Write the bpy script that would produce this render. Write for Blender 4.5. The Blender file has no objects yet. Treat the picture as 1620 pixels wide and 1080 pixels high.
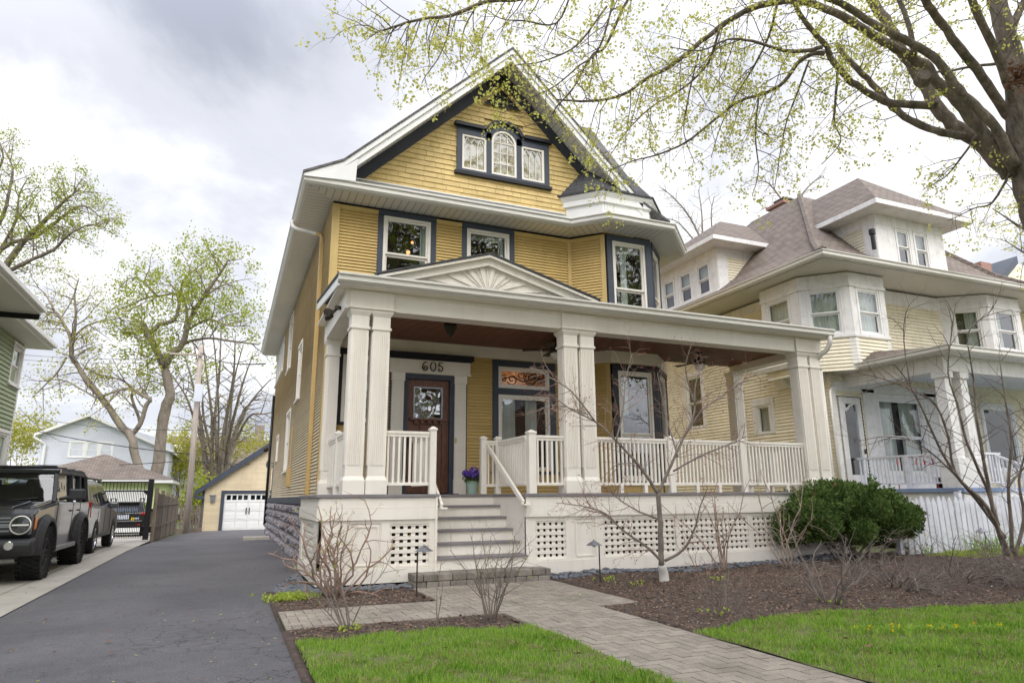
import bpy, math, random
import numpy as np
from mathutils import Vector, Matrix
R = math.radians
scene = bpy.context.scene
# ------------------------------------------------------------------ camera
YAW, PITCH, ROLL, FPX = 0.397505515, 0.228890624, -0.0079537468, 1053.512
CAM = Vector((0, 0, 1.26))
_f = Vector((math.sin(YAW)*math.cos(PITCH), math.cos(YAW)*math.cos(PITCH), math.sin(PITCH)))
_r = Vector((math.cos(YAW), -math.sin(YAW), 0)); _u = _r.cross(_f)
_r = (math.cos(ROLL)*_r + math.sin(ROLL)*_u); _u = _r.cross(_f)
cd = bpy.data.cameras.new('camera'); cam = bpy.data.objects.new('camera', cd)
scene.collection.objects.link(cam)
cam.matrix_world = Matrix(((_r.x, _u.x, -_f.x, CAM.x), (_r.y, _u.y, -_f.y, CAM.y), (_r.z, _u.z, -_f.z, CAM.z), (0, 0, 0, 1)))
cd.sensor_width = 36; cd.lens = FPX/1620*36; cd.clip_start = 0.1; cd.clip_end = 3000
scene.camera = cam
# ------------------------------------------------------------------ world: thin bright overcast
SUN_EL, SUN_AZ = R(48), R(200)      # azimuth clockwise from +Y: high behind the camera, slightly left
sun_dir = Vector((math.sin(SUN_AZ)*math.cos(SUN_EL), math.cos(SUN_AZ)*math.cos(SUN_EL), math.sin(SUN_EL)))
w = bpy.data.worlds.new('World'); scene.world = w; w.use_nodes = True
nt = w.node_tree; nt.nodes.clear(); N = nt.nodes.new; L = nt.links.new
out = N('ShaderNodeOutputWorld'); bg = N('ShaderNodeBackground'); L(bg.outputs[0], out.inputs[0])
sky = N('ShaderNodeTexSky'); sky.sky_type = 'NISHITA'; sky.sun_disc = False
sky.sun_elevation = SUN_EL; sky.sun_rotation = SUN_AZ
skm = N('ShaderNodeVectorMath'); skm.operation = 'SCALE'; skm.inputs['Scale'].default_value = 0.11
L(sky.outputs[0], skm.inputs[0])
tc = N('ShaderNodeTexCoord'); sep = N('ShaderNodeSeparateXYZ'); L(tc.outputs['Generated'], sep.inputs[0])
za = N('ShaderNodeMath'); za.operation = 'MAXIMUM'; za.inputs[1].default_value = 0.0; L(sep.outputs[2], za.inputs[0])
zb = N('ShaderNodeMath'); zb.operation = 'ADD'; zb.inputs[1].default_value = 0.22; L(za.outputs[0], zb.inputs[0])
cdv = N('ShaderNodeCombineXYZ')
for i in (0, 1):
    d = N('ShaderNodeMath'); d.operation = 'DIVIDE'; L(sep.outputs[i], d.inputs[0]); L(zb.outputs[0], d.inputs[1]); L(d.outputs[0], cdv.inputs[i])
def wnoise(scale, detail, rough, off):
    m = N('ShaderNodeMapping'); m.inputs['Location'].default_value = off; L(cdv.outputs[0], m.inputs[0])
    n = N('ShaderNodeTexNoise'); n.inputs['Scale'].default_value = scale; n.inputs['Detail'].default_value = detail
    n.inputs['Roughness'].default_value = rough; n.inputs['Distortion'].default_value = 0.35; L(m.outputs[0], n.inputs[0]); return n
n1 = wnoise(1.35, 8, 0.56, (3.1, 1.7, 0)); n2 = wnoise(0.5, 3, 0.5, (7.3, -2.2, 0))
ad = N('ShaderNodeMix'); ad.data_type = 'FLOAT'; ad.inputs[0].default_value = 0.45
L(n1.outputs[0], ad.inputs[2]); L(n2.outputs[0], ad.inputs[3])
cr = N('ShaderNodeValToRGB'); cr.color_ramp.interpolation = 'EASE'
e = cr.color_ramp.elements; e[0].position = 0.39; e[0].color = (0.35, 0.37, 0.44, 1); e[1].position = 0.585; e[1].color = (0.86, 0.86, 0.875, 1)
m_ = e.new(0.495); m_.color = (0.60, 0.615, 0.67, 1)
# the deck thins out toward the right-hand side of the street
th = N('ShaderNodeVectorMath'); th.operation = 'DOT_PRODUCT'; th.inputs[1].default_value = (0.15, 0.01, 0); L(tc.outputs['Generated'], th.inputs[0])
ta = N('ShaderNodeMath'); ta.operation = 'ADD'; L(ad.outputs[0], ta.inputs[0]); L(th.outputs['Value'], ta.inputs[1])
L(ta.outputs[0], cr.inputs[0])
# the cloud deck glows where the hidden sun stands behind it
dp = N('ShaderNodeVectorMath'); dp.operation = 'DOT_PRODUCT'; dp.inputs[1].default_value = sun_dir; L(tc.outputs['Generated'], dp.inputs[0])
gl = N('ShaderNodeMapRange'); gl.inputs[1].default_value = -0.1; gl.inputs[2].default_value = 1.0; gl.inputs[3].default_value = 1.0; gl.inputs[4].default_value = 3.4
L(dp.outputs['Value'], gl.inputs[0])
cl = N('ShaderNodeVectorMath'); cl.operation = 'SCALE'; L(cr.outputs[0], cl.inputs[0]); L(gl.outputs[0], cl.inputs['Scale'])
mx = N('ShaderNodeMix'); mx.data_type = 'RGBA'; mx.inputs[0].default_value = 0.93
L(skm.outputs[0], mx.inputs[6]); L(cl.outputs[0], mx.inputs[7]); L(mx.outputs[2], bg.inputs[0]); bg.inputs[1].default_value = 1.0
sl = bpy.data.lights.new('sun', 'SUN'); sl.energy = 1.3; sl.angle = R(38); sl.color = (1, 0.94, 0.86)
so = bpy.data.objects.new('sun', sl); scene.collection.objects.link(so)
so.rotation_euler = sun_dir.to_track_quat('Z', 'Y').to_euler()
vs = scene.view_settings; vs.view_transform = 'Standard'; vs.look = 'None'; vs.exposure = 0.52; vs.gamma = 1.0; vs.use_curve_mapping = False
scene.cycles.max_bounces = 8; scene.cycles.transparent_max_bounces = 12
# ------------------------------------------------------------------ helpers
def ray(x, y):
    return _f + _r*((x-810)/FPX) - _u*((y-540)/FPX)
def at(x, y, depth):
    """a real point seen at photo pixel x,y, `depth` metres ahead"""
    return CAM + ray(x, y)*depth
def aty(x, y, Y):
    v = ray(x, y); return CAM + v*((Y-CAM.y)/v.y)
def gz(y):
    return 0.0 if y < 22 else (-0.45*min(1, (y-22)/20))
WP = {}
def link(o, parent=None, pos=(0, 0, 0)):
    scene.collection.objects.link(o)
    pos = Vector(pos); WP[o.name] = pos
    if parent is not None:
        o.parent = parent; o.location = pos - WP[parent.name]
    else:
        o.location = pos
    return o
def thing(name, label, cat, pos=(0, 0, 0), group=None):
    o = bpy.data.objects.new(name, None); o.empty_display_size = 0.2
    link(o, None, pos); return tag(o, label, cat, group)
def tag(o, label=None, cat=None, group=None, kind=None):
    if label: o['label'] = label
    if cat: o['category'] = cat
    if group: o['group'] = group
    if kind: o['kind'] = kind
    return o
def copy_tree(o, parent=None, offset=(0, 0, 0)):
    c = o.copy(); scene.collection.objects.link(c)
    WP[c.name] = WP.get(o.name, Vector((0, 0, 0))) + Vector(offset)
    if parent is not None: c.parent = parent
    else: c.location = o.location + Vector(offset)
    for ch in list(o.children): copy_tree(ch, c)
    return c
class Fr:
    """facade frame: local (u along, w outward, z up)"""
    def __init__(s, x, y, ang=0.0):
        s.o = Vector((x, y, 0)); s.u = Vector((math.cos(ang), math.sin(ang), 0)); s.n = Vector((s.u.y, -s.u.x, 0))
    def __call__(s, u, w, z):
        return s.o + s.u*u + s.n*w + Vector((0, 0, z))
class Rot:
    def __init__(s, x, y, z, ang): s.o = Vector((x, y, z)); s.m = Matrix.Rotation(ang, 3, 'Z')
    def __call__(s, x, y, z): return s.o + s.m @ Vector((x, y, z))
class MB:
    def __init__(s, T=None): s.V = []; s.F = []; s.T = T; s.lh = isinstance(T, Fr)   # facade frames are left-handed
    def p(s, a):
        s.V.append(tuple(s.T(*a)) if s.T else tuple(a)); return len(s.V)-1
    def face(s, pts): s.F.append([s.p(a) for a in pts]); return s
    def box(s, x0, x1, y0, y1, z0, z1):
        b = [s.p(a) for a in ((x0, y0, z0), (x1, y0, z0), (x1, y1, z0), (x0, y1, z0), (x0, y0, z1), (x1, y0, z1), (x1, y1, z1), (x0, y1, z1))]
        fs = [[b[i] for i in q] for q in ((0, 3, 2, 1), (4, 5, 6, 7), (0, 1, 5, 4), (1, 2, 6, 5), (2, 3, 7, 6), (3, 0, 4, 7))]
        s.F += [f[::-1] for f in fs] if s.lh else fs; return s
    def hexa(s, b0, b1):
        a = [s.p(q) for q in b0]; b = [s.p(q) for q in b1]; n = len(a)
        s.F.append(a[::-1]); s.F.append(b)
        for i in range(n): s.F.append([a[i], a[(i+1) % n], b[(i+1) % n], b[i]])
        return s
    def prism(s, poly, axis, a, b):
        """extrude a 2D polygon along x / y / z between a and b"""
        def mk(q, t): return (t, q[0], q[1]) if axis == 'x' else ((q[0], t, q[1]) if axis == 'y' else (q[0], q[1], t))
        return s.hexa([mk(q, a) for q in poly], [mk(q, b) for q in poly])
    def bar(s, p, q, wd, th=None, up=(0, 0, 1)):
        p = Vector(p); q = Vector(q); d = (q-p); 
        if d.length < 1e-6: return s
        d.normalize(); up = Vector(up)
        if abs(d.dot(up)) > 0.99: up = Vector((0, 1, 0))
        a = d.cross(up).normalized()*(wd/2); b = a.cross(d).normalized()*((th or wd)/2)
        return s.hexa([p+a+b, p-a+b, p-a-b, p+a-b], [q+a+b, q-a+b, q-a-b, q+a-b])
    def tube(s, pts, rad, n=8, cap=True):
        pts = [Vector(s.T(*q)) if s.T else Vector(q) for q in pts]
        if not hasattr(rad, '__len__'): rad = [rad]*len(pts)
        rings = []; ref = None
        for i, q in enumerate(pts):
            d = (pts[min(i+1, len(pts)-1)] - pts[max(i-1, 0)])
            if d.length < 1e-9: d = Vector((0, 0, 1))
            d.normalize()
            if ref is None: ref = Vector((0, 0, 1)) if abs(d.z) < .9 else Vector((1, 0, 0))
            a = (ref - d*ref.dot(d))
            if a.length < 1e-4: a = d.orthogonal()
            a.normalize(); ref = a; b = d.cross(a)
            base = len(s.V)
            for k in range(n):
                t = 2*math.pi*k/n; s.V.append(tuple(q + (a*math.cos(t)+b*math.sin(t))*rad[i]))
            rings.append(base)
        for i in range(len(rings)-1):
            for k in range(n):
                s.F.append([rings[i]+k, rings[i]+(k+1) % n, rings[i+1]+(k+1) % n, rings[i+1]+k])
        if cap:
            s.F.append([rings[0]+k for k in range(n)][::-1]); s.F.append([rings[-1]+k for k in range(n)])
        return s
    def lathe(s, prof, c, axis='z', n=20, close=False):
        """prof: (radius, offset along axis) list round centre c"""
        rings = []
        for r_, h in prof:
            ring = []
            for k in range(n):
                t = 2*math.pi*k/n; x, y = r_*math.cos(t), r_*math.sin(t)
                q = (c[0]+x, c[1]+y, c[2]+h) if axis == 'z' else ((c[0]+h, c[1]+x, c[2]+y) if axis == 'x' else (c[0]+x, c[1]+h, c[2]+y))
                ring.append(s.p(q))
            rings.append(ring)
        for a, b in zip(rings, rings[1:] + ([rings[0]] if close else [])):
            for k in range(n): s.F.append([a[k], a[(k+1) % n], b[(k+1) % n], b[k]])
        if not close: s.F.append(rings[0][::-1]); s.F.append(rings[-1])
        return s
    def build(s, name, mat, parent=None, smooth=False, bevel=0, origin=None, uv=True, fixn=False):
        me = bpy.data.meshes.new(name)
        org = Vector(origin) if origin is not None else Vector((0, 0, 0))
        V = [(a[0]-org.x, a[1]-org.y, a[2]-org.z) for a in s.V]
        me.from_pydata(V, [], s.F); me.materials.append(mat)
        if fixn:
            import bmesh
            bm = bmesh.new(); bm.from_mesh(me); bmesh.ops.remove_doubles(bm, verts=bm.verts, dist=1e-4)
            bmesh.ops.recalc_face_normals(bm, faces=bm.faces); bm.to_mesh(me); bm.free()
        if uv:
            lay = me.uv_layers.new(name='UVMap'); n = len(me.loops); uvs = np.zeros((n, 2), 'f')
            co = np.empty(len(me.vertices)*3, 'f'); me.vertices.foreach_get('co', co); co = co.reshape(-1, 3) + np.array(org, 'f')
            li = np.empty(n, 'i'); me.loops.foreach_get('vertex_index', li)
            nf = len(me.polygons); nor = np.empty(nf*3, 'f'); me.polygons.foreach_get('normal', nor); nor = nor.reshape(-1, 3)
            lt = np.empty(nf, 'i'); me.polygons.foreach_get('loop_total', lt)
            fn = np.repeat(nor, lt, axis=0); P = co[li]
            t = np.stack([-fn[:, 1], fn[:, 0], np.zeros(n)], 1); ln = np.linalg.norm(t, axis=1); flat = ln < 0.02
            t[flat] = (1, 0, 0); ln[flat] = 1; t /= ln[:, None]
            b = np.cross(fn, t); b[flat] = (0, 1, 0)
            uvs[:, 0] = (P*t).sum(1); uvs[:, 1] = (P*b).sum(1); lay.data.foreach_set('uv', uvs.ravel())
        if smooth: me.polygons.foreach_set('use_smooth', [True]*len(me.polygons))
        me.update()
        o = bpy.data.objects.new(name, me); link(o, parent, org)
        if bevel:
            m = o.modifiers.new('bevel', 'BEVEL'); m.width = bevel; m.segments = 2; m.limit_method = 'ANGLE'; m.angle_limit = R(40)
            m.harden_normals = False
        return o
# ------------------------------------------------------------------ materials
def newmat(name):
    m = bpy.data.materials.new(name); m.use_nodes = True; t = m.node_tree; t.nodes.clear()
    o = t.nodes.new('ShaderNodeOutputMaterial'); b = t.nodes.new('ShaderNodeBsdfPrincipled'); t.links.new(b.outputs[0], o.inputs[0])
    return m, t, b
def _noise(t, co, scale, detail=4, rough=.55, dist=0):
    n = t.nodes.new('ShaderNodeTexNoise'); n.inputs['Scale'].default_value = scale; n.inputs['Detail'].default_value = detail
    n.inputs['Roughness'].default_value = rough; n.inputs['Distortion'].default_value = dist; t.links.new(co, n.inputs['Vector']); return n
def _ramp(t, src, stops, interp='LINEAR'):
    r = t.nodes.new('ShaderNodeValToRGB'); r.color_ramp.interpolation = interp; e = r.color_ramp.elements
    while len(e) > 1: e.remove(e[-1])
    e[0].position = stops[0][0]; e[0].color = tuple(stops[0][1])+(1,)
    for p_, c_ in stops[1:]:
        q = e.new(p_); q.color = tuple(c_)+(1,)
    t.links.new(src, r.inputs[0]); return r
def _mix(t, fac, a, b, mode='MIX'):
    m = t.nodes.new('ShaderNodeMix'); m.data_type = 'RGBA'; m.blend_type = mode
    for s_, v in ((0, fac), (6, a), (7, b)):
        if isinstance(v, (float, int)): m.inputs[s_].default_value = v
        elif isinstance(v, tuple): m.inputs[s_].default_value = v+(1,) if len(v) == 3 else v
        else: t.links.new(v, m.inputs[s_])
    return m.outputs[2]
def _bump(t, b, h, st, dist=0.01):
    n = t.nodes.new('ShaderNodeBump'); n.inputs['Strength'].default_value = st; n.inputs['Distance'].default_value = dist
    t.links.new(h, n.inputs['Height']); t.links.new(n.outputs[0], b.inputs['Normal'])
def sc(c, k): return tuple(min(1, v*k) for v in c)
def paint(name, col, rough=.5, var=.12, scale=2.5, bump=.15, bscale=40, dirt=None, dscale=1.3, damt=.5, metal=0, spec=.4, stretch=None, bdist=.01):
    m, t, b = newmat(name); c = t.nodes.new('ShaderNodeTexCoord').outputs['Object']
    if stretch:
        mp = t.nodes.new('ShaderNodeMapping'); mp.inputs['Scale'].default_value = stretch; t.links.new(c, mp.inputs[0]); c = mp.outputs[0]
    n = _noise(t, c, scale, 5); r = _ramp(t, n.outputs[0], [(.3, sc(col, 1-var)), (.7, sc(col, 1+var))])
    colo = r.outputs[0]
    if dirt:
        n2 = _noise(t, c, dscale, 8, .7, .4); r2 = _ramp(t, n2.outputs[0], [(.5, (0, 0, 0)), (.72, (damt,)*3)])
        colo = _mix(t, r2.outputs[0], colo, dirt)
    t.links.new(colo, b.inputs['Base Color']); b.inputs['Roughness'].default_value = rough; b.inputs['Metallic'].default_value = metal
    b.inputs['Specular IOR Level'].default_value = spec
    if bump: _bump(t, b, _noise(t, c, bscale, 3).outputs[0], bump, bdist)
    return m
def brick(name, c1, c2, mortar, w, h, ms=.006, rough=.85, var=.25, bump=.4, offset=.5, nscale=25, dirt=None, rot=0, squash=1, dscale=.8, damt=.6):
    m, t, b = newmat(name); uv = t.nodes.new('ShaderNodeTexCoord').outputs['UV']
    if rot:
        mp = t.nodes.new('ShaderNodeMapping'); mp.inputs['Rotation'].default_value = (0, 0, rot); t.links.new(uv, mp.inputs[0]); uv = mp.outputs[0]
    br = t.nodes.new('ShaderNodeTexBrick'); t.links.new(uv, br.inputs['Vector']); br.offset = offset; br.squash = squash
    br.inputs['Color1'].default_value = c1+(1,); br.inputs['Color2'].default_value = c2+(1,); br.inputs['Mortar'].default_value = mortar+(1,)
    br.inputs['Scale'].default_value = 1; br.inputs['Mortar Size'].default_value = ms; br.inputs['Mortar Smooth'].default_value = .3
    br.inputs['Brick Width'].default_value = w; br.inputs['Row Height'].default_value = h
    n = _noise(t, uv, nscale, 5, .7); g = _ramp(t, n.outputs[0], [(.25, (1-var,)*3), (.75, (1+var,)*3)])
    col = _mix(t, 1.0, br.outputs[0], g.outputs[0], 'MULTIPLY')
    if dirt:
        n2 = _noise(t, uv, dscale, 7, .65, .3); r2 = _ramp(t, n2.outputs[0], [(.45, (0, 0, 0)), (.7, (damt,)*3)]); col = _mix(t, r2.outputs[0], col, dirt)
    t.links.new(col, b.inputs['Base Color']); b.inputs['Roughness'].default_value = rough
    inv = t.nodes.new('ShaderNodeMath'); inv.operation = 'SUBTRACT'; inv.inputs[0].default_value = 1; t.links.new(br.outputs['Fac'], inv.inputs[1])
    ad = t.nodes.new('ShaderNodeMath'); ad.operation = 'MULTIPLY_ADD'; t.links.new(n.outputs[0], ad.inputs[0]); ad.inputs[1].default_value = .35; t.links.new(inv.outputs[0], ad.inputs[2])
    _bump(t, b, ad.outputs[0], bump, .006); return m
def leafmat(name, c1, c2, trans=.45, scale=1.2):
    m, t, b = newmat(name); t.nodes.remove(b); o = t.nodes[0]
    g = t.nodes.new('ShaderNodeNewGeometry')
    r = _ramp(t, g.outputs['Random Per Island'], [(0, c1), (1, c2)])
    d = t.nodes.new('ShaderNodeBsdfDiffuse'); tr = t.nodes.new('ShaderNodeBsdfTranslucent'); mx = t.nodes.new('ShaderNodeMixShader')
    t.links.new(r.outputs[0], d.inputs[0]); t.links.new(r.outputs[0], tr.inputs[0]); mx.inputs[0].default_value = trans
    t.links.new(d.outputs[0], mx.inputs[1]); t.links.new(tr.outputs[0], mx.inputs[2]); t.links.new(mx.outputs[0], o.inputs[0]); return m
def glassmat(name, base=.2, tint=(.8, .85, .85), rough=0.0, ripple=0.02):
    m, t, b = newmat(name); t.nodes.remove(b); o = t.nodes[0]
    fr = t.nodes.new('ShaderNodeFresnel'); gb = t.nodes.new('ShaderNodeNewGeometry'); io = t.nodes.new('ShaderNodeMapRange'); io.inputs[3].default_value = 1.5; io.inputs[4].default_value = 1/1.5
    t.links.new(gb.outputs['Backfacing'], io.inputs[0]); t.links.new(io.outputs[0], fr.inputs[0])
    mr = t.nodes.new('ShaderNodeMapRange'); mr.inputs[3].default_value = base-.04; mr.inputs[4].default_value = 1; t.links.new(fr.outputs[0], mr.inputs[0])
    bk = t.nodes.new('ShaderNodeMath'); bk.operation = 'MULTIPLY_ADD'; t.links.new(gb.outputs['Backfacing'], bk.inputs[0]); bk.inputs[1].default_value = -.85; bk.inputs[2].default_value = 1
    fm = t.nodes.new('ShaderNodeMath'); fm.operation = 'MULTIPLY'; t.links.new(mr.outputs[0], fm.inputs[0]); t.links.new(bk.outputs[0], fm.inputs[1])
    g = t.nodes.new('ShaderNodeBsdfGlossy'); g.inputs['Roughness'].default_value = rough; g.inputs[0].default_value = (.95, .97, 1, 1)
    if ripple:
        c = t.nodes.new('ShaderNodeTexCoord').outputs['Object']; n = _noise(t, c, 1.7, 2)
        bp = t.nodes.new('ShaderNodeBump'); bp.inputs['Strength'].default_value = ripple; bp.inputs['Distance'].default_value = .3
        t.links.new(n.outputs[0], bp.inputs['Height']); t.links.new(bp.outputs[0], g.inputs['Normal'])
    tr = t.nodes.new('ShaderNodeBsdfTransparent'); tr.inputs[0].default_value = tint+(1,)
    mx = t.nodes.new('ShaderNodeMixShader'); t.links.new(fm.outputs[0], mx.inputs[0]); t.links.new(tr.outputs[0], mx.inputs[1]); t.links.new(g.outputs[0], mx.inputs[2])
    t.links.new(mx.outputs[0], o.inputs[0]); return m
def emit(name, col, st):
    m, t, b = newmat(name); b.inputs['Base Color'].default_value = col+(1,); b.inputs['Emission Color'].default_value = col+(1,)
    b.inputs['Emission Strength'].default_value = st; return m
M = {}
def weather(m, amt=.07, streak=.16, scol=(.36, .28, .17)):
    t = m.node_tree; b = next(n for n in t.nodes if n.type == 'BSDF_PRINCIPLED'); src = b.inputs['Base Color'].links[0].from_socket
    g = t.nodes.new('ShaderNodeNewGeometry'); r = _ramp(t, g.outputs['Random Per Island'], [(0, (1-amt,)*3), (1, (1+amt,)*3)])
    c = _mix(t, 1.0, src, r.outputs[0], 'MULTIPLY'); co = t.nodes.new('ShaderNodeTexCoord').outputs['Object']
    mp = t.nodes.new('ShaderNodeMapping'); mp.inputs['Scale'].default_value = (7, 7, .55); t.links.new(co, mp.inputs[0]); n = _noise(t, mp.outputs[0], 1.2, 6, .65)
    k = _ramp(t, n.outputs[0], [(.52, (0, 0, 0)), (.75, (streak*2,)*3)]); c = _mix(t, k.outputs[0], c, scol); t.links.new(c, b.inputs['Base Color']); return m
M['siding'] = paint('siding_yellow', (.61, .44, .170), .55, .07, 1.5, .1, 60, dirt=(.42, .30, .12), damt=.25)
M['shingle_y'] = paint('shingle_yellow', (.66, .49, .205), .6, .1, 3, .25, 50)
M['cream'] = paint('trim_cream', (.84, .785, .695), .45, .03, 1.5, .08, 30, dirt=(.55, .5, .42), dscale=2, damt=.22)
M['white'] = paint('trim_white', (.80, .79, .76), .4, .03, 2, .05, 30, dirt=(.6, .6, .58), dscale=1.5, damt=.2)
M['soffit'] = paint('soffit_vinyl', (.74, .71, .65), .5, .06, 1.2, 0)
M['navy'] = paint('trim_slate_blue', (.052, .062, .084), .5, .12, 3, .1, 40)
M['black'] = paint('trim_black', (.012, .012, .018), .45, .2, 3, .1, 40)
M['gutter'] = paint('gutter_metal', (.70, .67, .61), .35, .06, 1, 0, spec=.5)
M['ochre'] = paint('downspout_ochre', (.55, .38, .15), .4, .06, 2, 0)
M['deck'] = paint('deck_grey', (.21, .195, .20), .6, .15, 4, .2, 40)
M['ceil'] = paint('ceiling_wood', (.42, .19, .115), .3, .35, 3, .2, 30, stretch=(1, 18, 1))
M['door'] = paint('door_wood', (.155, .066, .038), .35, .4, 5, .25, 40, stretch=(9, 1, 1.2))
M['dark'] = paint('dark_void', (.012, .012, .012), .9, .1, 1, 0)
M['room'] = paint('unlit_room', (.05, .043, .038), .9, .2, 1, 0)  # near-black colour stands in for the darkness of unlit rooms
M['curtain'] = paint('curtain_cloth', (.55, .56, .50), .9, .12, 4, 0)
M['lace'] = paint('lace_curtain', (.62, .62, .58), .9, .15, 14, .2, 60)
M['glass'] = glassmat('window_glass', .11)
M['glass_d'] = glassmat('low_reflect_glass', .045)  # window glass with reflection cut so the porch panes stay dark
M['glass_l'] = glassmat('leaded_glass', .17, (.6, .65, .68), 0.02, .15)
M['glass_o'] = glassmat('obscure_glass', .30, (.7, .75, .7), .12, 1.0)
M['glass_car'] = glassmat('car_glass', .14, (.3, .36, .38))
M['glass_ws'] = glassmat('windshield_glass', .075, (.3, .36, .38))
M['stone'] = paint('rockface_stone', (.30, .275, .285), .9, .4, 5, .8, 22, dirt=(.14, .125, .13), dscale=3, damt=.6)
M['lattice'] = M['cream']
M['roof_g'] = brick('shingles_grey', (.10, .095, .095), (.15, .14, .14), (.05, .05, .05), .3, .14, .008, .9, .3, .5)
M['roof_dk'] = brick('shingles_dark', (.055, .055, .06), (.085, .085, .09), (.03, .03, .03), .3, .14, .008, .9, .3, .5)
M['roof_b'] = brick('shingles_brown', (.165, .132, .108), (.245, .20, .168), (.075, .06, .05), .3, .14, .014, .9, .3, 1.0, dirt=(.12, .095, .085), dscale=.5, damt=.5)
M['paver'] = brick('paver_brick', (.40, .345, .285), (.47, .41, .345), (.16, .14, .11), .2, .1, .006, .9, .14, .5, dirt=(.30, .27, .21), dscale=1.5, damt=.5, rot=R(45))
M['block'] = paint('step_block', (.22, .195, .165), .95, .3, 6, .7, 30, dirt=(.09, .1, .07), dscale=5, damt=.5)
M['siding_n'] = paint('siding_cream', (.82, .755, .585), .6, .08, 1.2, .2, 40, dirt=(.50, .40, .24), dscale=2.2, damt=.3)
M['white_n'] = paint('peeling_white', (.79, .77, .745), .55, .04, 2, .2, 30, dirt=(.46, .44, .44), dscale=4.5, damt=.55)
M['green'] = paint('siding_green', (.34, .40, .25), .6, .08, 1.5, 0)
M['green2'] = paint('siding_pale_green', (.42, .50, .22), .6, .08, 1.5, 0)
M['paleblue'] = paint('siding_paleblue', (.60, .62, .67), .6, .05, 1.5, 0)
M['bluegrey'] = paint('porch_edge_blue', (.22, .29, .44), .5, .1, 2, 0)
M['fence'] = paint('old_fence_wood', (.17, .135, .105), .9, .35, 3, .4, 30, stretch=(6, 6, .7), dirt=(.09, .08, .06), damt=.6)
M['fence_w'] = paint('picket_white', (.72, .73, .78), .6, .06, 3, .15, 30, dirt=(.40, .38, .35), dscale=4, damt=.5)
M['iron'] = paint('iron_black', (.008, .008, .009), .4, .2, 3, 0)
M['pole'] = paint('pole_wood', (.40, .335, .29), .9, .2, 2, .4, 20, stretch=(5, 5, .5))
M['wire'] = paint('wire_black', (.03, .03, .035), .6, .1, 1, 0)
M['bark'] = paint('bark_grey', (.22, .18, .145), .95, .5, 9, 1.0, 22, stretch=(1, 1, .35), dirt=(.085, .09, .055), dscale=4, damt=.8, bdist=.05)
M['bark_l'] = paint('bark_light', (.25, .21, .17), .95, .3, 2, 1.0, 6, stretch=(1, 1, .3), bdist=.15)
M['twig'] = paint('twig_brown', (.145, .105, .085), .9, .3, 4, 0)
M['twig_red'] = paint('twig_reddish', (.29, .19, .14), .8, .4, 8, .3, 40)
M['twig_tan'] = paint('twig_tan', (.36, .265, .20), .8, .35, 8, 0)
M['twig_gry'] = paint('twig_grey', (.205, .168, .142), .85, .3, 8, 0)
M['maple_bark'] = paint('maple_bark', (.25, .21, .18), .85, .3, 5, .4, 40)
M['limewash'] = paint('limewash', (.60, .57, .51), .8, .08, 8, .3, 40)
M['leaf_y'] = leafmat('leaf_spring', (.52, .53, .10), (.80, .78, .26), .6)
M['leaf_g'] = leafmat('leaf_green', (.24, .30, .03), (.46, .48, .09), .5)
M['leaf_far'] = leafmat('leaf_far', (.30, .31, .05), (.50, .47, .10), .45)
M['leaf_yew'] = leafmat('leaf_yew', (.045, .09, .022), (.20, .28, .085), .35)
M['leaf_red'] = leafmat('bud_red', (.32, .07, .07), (.45, .16, .14), .3)
M['leaf_lime'] = leafmat('leaf_lime', (.34, .44, .05), (.52, .60, .14), .4)
M['blade_dk'] = leafmat('grass_blade_dark', (.09, .24, .025), (.26, .43, .06), .45)
M['leaf_blade'] = leafmat('grass_blade', (.17, .34, .04), (.42, .58, .11), .45)
M['petal_y'] = leafmat('petal_yellow', (.75, .55, .01), (.8, .62, .03), .3)
M['petal_p'] = leafmat('petal_violet', (.10, .05, .38), (.22, .13, .60), .3)
M['rust'] = leafmat('dead_leaf', (.13, .06, .042), (.30, .18, .11), .2)
M['chip'] = leafmat('mulch_chip', (.06, .036, .026), (.36, .245, .175), 0)
M['pebble'] = paint('pebble_grey', (.13, .14, .155), .6, .4, 3, 0)
M['mint'] = paint('pot_mint', (.36, .50, .42), .5, .05, 3, 0)
M['steel'] = paint('brushed_metal', (.30, .31, .33), .35, .1, 3, 0, metal=.8)
M['bronze'] = paint('bronze', (.05, .04, .03), .4, .2, 3, 0, metal=.5)
M['chrome'] = paint('chrome', (.6, .6, .62), .15, .05, 1, 0, metal=1)
M['frost'] = paint('frosted_glass', (.85, .82, .76), .3, .05, 2, 0)
M['lamp_on'] = emit('warm_lamp', (1.0, .42, .14), 1.6)
M['rubber'] = paint('tyre_rubber', (.016, .016, .017), .75, .2, 8, .3, 60)
M['plastic'] = paint('dark_plastic', (.03, .031, .034), .5, .1, 3, .1, 90)
M['softtop'] = paint('soft_top', (.022, .021, .024), .9, .2, 3, .3, 20)
M['redlens'] = paint('red_lens', (.5, .015, .01), .15, .1, 2, 0)
M['orange'] = paint('orange_lens', (.7, .2, .05), .2, .1, 2, 0)
M['platew'] = paint('plate_white', (.55, .58, .66), .4, .1, 20, 0)
M['brickr'] = brick('chimney_brick', (.30, .12, .08), (.36, .16, .11), (.3, .27, .24), .2, .07, .01)
def carpaint(name, col, metal=.3):
    m, t, b = newmat(name); b.inputs['Base Color'].default_value = col+(1,); b.inputs['Metallic'].default_value = metal
    b.inputs['Roughness'].default_value = .28; b.inputs['Coat Weight'].default_value = .6; b.inputs['Specular IOR Level'].default_value = .3; b.inputs['Coat Roughness'].default_value = .03
    c = t.nodes.new('ShaderNodeTexCoord').outputs['Object']; _bump(t, b, _noise(t, c, 2, 2).outputs[0], .04, .05); return m
M['car_dk'] = carpaint('paint_dark_grey', (.010, .011, .013), 0)
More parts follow.
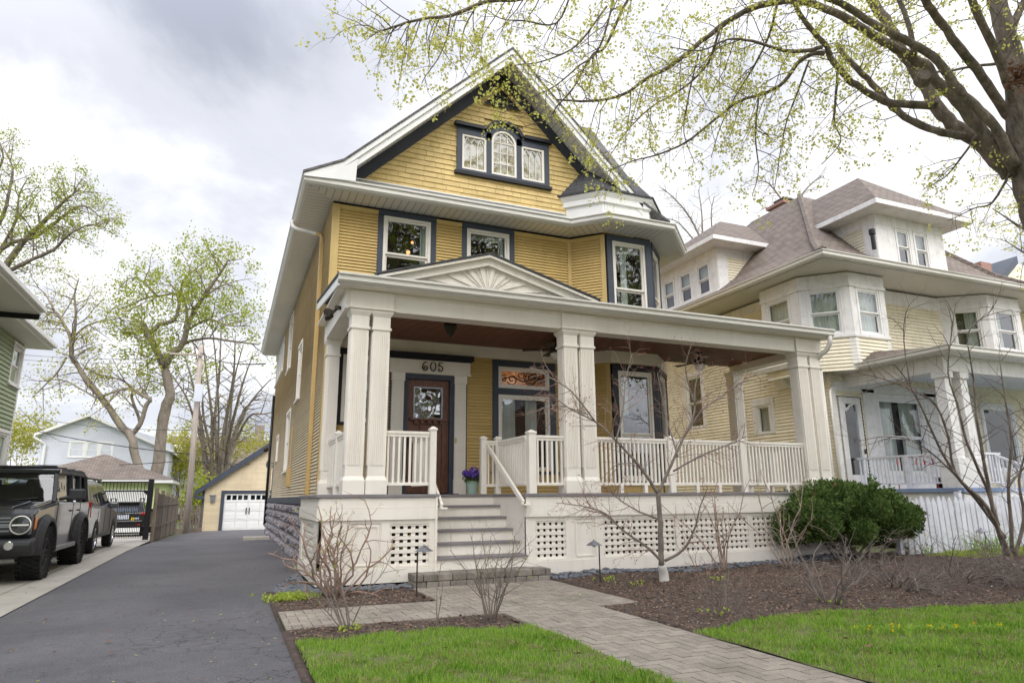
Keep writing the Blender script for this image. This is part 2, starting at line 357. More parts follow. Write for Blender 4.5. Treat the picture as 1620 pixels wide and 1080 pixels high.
M['car_sv'] = carpaint('paint_silver', (.075, .076, .08), .1)
M['car_bk'] = carpaint('paint_black', (.012, .012, .014), .2)
for k_, sc_ in (('siding', (.34, .25, .12)), ('siding_n', (.42, .36, .25)), ('shingle_y', (.38, .28, .13))): weather(M[k_], .06, .14, sc_)
weather(M['cream'], .025, .10, (.50, .46, .38)); weather(M['white_n'], .04, .22, (.44, .42, .38)); weather(M['fence'], .22, .3, (.07, .065, .05)); weather(M['fence_w'], .06, .2, (.4, .39, .36)); weather(M['block'], .28, 0)
def groundmats():
    # asphalt with a web of hairline cracks
    m, t, b = newmat('asphalt'); c = t.nodes.new('ShaderNodeTexCoord').outputs['Object']
    n = _noise(t, c, 55, 6, .85); col = _ramp(t, n.outputs[0], [(.34, (.045, .044, .049)), (.5, (.098, .096, .103)), (.68, (.185, .18, .186))]).outputs[0]
    na = _noise(t, c, 7, 6, .75); ga = _ramp(t, na.outputs[0], [(.35, (.86, .86, .87)), (.65, (1.14, 1.13, 1.12))]); col = _mix(t, 1.0, col, ga.outputs[0], 'MULTIPLY')
    n2 = _noise(t, c, .55, 5, .6, .5); g = _ramp(t, n2.outputs[0], [(.3, (.74, .74, .76)), (.7, (1.28, 1.26, 1.24))]); col = _mix(t, 1.0, col, g.outputs[0], 'MULTIPLY')
    nw = _noise(t, c, 2.2, 4); nf = _noise(t, c, 9, 5, .7); wv = _mix(t, .30, c, nw.outputs[1], 'ADD'); wv = _mix(t, .07, wv, nf.outputs[1], 'ADD')
    vo = t.nodes.new('ShaderNodeTexVoronoi'); vo.feature = 'DISTANCE_TO_EDGE'; vo.inputs['Scale'].default_value = 4.2; t.links.new(wv, vo.inputs['Vector'])
    ck = _ramp(t, vo.outputs[0], [(0, (1, 1, 1)), (.010, (.85, .85, .85)), (.023, (0, 0, 0))])
    # cracks live along the right half of the drive
    sx = t.nodes.new('ShaderNodeSeparateXYZ'); t.links.new(c, sx.inputs[0])
    mr = t.nodes.new('ShaderNodeMapRange'); mr.inputs[1].default_value = -1.0; mr.inputs[2].default_value = -.5; t.links.new(sx.outputs[0], mr.inputs[0])
    my = t.nodes.new('ShaderNodeMapRange'); my.inputs[1].default_value = 10.5; my.inputs[2].default_value = 8.0; t.links.new(sx.outputs[1], my.inputs[0])
    ms = _noise(t, c, .9, 2); mm = _ramp(t, ms.outputs[0], [(.42, (0, 0, 0)), (.52, (1, 1, 1))])
    a = _mix(t, 1.0, ck.outputs[0], mm.outputs[0], 'MULTIPLY'); a = _mix(t, 1.0, a, mr.outputs[0], 'MULTIPLY'); a = _mix(t, 1.0, a, my.outputs[0], 'MULTIPLY')
    col = _mix(t, a, col, (.018, .016, .018)); t.links.new(col, b.inputs['Base Color']); b.inputs['Roughness'].default_value = .68
    _bump(t, b, n.outputs[0], .6, .008); M['asphalt'] = m
    M['concrete'] = paint('concrete', (.43, .40, .345), .85, .12, 1.2, .3, 60, dirt=(.27, .23, .19), dscale=2.5, damt=.5)
    M['soil'] = paint('soil', (.082, .058, .045), .95, .5, 14, 1.0, 60, dirt=(.11, .08, .065), dscale=5, damt=.7)
    M['lawn'] = paint('lawn_soil', (.14, .15, .055), .95, .3, 6, .8, 60, dirt=(.17, .13, .08), dscale=3.5, damt=.7)
    M['earth'] = paint('earth', (.12, .14, .06), .95, .4, .8, .4, 10)
groundmats()
def smooth_(pts, k=4):
    pts = [Vector(p) for p in pts]; out = []; n = len(pts)
    for i in range(n-1):
        p0, p1, p2, p3 = pts[max(0, i-1)], pts[i], pts[i+1], pts[min(n-1, i+2)]
        for j in range(k):
            t = j/k; out.append(.5*((2*p1)+(p2-p0)*t+(2*p0-5*p1+4*p2-p3)*t*t+(3*p1-3*p2+p3-p0)*t**3))
    return out+[pts[-1]]
# ------------------------------------------------------------------ facade builders
def intervals(u0, u1, z, holes, zt=None):
    zt = z if zt is None else zt; segs = [(u0, u1)]
    for h in holes:
        if h[2] < (z+zt)/2 < h[3]:
            ns = []
            for a, b in segs:
                if h[1] <= a or h[0] >= b: ns.append((a, b)); continue
                if h[0] > a: ns.append((a, h[0]))
                if h[1] < b: ns.append((h[1], b))
            segs = ns
    return segs
def joints(segs, jr):
    """boards come in lengths: break each course at random butt joints"""
    out = []
    for a, b in segs:
        x = a
        while b-x > 1.0:
            l = jr.uniform(1.2, 3.6)
            if x+l > b-.3: break
            out.append((x, x+l-.002)); x += l
        out.append((x, b))
    return out
def clapboard(fr, u0, u1, z0, z1, holes=(), ex=.0635, lim=None, mb=None, w=0, rng=None):
    """real lapped boards: every course leans out to its butt edge"""
    mb = mb or MB(fr); z = z0; jr = random.Random(int(abs(u0*71+z0*13))+3)
    while z < z1-1e-4:
        zt = min(z+ex, z1)
        jig = rng.uniform(-.002, .002) if rng else 0
        for a, b in joints(intervals(u0, u1, z, holes, zt), jr):
            if lim:
                la, lb = lim(z); ta, tb = lim(zt)
                a0, b0, a1, b1 = max(a, la), min(b, lb), max(a, ta), min(b, tb)
                if b0 <= a0: continue
                if b1 < a1: a1 = b1 = (a1+b1)/2
            else: a0 = a1 = a; b0 = b1 = b
            wo = w+.032+jig
            mb.face([(a0, wo, z), (b0, wo, z), (b1, w+.003, zt), (a1, w+.003, zt)])
            mb.face([(a0, w, z), (b0, w, z), (b0, wo, z), (a0, wo, z)])
        z += ex
    return mb
def shingles(fr, u0, u1, z0, z1, holes, lim, ex=.118, seed=3, w=0):
    mb = MB(fr); rng = random.Random(seed); z = z0
    while z < z1-1e-4:
        zt = min(z+ex, z1)
        for a, b in intervals(u0, u1, z, holes, zt):
            la, lb = lim(z); ta, tb = lim(zt); a = max(a, la); b = min(b, lb)
            x = a - rng.uniform(0, .2)
            while x < b:
                x2 = x + rng.choice((.16, .2, .26, .3, .38)); p, q = max(x, a)+.0025, min(x2, b)-.0025
                if q-p > .012:
                    wo = w+.022+rng.uniform(-.003, .004); zb = z - rng.uniform(0, .004)
                    p1, q1 = min(max(p, ta), tb), max(min(q, tb), ta)
                    mb.face([(p, wo, zb), (q, wo, zb), (q1, w+.004, zt), (p1, w+.004, zt)])
                    mb.face([(p, w, zb), (q, w, zb), (q, wo, zb), (p, wo, zb)])
                    mb.face([(p, w, zb), (p, wo, zb), (p1, w+.004, zt), (p1, w, zt)]); mb.face([(q, wo, zb), (q, w, zb), (q1, w, zt), (q1, w+.004, zt)])
                x = x2
        z += ex
    return mb
def frame4(mb, u0, u1, z0, z1, t, w0, w1, tb=None):
    """four mitred-looking members round an opening, butted end to end"""
    tb = t if tb is None else tb
    mb.box(u0, u0+t, w0, w1, z0, z1); mb.box(u1-t, u1, w0, w1, z0, z1)
    mb.box(u0+t, u1-t, w0, w1, z1-t, z1); mb.box(u0+t, u1-t, w0, w1, z0, z0+tb); return mb
def window(fr, parent, u0, u1, z0, z1, casing=.11, cm='navy', fm='cream', kind='hung', meet=.5, curtain=None, lean=None, glass='glass', hood=False, room='room', sill=True, depth=.9, pr=.035, name='window'):
    """outer rect u0..u1 z0..z1 includes the casing. returns the part object"""
    c = casing; mb = MB(fr)
    mb.box(u0, u0+c, -.02, pr, z0, z1-c); mb.box(u1-c, u1, -.02, pr, z0, z1-c); mb.box(u0-.0, u1+.0, -.02, pr+.012, z1-c, z1)
    if sill: mb.box(u0-.03, u1+.03, -.02, pr+.04, z0-.05, z0)
    if hood: mb.box(u0-.05, u1+.05, -.02, pr+.07, z1, z1+.05)
    wn = mb.build(name, M[cm], parent, bevel=.004)
    a, b, p, q = u0+c, u1-c, z0, z1-c
    f = MB(fr); t = .055
    frame4(f, a, b, p, q, t, -.06, .02)
    a2, b2, p2, q2 = a+t, b-t, p+t, q-t
    s = .042
    g = MB(fr)
    if kind == 'hung':
        zm = p2+(q2-p2)*meet
        frame4(f, a2, b2, zm-.02, q2, s, -.045, -.005, .04)
        frame4(f, a2, b2, p2, zm-.021, s, -.075, -.046, .06)
        g.face([(a2+s, -.03, zm+.02), (b2-s, -.03, zm+.02), (b2-s, -.03, q2-s), (a2+s, -.03, q2-s)])
        g.face([(a2+s, -.062, p2+.06), (b2-s, -.062, p2+.06), (b2-s, -.062, zm-.063), (a2+s, -.062, zm-.063)])
    else:
        frame4(f, a2, b2, p2, q2, s*.8, -.045, -.005)
        g.face([(a2+.034, -.03, p2+.034), (b2-.034, -.03, p2+.034), (b2-.034, -.03, q2-.034), (a2+.034, -.03, q2-.034)])
    f.build('sash_frame', M[fm], wn, bevel=.003)
    g.build('pane', M[glass], wn)
    if lean:
        lm = MB(fr)
        for (x0, y0, x1, y1) in lean(a2+.034, b2-.034, p2+.034, q2-.034): lm.bar((x0, -.024, y0), (x1, -.024, y1), .012, .01, up=(0, 1, 0))
        lm.build('muntin', M['cream'], wn)
    if curtain:
        cu = MB(fr)
        for (f0, f1, fz) in curtain:       # fraction span and how far down it hangs
            n = max(6, int((f1-f0)*(b-a)/.018)); 
            for i in range(n):
                ua = a+(b-a)*(f0+(f1-f0)*i/n); ub = a+(b-a)*(f0+(f1-f0)*(i+1)/n)
                wa = -.17+.018*math.sin(i*1.15+2*math.sin(i*.3)); wb = -.17+.018*math.sin((i+1)*1.15+2*math.sin((i+1)*.3))
                cu.face([(ua, wa, q-(q-p)*fz), (ub, wb, q-(q-p)*fz), (ub, wb, q), (ua, wa, q)])
        cu.build('curtain', M['curtain'], wn, smooth=True)
    r = MB(fr); a -= .02; b += .02; p -= .02; q += .02
    r.face([(a, -.08, p), (a, -depth, p), (a, -depth, q), (a, -.08, q)]); r.face([(b, -.08, p), (b, -depth, p), (b, -depth, q), (b, -.08, q)])
    r.face([(a, -.08, p), (b, -.08, p), (b, -depth, p), (a, -depth, p)]); r.face([(a, -.08, q), (b, -.08, q), (b, -depth, q), (a, -depth, q)])
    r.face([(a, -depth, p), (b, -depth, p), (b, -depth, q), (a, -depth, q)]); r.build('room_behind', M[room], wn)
    return wn
def hole(u0, u1, z0, z1, c=.11): return (u0+c*.5, u1-c*.5, z0, z1-c*.5)
# ------------------------------------------------------------------ the yellow house
HX0, HX1, HY, HB = 1.48, 9.25, 12.5, 28.0
FL, EV = 1.31, 6.95
house = thing('yellow_house', 'tall yellow clapboard house with steep gable and wide cream porch numbered 605', 'house', (5.2, 12.5, 0))
F = Fr(0, HY, 0)                      # front: u = X, outward = -Y
FL_ = Fr(HX0, 0, R(-90))              # left side: u = -Y, outward = -X
def front_wall():
    W2a = (2.36, 3.56, 5.55, 6.9); W2b = (4.12, 5.31, 5.55, 6.9)
    W1a = (1.70, 2.55, 2.62, 4.0); TR = (4.80, 6.22, 3.42, 4.0); W1b = (4.80, 6.22, 1.75, 3.42)
    door = (2.72, 4.25, FL, 4.0)
    holes = [hole(*W2a), hole(*W2b), hole(*W1a), (4.86, 6.16, 1.80, 3.95), (2.8, 4.15, FL, 3.9)]
    clapboard(F, HX0+.02, 6.68, FL, 6.88, holes).build('front_siding', M['siding'], house)
    mb = MB(F); mb.box(HX0-.02, HX0+.13, -.1, .046, 1.2, 6.88); mb.box(6.60, 6.70, -.03, .043, FL, 6.88)
    mb.box(HX0+.13, 6.6, -.02, .034, 6.80, 6.88)
    mb.build('corner_board', M['siding'], house, bevel=.004)
    window(F, house, *W2a, curtain=[(.82, 1, .9)], meet=.36)
    window(F, house, *W2b, curtain=[(0, 1, .14), (.80, 1, 1)], meet=.36)
    def grid(a, b, p, q):
        return [(a+(b-a)*i/3, p, a+(b-a)*i/3, q) for i in (1, 2)] + [(a, p+(q-p)*i/5, b, p+(q-p)*i/5) for i in range(1, 5)]
    window(F, house, *W1a, kind='fixed', lean=grid, cm='black', curtain=[(0, .3, 1)])
    wn = window(F, house, *W1b, casing=.13, kind='fixed', cm='navy', curtain=[(.03, .38, 1), (.58, .80, 1)], sill=True)
    # stained transom; lamplight from inside is put into the pane as emission
    t = window(F, house, *TR, casing=.13, kind='fixed', cm='navy', sill=False, glass='amber', depth=.12)
    s = MB(F)
    def curl(cx, cz, r0, a0, turns, sgn=1):
        pts = []
        for i in range(22):
            k = i/21; a = a0+sgn*turns*2*math.pi*k; r = r0*(1-.75*k); pts.append((cx+r*math.cos(a), -.02, cz+r*math.sin(a)))
        s.tube(pts, .011, 5)
    for cx, cz, r0, a0, tn, sg in ((5.25, 3.62, .12, 3.6, 1.3, 1), (5.68, 3.66, .16, 0, 1.5, 1), (5.68, 3.66, .16, math.pi, 1.2, 1), (5.45, 3.72, .09, 1.2, 1.2, -1), (5.9, 3.7, .10, 4, 1.2, -1), (5.08, 3.63, .08, 1, 1.2, 1), (5.98, 3.6, .07, 2, 1.2, 1)): curl(cx, cz, r0, a0, tn, sg)
    s.tube([(5.0, -.02, 3.60), (5.25, -.02, 3.68), (5.5, -.02, 3.58), (5.8, -.02, 3.68), (6.02, -.02, 3.6)], .012, 5)
    s.build('scroll', M['black'], t)
    b = MB(F)
    b.lathe([(.01, -.04), (.035, -.02), (.045, .01), (.03, .04), (.01, .05)], (3.12, -.55, 6.28), n=14); b.lathe([(.01, -.03), (.025, -.02), (.03, .01), (.01, .03)], (3.22, -.62, 6.55), n=12)
    b.build('room_lamp', M['lamp_on'], house, smooth=True)
m_, t_, b_ = newmat('amber_glow_glass'); 
c_ = t_.nodes.new('ShaderNodeTexCoord').outputs['Object']; n_ = _noise(t_, c_, 5, 5, .7)
r_ = _ramp(t_, n_.outputs[0], [(.3, (.10, .035, .012)), (.5, (.34, .13, .04)), (.66, (.48, .27, .13))]); t_.links.new(r_.outputs[0], b_.inputs['Base Color']); b_.inputs['Roughness'].default_value = .12
t_.links.new(r_.outputs[0], b_.inputs['Emission Color'])
sx_ = t_.nodes.new('ShaderNodeSeparateXYZ'); t_.links.new(c_, sx_.inputs[0])
mr_ = t_.nodes.new('ShaderNodeMapRange'); mr_.inputs[1].default_value = 5.75; mr_.inputs[2].default_value = 5.3; mr_.inputs[3].default_value = .05; mr_.inputs[4].default_value = .42
t_.links.new(sx_.outputs[0], mr_.inputs[0]); t_.links.new(mr_.outputs[0], b_.inputs['Emission Strength']); M['amber'] = m_
front_wall()
def side_wall():
    W = [(-17.95, -16.95, 3.68, 5.15), (-22.0, -20.6, 5.1, 6.85), (-20.6, -19.3, 2.0, 3.7), (-24.5, -23.6, 2.5, 3.35)]
    sun = [(-28.1+i*1.05, -27.15+i*1.05, 5.62, 6.85) for i in range(4)]
    dr = (-26.6, -25.4, .1, 2.6)
    holes = [hole(*x) for x in W] + [(-28.1, -24.0, 5.62, 6.85), dr]
    clapboard(FL_, -HB, -12.46, 1.30, 6.9, holes).build('side_siding', M['siding_side'], house)
    for x in W: window(FL_, house, *x, cm='cream', casing=.09)
    for x in sun: window(FL_, house, *x, cm='white', casing=.06)
    mb = MB(FL_); mb.box(-26.6, -25.4, -.1, -.02, .1, 2.6); mb.build('side_door', M['navy'], house)
    mb = MB(FL_); mb.box(-HB, -12.46, 0, .05, 1.14, 1.30); mb.build('water_table', M['navy'], house, bevel=.005)
    # rock-faced foundation
    rng = random.Random(5); st = MB(FL_); z = -.3
    while z < 1.13:
        h = .24; y = 12.5 - rng.uniform(0, .3); zt = min(z+h, 1.14)
        while y < HB:
            wd = rng.uniform(.35, .62); y2 = min(y+wd, HB); 
            nu, nv = 6, 4; base = len(st.V)
            for j in range(nv+1):
                for i in range(nu+1):
                    fu, fv = i/nu, j/nv; e = min(fu, 1-fu, .25)*4*min(fv, 1-fv, .3)/.3
                    bul = -.005 if e <= 0 else .06*e+rng.uniform(-.04, .045)
                    st.p((-max(12.46, y+.008+(y2-y-.016)*fu), bul, z+.008+(zt-z-.016)*fv))
            for j in range(nv):
                for i in range(nu):
                    a = base+j*(nu+1)+i; st.F.append([a+1, a, a+nu+1, a+nu+2])
            y = y2
        z += h
    st.build('foundation', M['stone'], house)
    mb = MB(FL_); mb.box(-HB, -12.47, -.5, -.006, -.4, 1.2); mb.build('foundation_core', M['stone'], house)
    # brown meter box, pipes
    mb = MB(FL_); mb.box(-18.3, -18.05, .01, .12, 1.55, 2.0); mb.tube([(-18.15, .04, 2.0), (-18.15, .04, 3.1)], .02, 6); mb.build('meter_box', M['ochre'], house, bevel=.01)
    mb = MB(FL_); mb.box(-13.68, -13.58, .02, .10, .12, 6.45)
    mb.build('downspout', M['ochre'], house, bevel=.008)
    mb = MB(FL_); mb.tube(smooth_([(-13.95, .66, 7.0), (-13.93, .65, 6.88), (-13.88, .56, 6.80), (-13.75, .25, 6.71), (-13.70, .16, 6.68)]), .045, 10); mb.build('downspout_elbow', M['gutter'], house, smooth=True)
    mb = MB(FL_); mb.tube(smooth_([(-13.705, .17, 6.682), (-13.66, .09, 6.64), (-13.63, .06, 6.55), (-13.63, .06, 6.4)]), .048, 10); mb.build('downspout_bend', M['ochre'], house, smooth=True)
    mb = MB(FL_); mb.tube([(-27.6, .07, .3), (-27.6, .07, 5.2)], .05, 8); mb.build('black_pipe', M['iron'], house, smooth=True)
    mb = MB(FL_); mb.lathe([(.03, 0), (.09, .05), (.09, .16), (.03, .18)], (-26, .2, 3.0), axis='y', n=12); mb.build('side_lamp', M['bronze'], house, smooth=True)
M['siding_side'] = weather(paint('siding_yellow_side', (.66, .545, .36), .6, .06, 1.2, .1, 60, dirt=(.40, .31, .19), damt=.35), .06, .16, (.36, .28, .17))
side_wall()
# house core so no light passes through
mb = MB(); mb.box(HX0+1.0, HX1-.1, HY+1.0, HB-.05, .1, 6.9); mb.build('house_core', M['dark'], house)
# ---- polygonal bay on the right of the front
BP = [(6.66, 12.5), (7.24, 11.92), (8.40, 11.92), (9.25, 12.77)]
bfr = []
for (x0, y0), (x1, y1) in zip(BP, BP[1:]):
    ang = math.atan2(y1-y0, x1-x0); bfr.append((Fr(x0, y0, ang), math.hypot(x1-x0, y1-y0)))
def bay():
    f, l = bfr[0]; clapboard(f, .04, l-.10, FL, 6.88).build('bay_siding', M['siding'], house)
    mb = MB(f); mb.box(l-.10, l, -.02, .03, FL, 6.88); mb.box(0, .05, -.02, .028, FL, 6.88); mb.box(.05, l-.1, -.02, .026, 6.80, 6.88); mb.build('corner_board', M['siding'], house, bevel=.004)
    f, l = bfr[1]
    window(f, house, .03, l, 4.75, 6.9, casing=.14, curtain=[(.0, 1, .10), (.35, .55, .9)], meet=.46); window(f, house, .03, l, 1.55, 3.98, casing=.14, curtain=[(.0, .4, .4)], meet=.42, cm='black')
    for z0_, z1_ in ((FL, 1.5), (3.98, 4.7)): mb = MB(f); mb.box(0, l, -.05, .012, z0_, z1_); mb.build('bay_apron', M['siding'], house)
    f, l = bfr[2]
    window(f, house, .12, l-.1, 4.75, 6.9, casing=.12, meet=.46); window(f, house, .12, l-.1, 1.55, 3.98, casing=.12, meet=.42, cm='black')
    for u0_, u1_ in ((0, .12), (l-.1, l)): mb = MB(f); mb.box(u0_, u1_, -.05, .02, FL, 6.88); mb.build('corner_board', M['navy'], house)
    for z0_, z1_ in ((FL, 1.5), (3.98, 4.7)): mb = MB(f); mb.box(.12, l-.1, -.05, .012, z0_, z1_); mb.build('bay_apron', M['siding'], house)
    mb = MB(); 
    for zz in (FL, 6.9): mb.face([(x, y, zz) for x, y in BP]+[(9.25, 14, zz), (6.66, 14, zz)])
    mb.box(9.0, 9.25, 12.78, HB, 0, 6.9); mb.build('right_wall', M['siding'], house)
bay()
# ---- eaves: soffit, fascia/gutter, little skirt roof
def ledge(poly, name, mat, prof, parent, close=False, bevel=0, smooth=False):
    """sweep a profile (outward offset, z) along a polyline in plan with mitred corners; outward is to the right of travel"""
    n = len(poly); mb = MB(); rings = []
    for i, (x, y) in enumerate(poly):
        a = Vector(poly[i-1]) if i > 0 else None; b = Vector(poly[i+1]) if i < n-1 else None; c = Vector((x, y))
        d1 = (c-a).normalized() if a is not None else (b-c).normalized(); d2 = (b-c).normalized() if b is not None else d1
        n1 = Vector((d1.y, -d1.x)); n2 = Vector((d2.y, -d2.x)); m = (n1+n2); m = m/ max(.2, m.dot(n1))
        rings.append([mb.p((x+m.x*o, y+m.y*o, z)) for o, z in prof])
    k = len(prof)
    for r0, r1 in zip(rings, rings[1:]):
        for j in range(k-1 if not close else k):
            mb.F.append([r0[j], r1[j], r1[(j+1) % k], r0[(j+1) % k]])
    if close: mb.F.append(rings[0]); mb.F.append(rings[-1][::-1])
    return mb.build(name, mat, parent, bevel=bevel, smooth=smooth, fixn=close)
EAVE = [(HX0-.02, HB+.3), (HX0-.02, HY-.02), (6.65, HY-.02), (7.23, 11.90), (8.41, 11.90), (9.27, 12.76), (9.27, 16)]
GUT = lambda o, z: [(o-.02, z-.15), (o+.02, z-.15), (o+.06, z-.11), (o+.06, z-.04), (o+.09, z-.02), (o+.09, z), (o+.075, z), (o+.075, z-.015), (o-.02, z-.03)]
OV = .62
ledge(EAVE, 'eave_gutter', M['gutter'], GUT(OV-.07, 7.10), house, close=True)
ledge(EAVE, 'fascia_board', M['white'], [(OV-.12, 6.935), (OV-.09, 6.935), (OV-.09, 7.09), (OV-.12, 7.09)], house, close=True)
m_, t_, b_ = newmat('ribbed_soffit'); uvn = t_.nodes.new('ShaderNodeTexCoord').outputs['UV']
wv_ = t_.nodes.new('ShaderNodeTexWave'); wv_.wave_type = 'BANDS'; wv_.bands_direction = 'X'; wv_.inputs['Scale'].default_value = 2.2; wv_.inputs['Distortion'].default_value = 0
mpn = t_.nodes.new('ShaderNodeMapping'); t_.links.new(uvn, mpn.inputs[0]); t_.links.new(mpn.outputs[0], wv_.inputs[0])
rr_ = _ramp(t_, wv_.outputs[0], [(0, (.38, .36, .33)), (.05, (.62, .60, .55)), (.12, (.74, .72, .67)), (1, (.74, .72, .67))]); 
nn_ = _noise(t_, uvn, .6, 4); cc_ = _mix(t_, 1.0, rr_.outputs[0], _ramp(t_, nn_.outputs[0], [(.3, (.88, .87, .85)), (.7, (1.05, 1.05, 1.05))]).outputs[0], 'MULTIPLY')
t_.links.new(cc_, b_.inputs['Base Color']); b_.inputs['Roughness'].default_value = .5; M['soffit_rib'] = m_
def soffit(poly, z, w0, w1, parent, name='soffit'):
    """segment by segment so the ribs run across each run"""
    n = len(poly); mb = MB(); uvl = []
    def off(i, o):
        c = Vector(poly[i]); a = Vector(poly[i-1]) if i > 0 else None; b = Vector(poly[i+1]) if i < n-1 else None
        d1 = (c-a).normalized() if a is not None else (b-c).normalized(); d2 = (b-c).normalized() if b is not None else d1
        n1 = Vector((d1.y, -d1.x)); n2 = Vector((d2.y, -d2.x)); m = n1+n2; m = m/max(.2, m.dot(n1)); return c+m*o
    for i in range(n-1):
        q = [off(i, w0), off(i+1, w0), off(i+1, w1), off(i, w1)]; mb.face([(v.x, v.y, z) for v in q])
        d = (Vector(poly[i+1])-Vector(poly[i])).normalized(); uvl += [(v.dot(d), v.dot(Vector((d.y, -d.x)))) for v in q]
    o = mb.build(name, M['soffit_rib'], parent); o.data.uv_layers[0].data.foreach_set('uv', np.array(uvl, 'f').ravel()); return o
soffit(EAVE, 6.93, -.01, OV-.1, house)
# skirt roof between gutter and gable wall (front run only)
ledge(EAVE[:4][1:], 'skirt_roof', M['roof_g'], [(OV-.02, 7.085), (.03, 7.28)], house)
# white entablature over bay + its dark hat
PB = [(6.50, 12.58), (7.20, 11.88), (8.42, 11.88), (9.3, 12.76), (9.3, 15)]
ledge([PB[0]]+PB[1:], 'bay_entablature', M['white'], [(0, 7.12), (.07, 7.2), (.07, 7.30), (.0, 7.31), (.0, 7.62), (.05, 7.63), (.05, 7.75), (.10, 7.83), (.10, 7.88), (0, 7.88)], house)
mb = MB(); e5 = [(6.38, 12.52, 7.88), (7.16, 11.76, 7.88), (8.46, 11.76, 7.88), (9.43, 12.72, 7.88), (9.43, 16, 7.88)]
ap = [(7.12, 12.5, 8.72), (7.5, 12.9, 9.2)]
mb.face([e5[0], e5[1], ap[0]]); mb.face([e5[1], e5[2], (8.3, 12.9, 9.2), ap[0]]); mb.face([e5[2], e5[3], (8.3, 12.9, 9.2)]); mb.face([e5[3], e5[4], (8.3, 16, 9.2), (8.3, 12.9, 9.2)])
mb.build('bay_roof', M['roof_dk'], house)
ledge([a[:2] for a in e5], 'bay_roof_edge', M['roof_dk'], [(-.06, 7.875), (.02, 7.875), (.02, 7.91), (-.06, 7.93)], house, close=True)
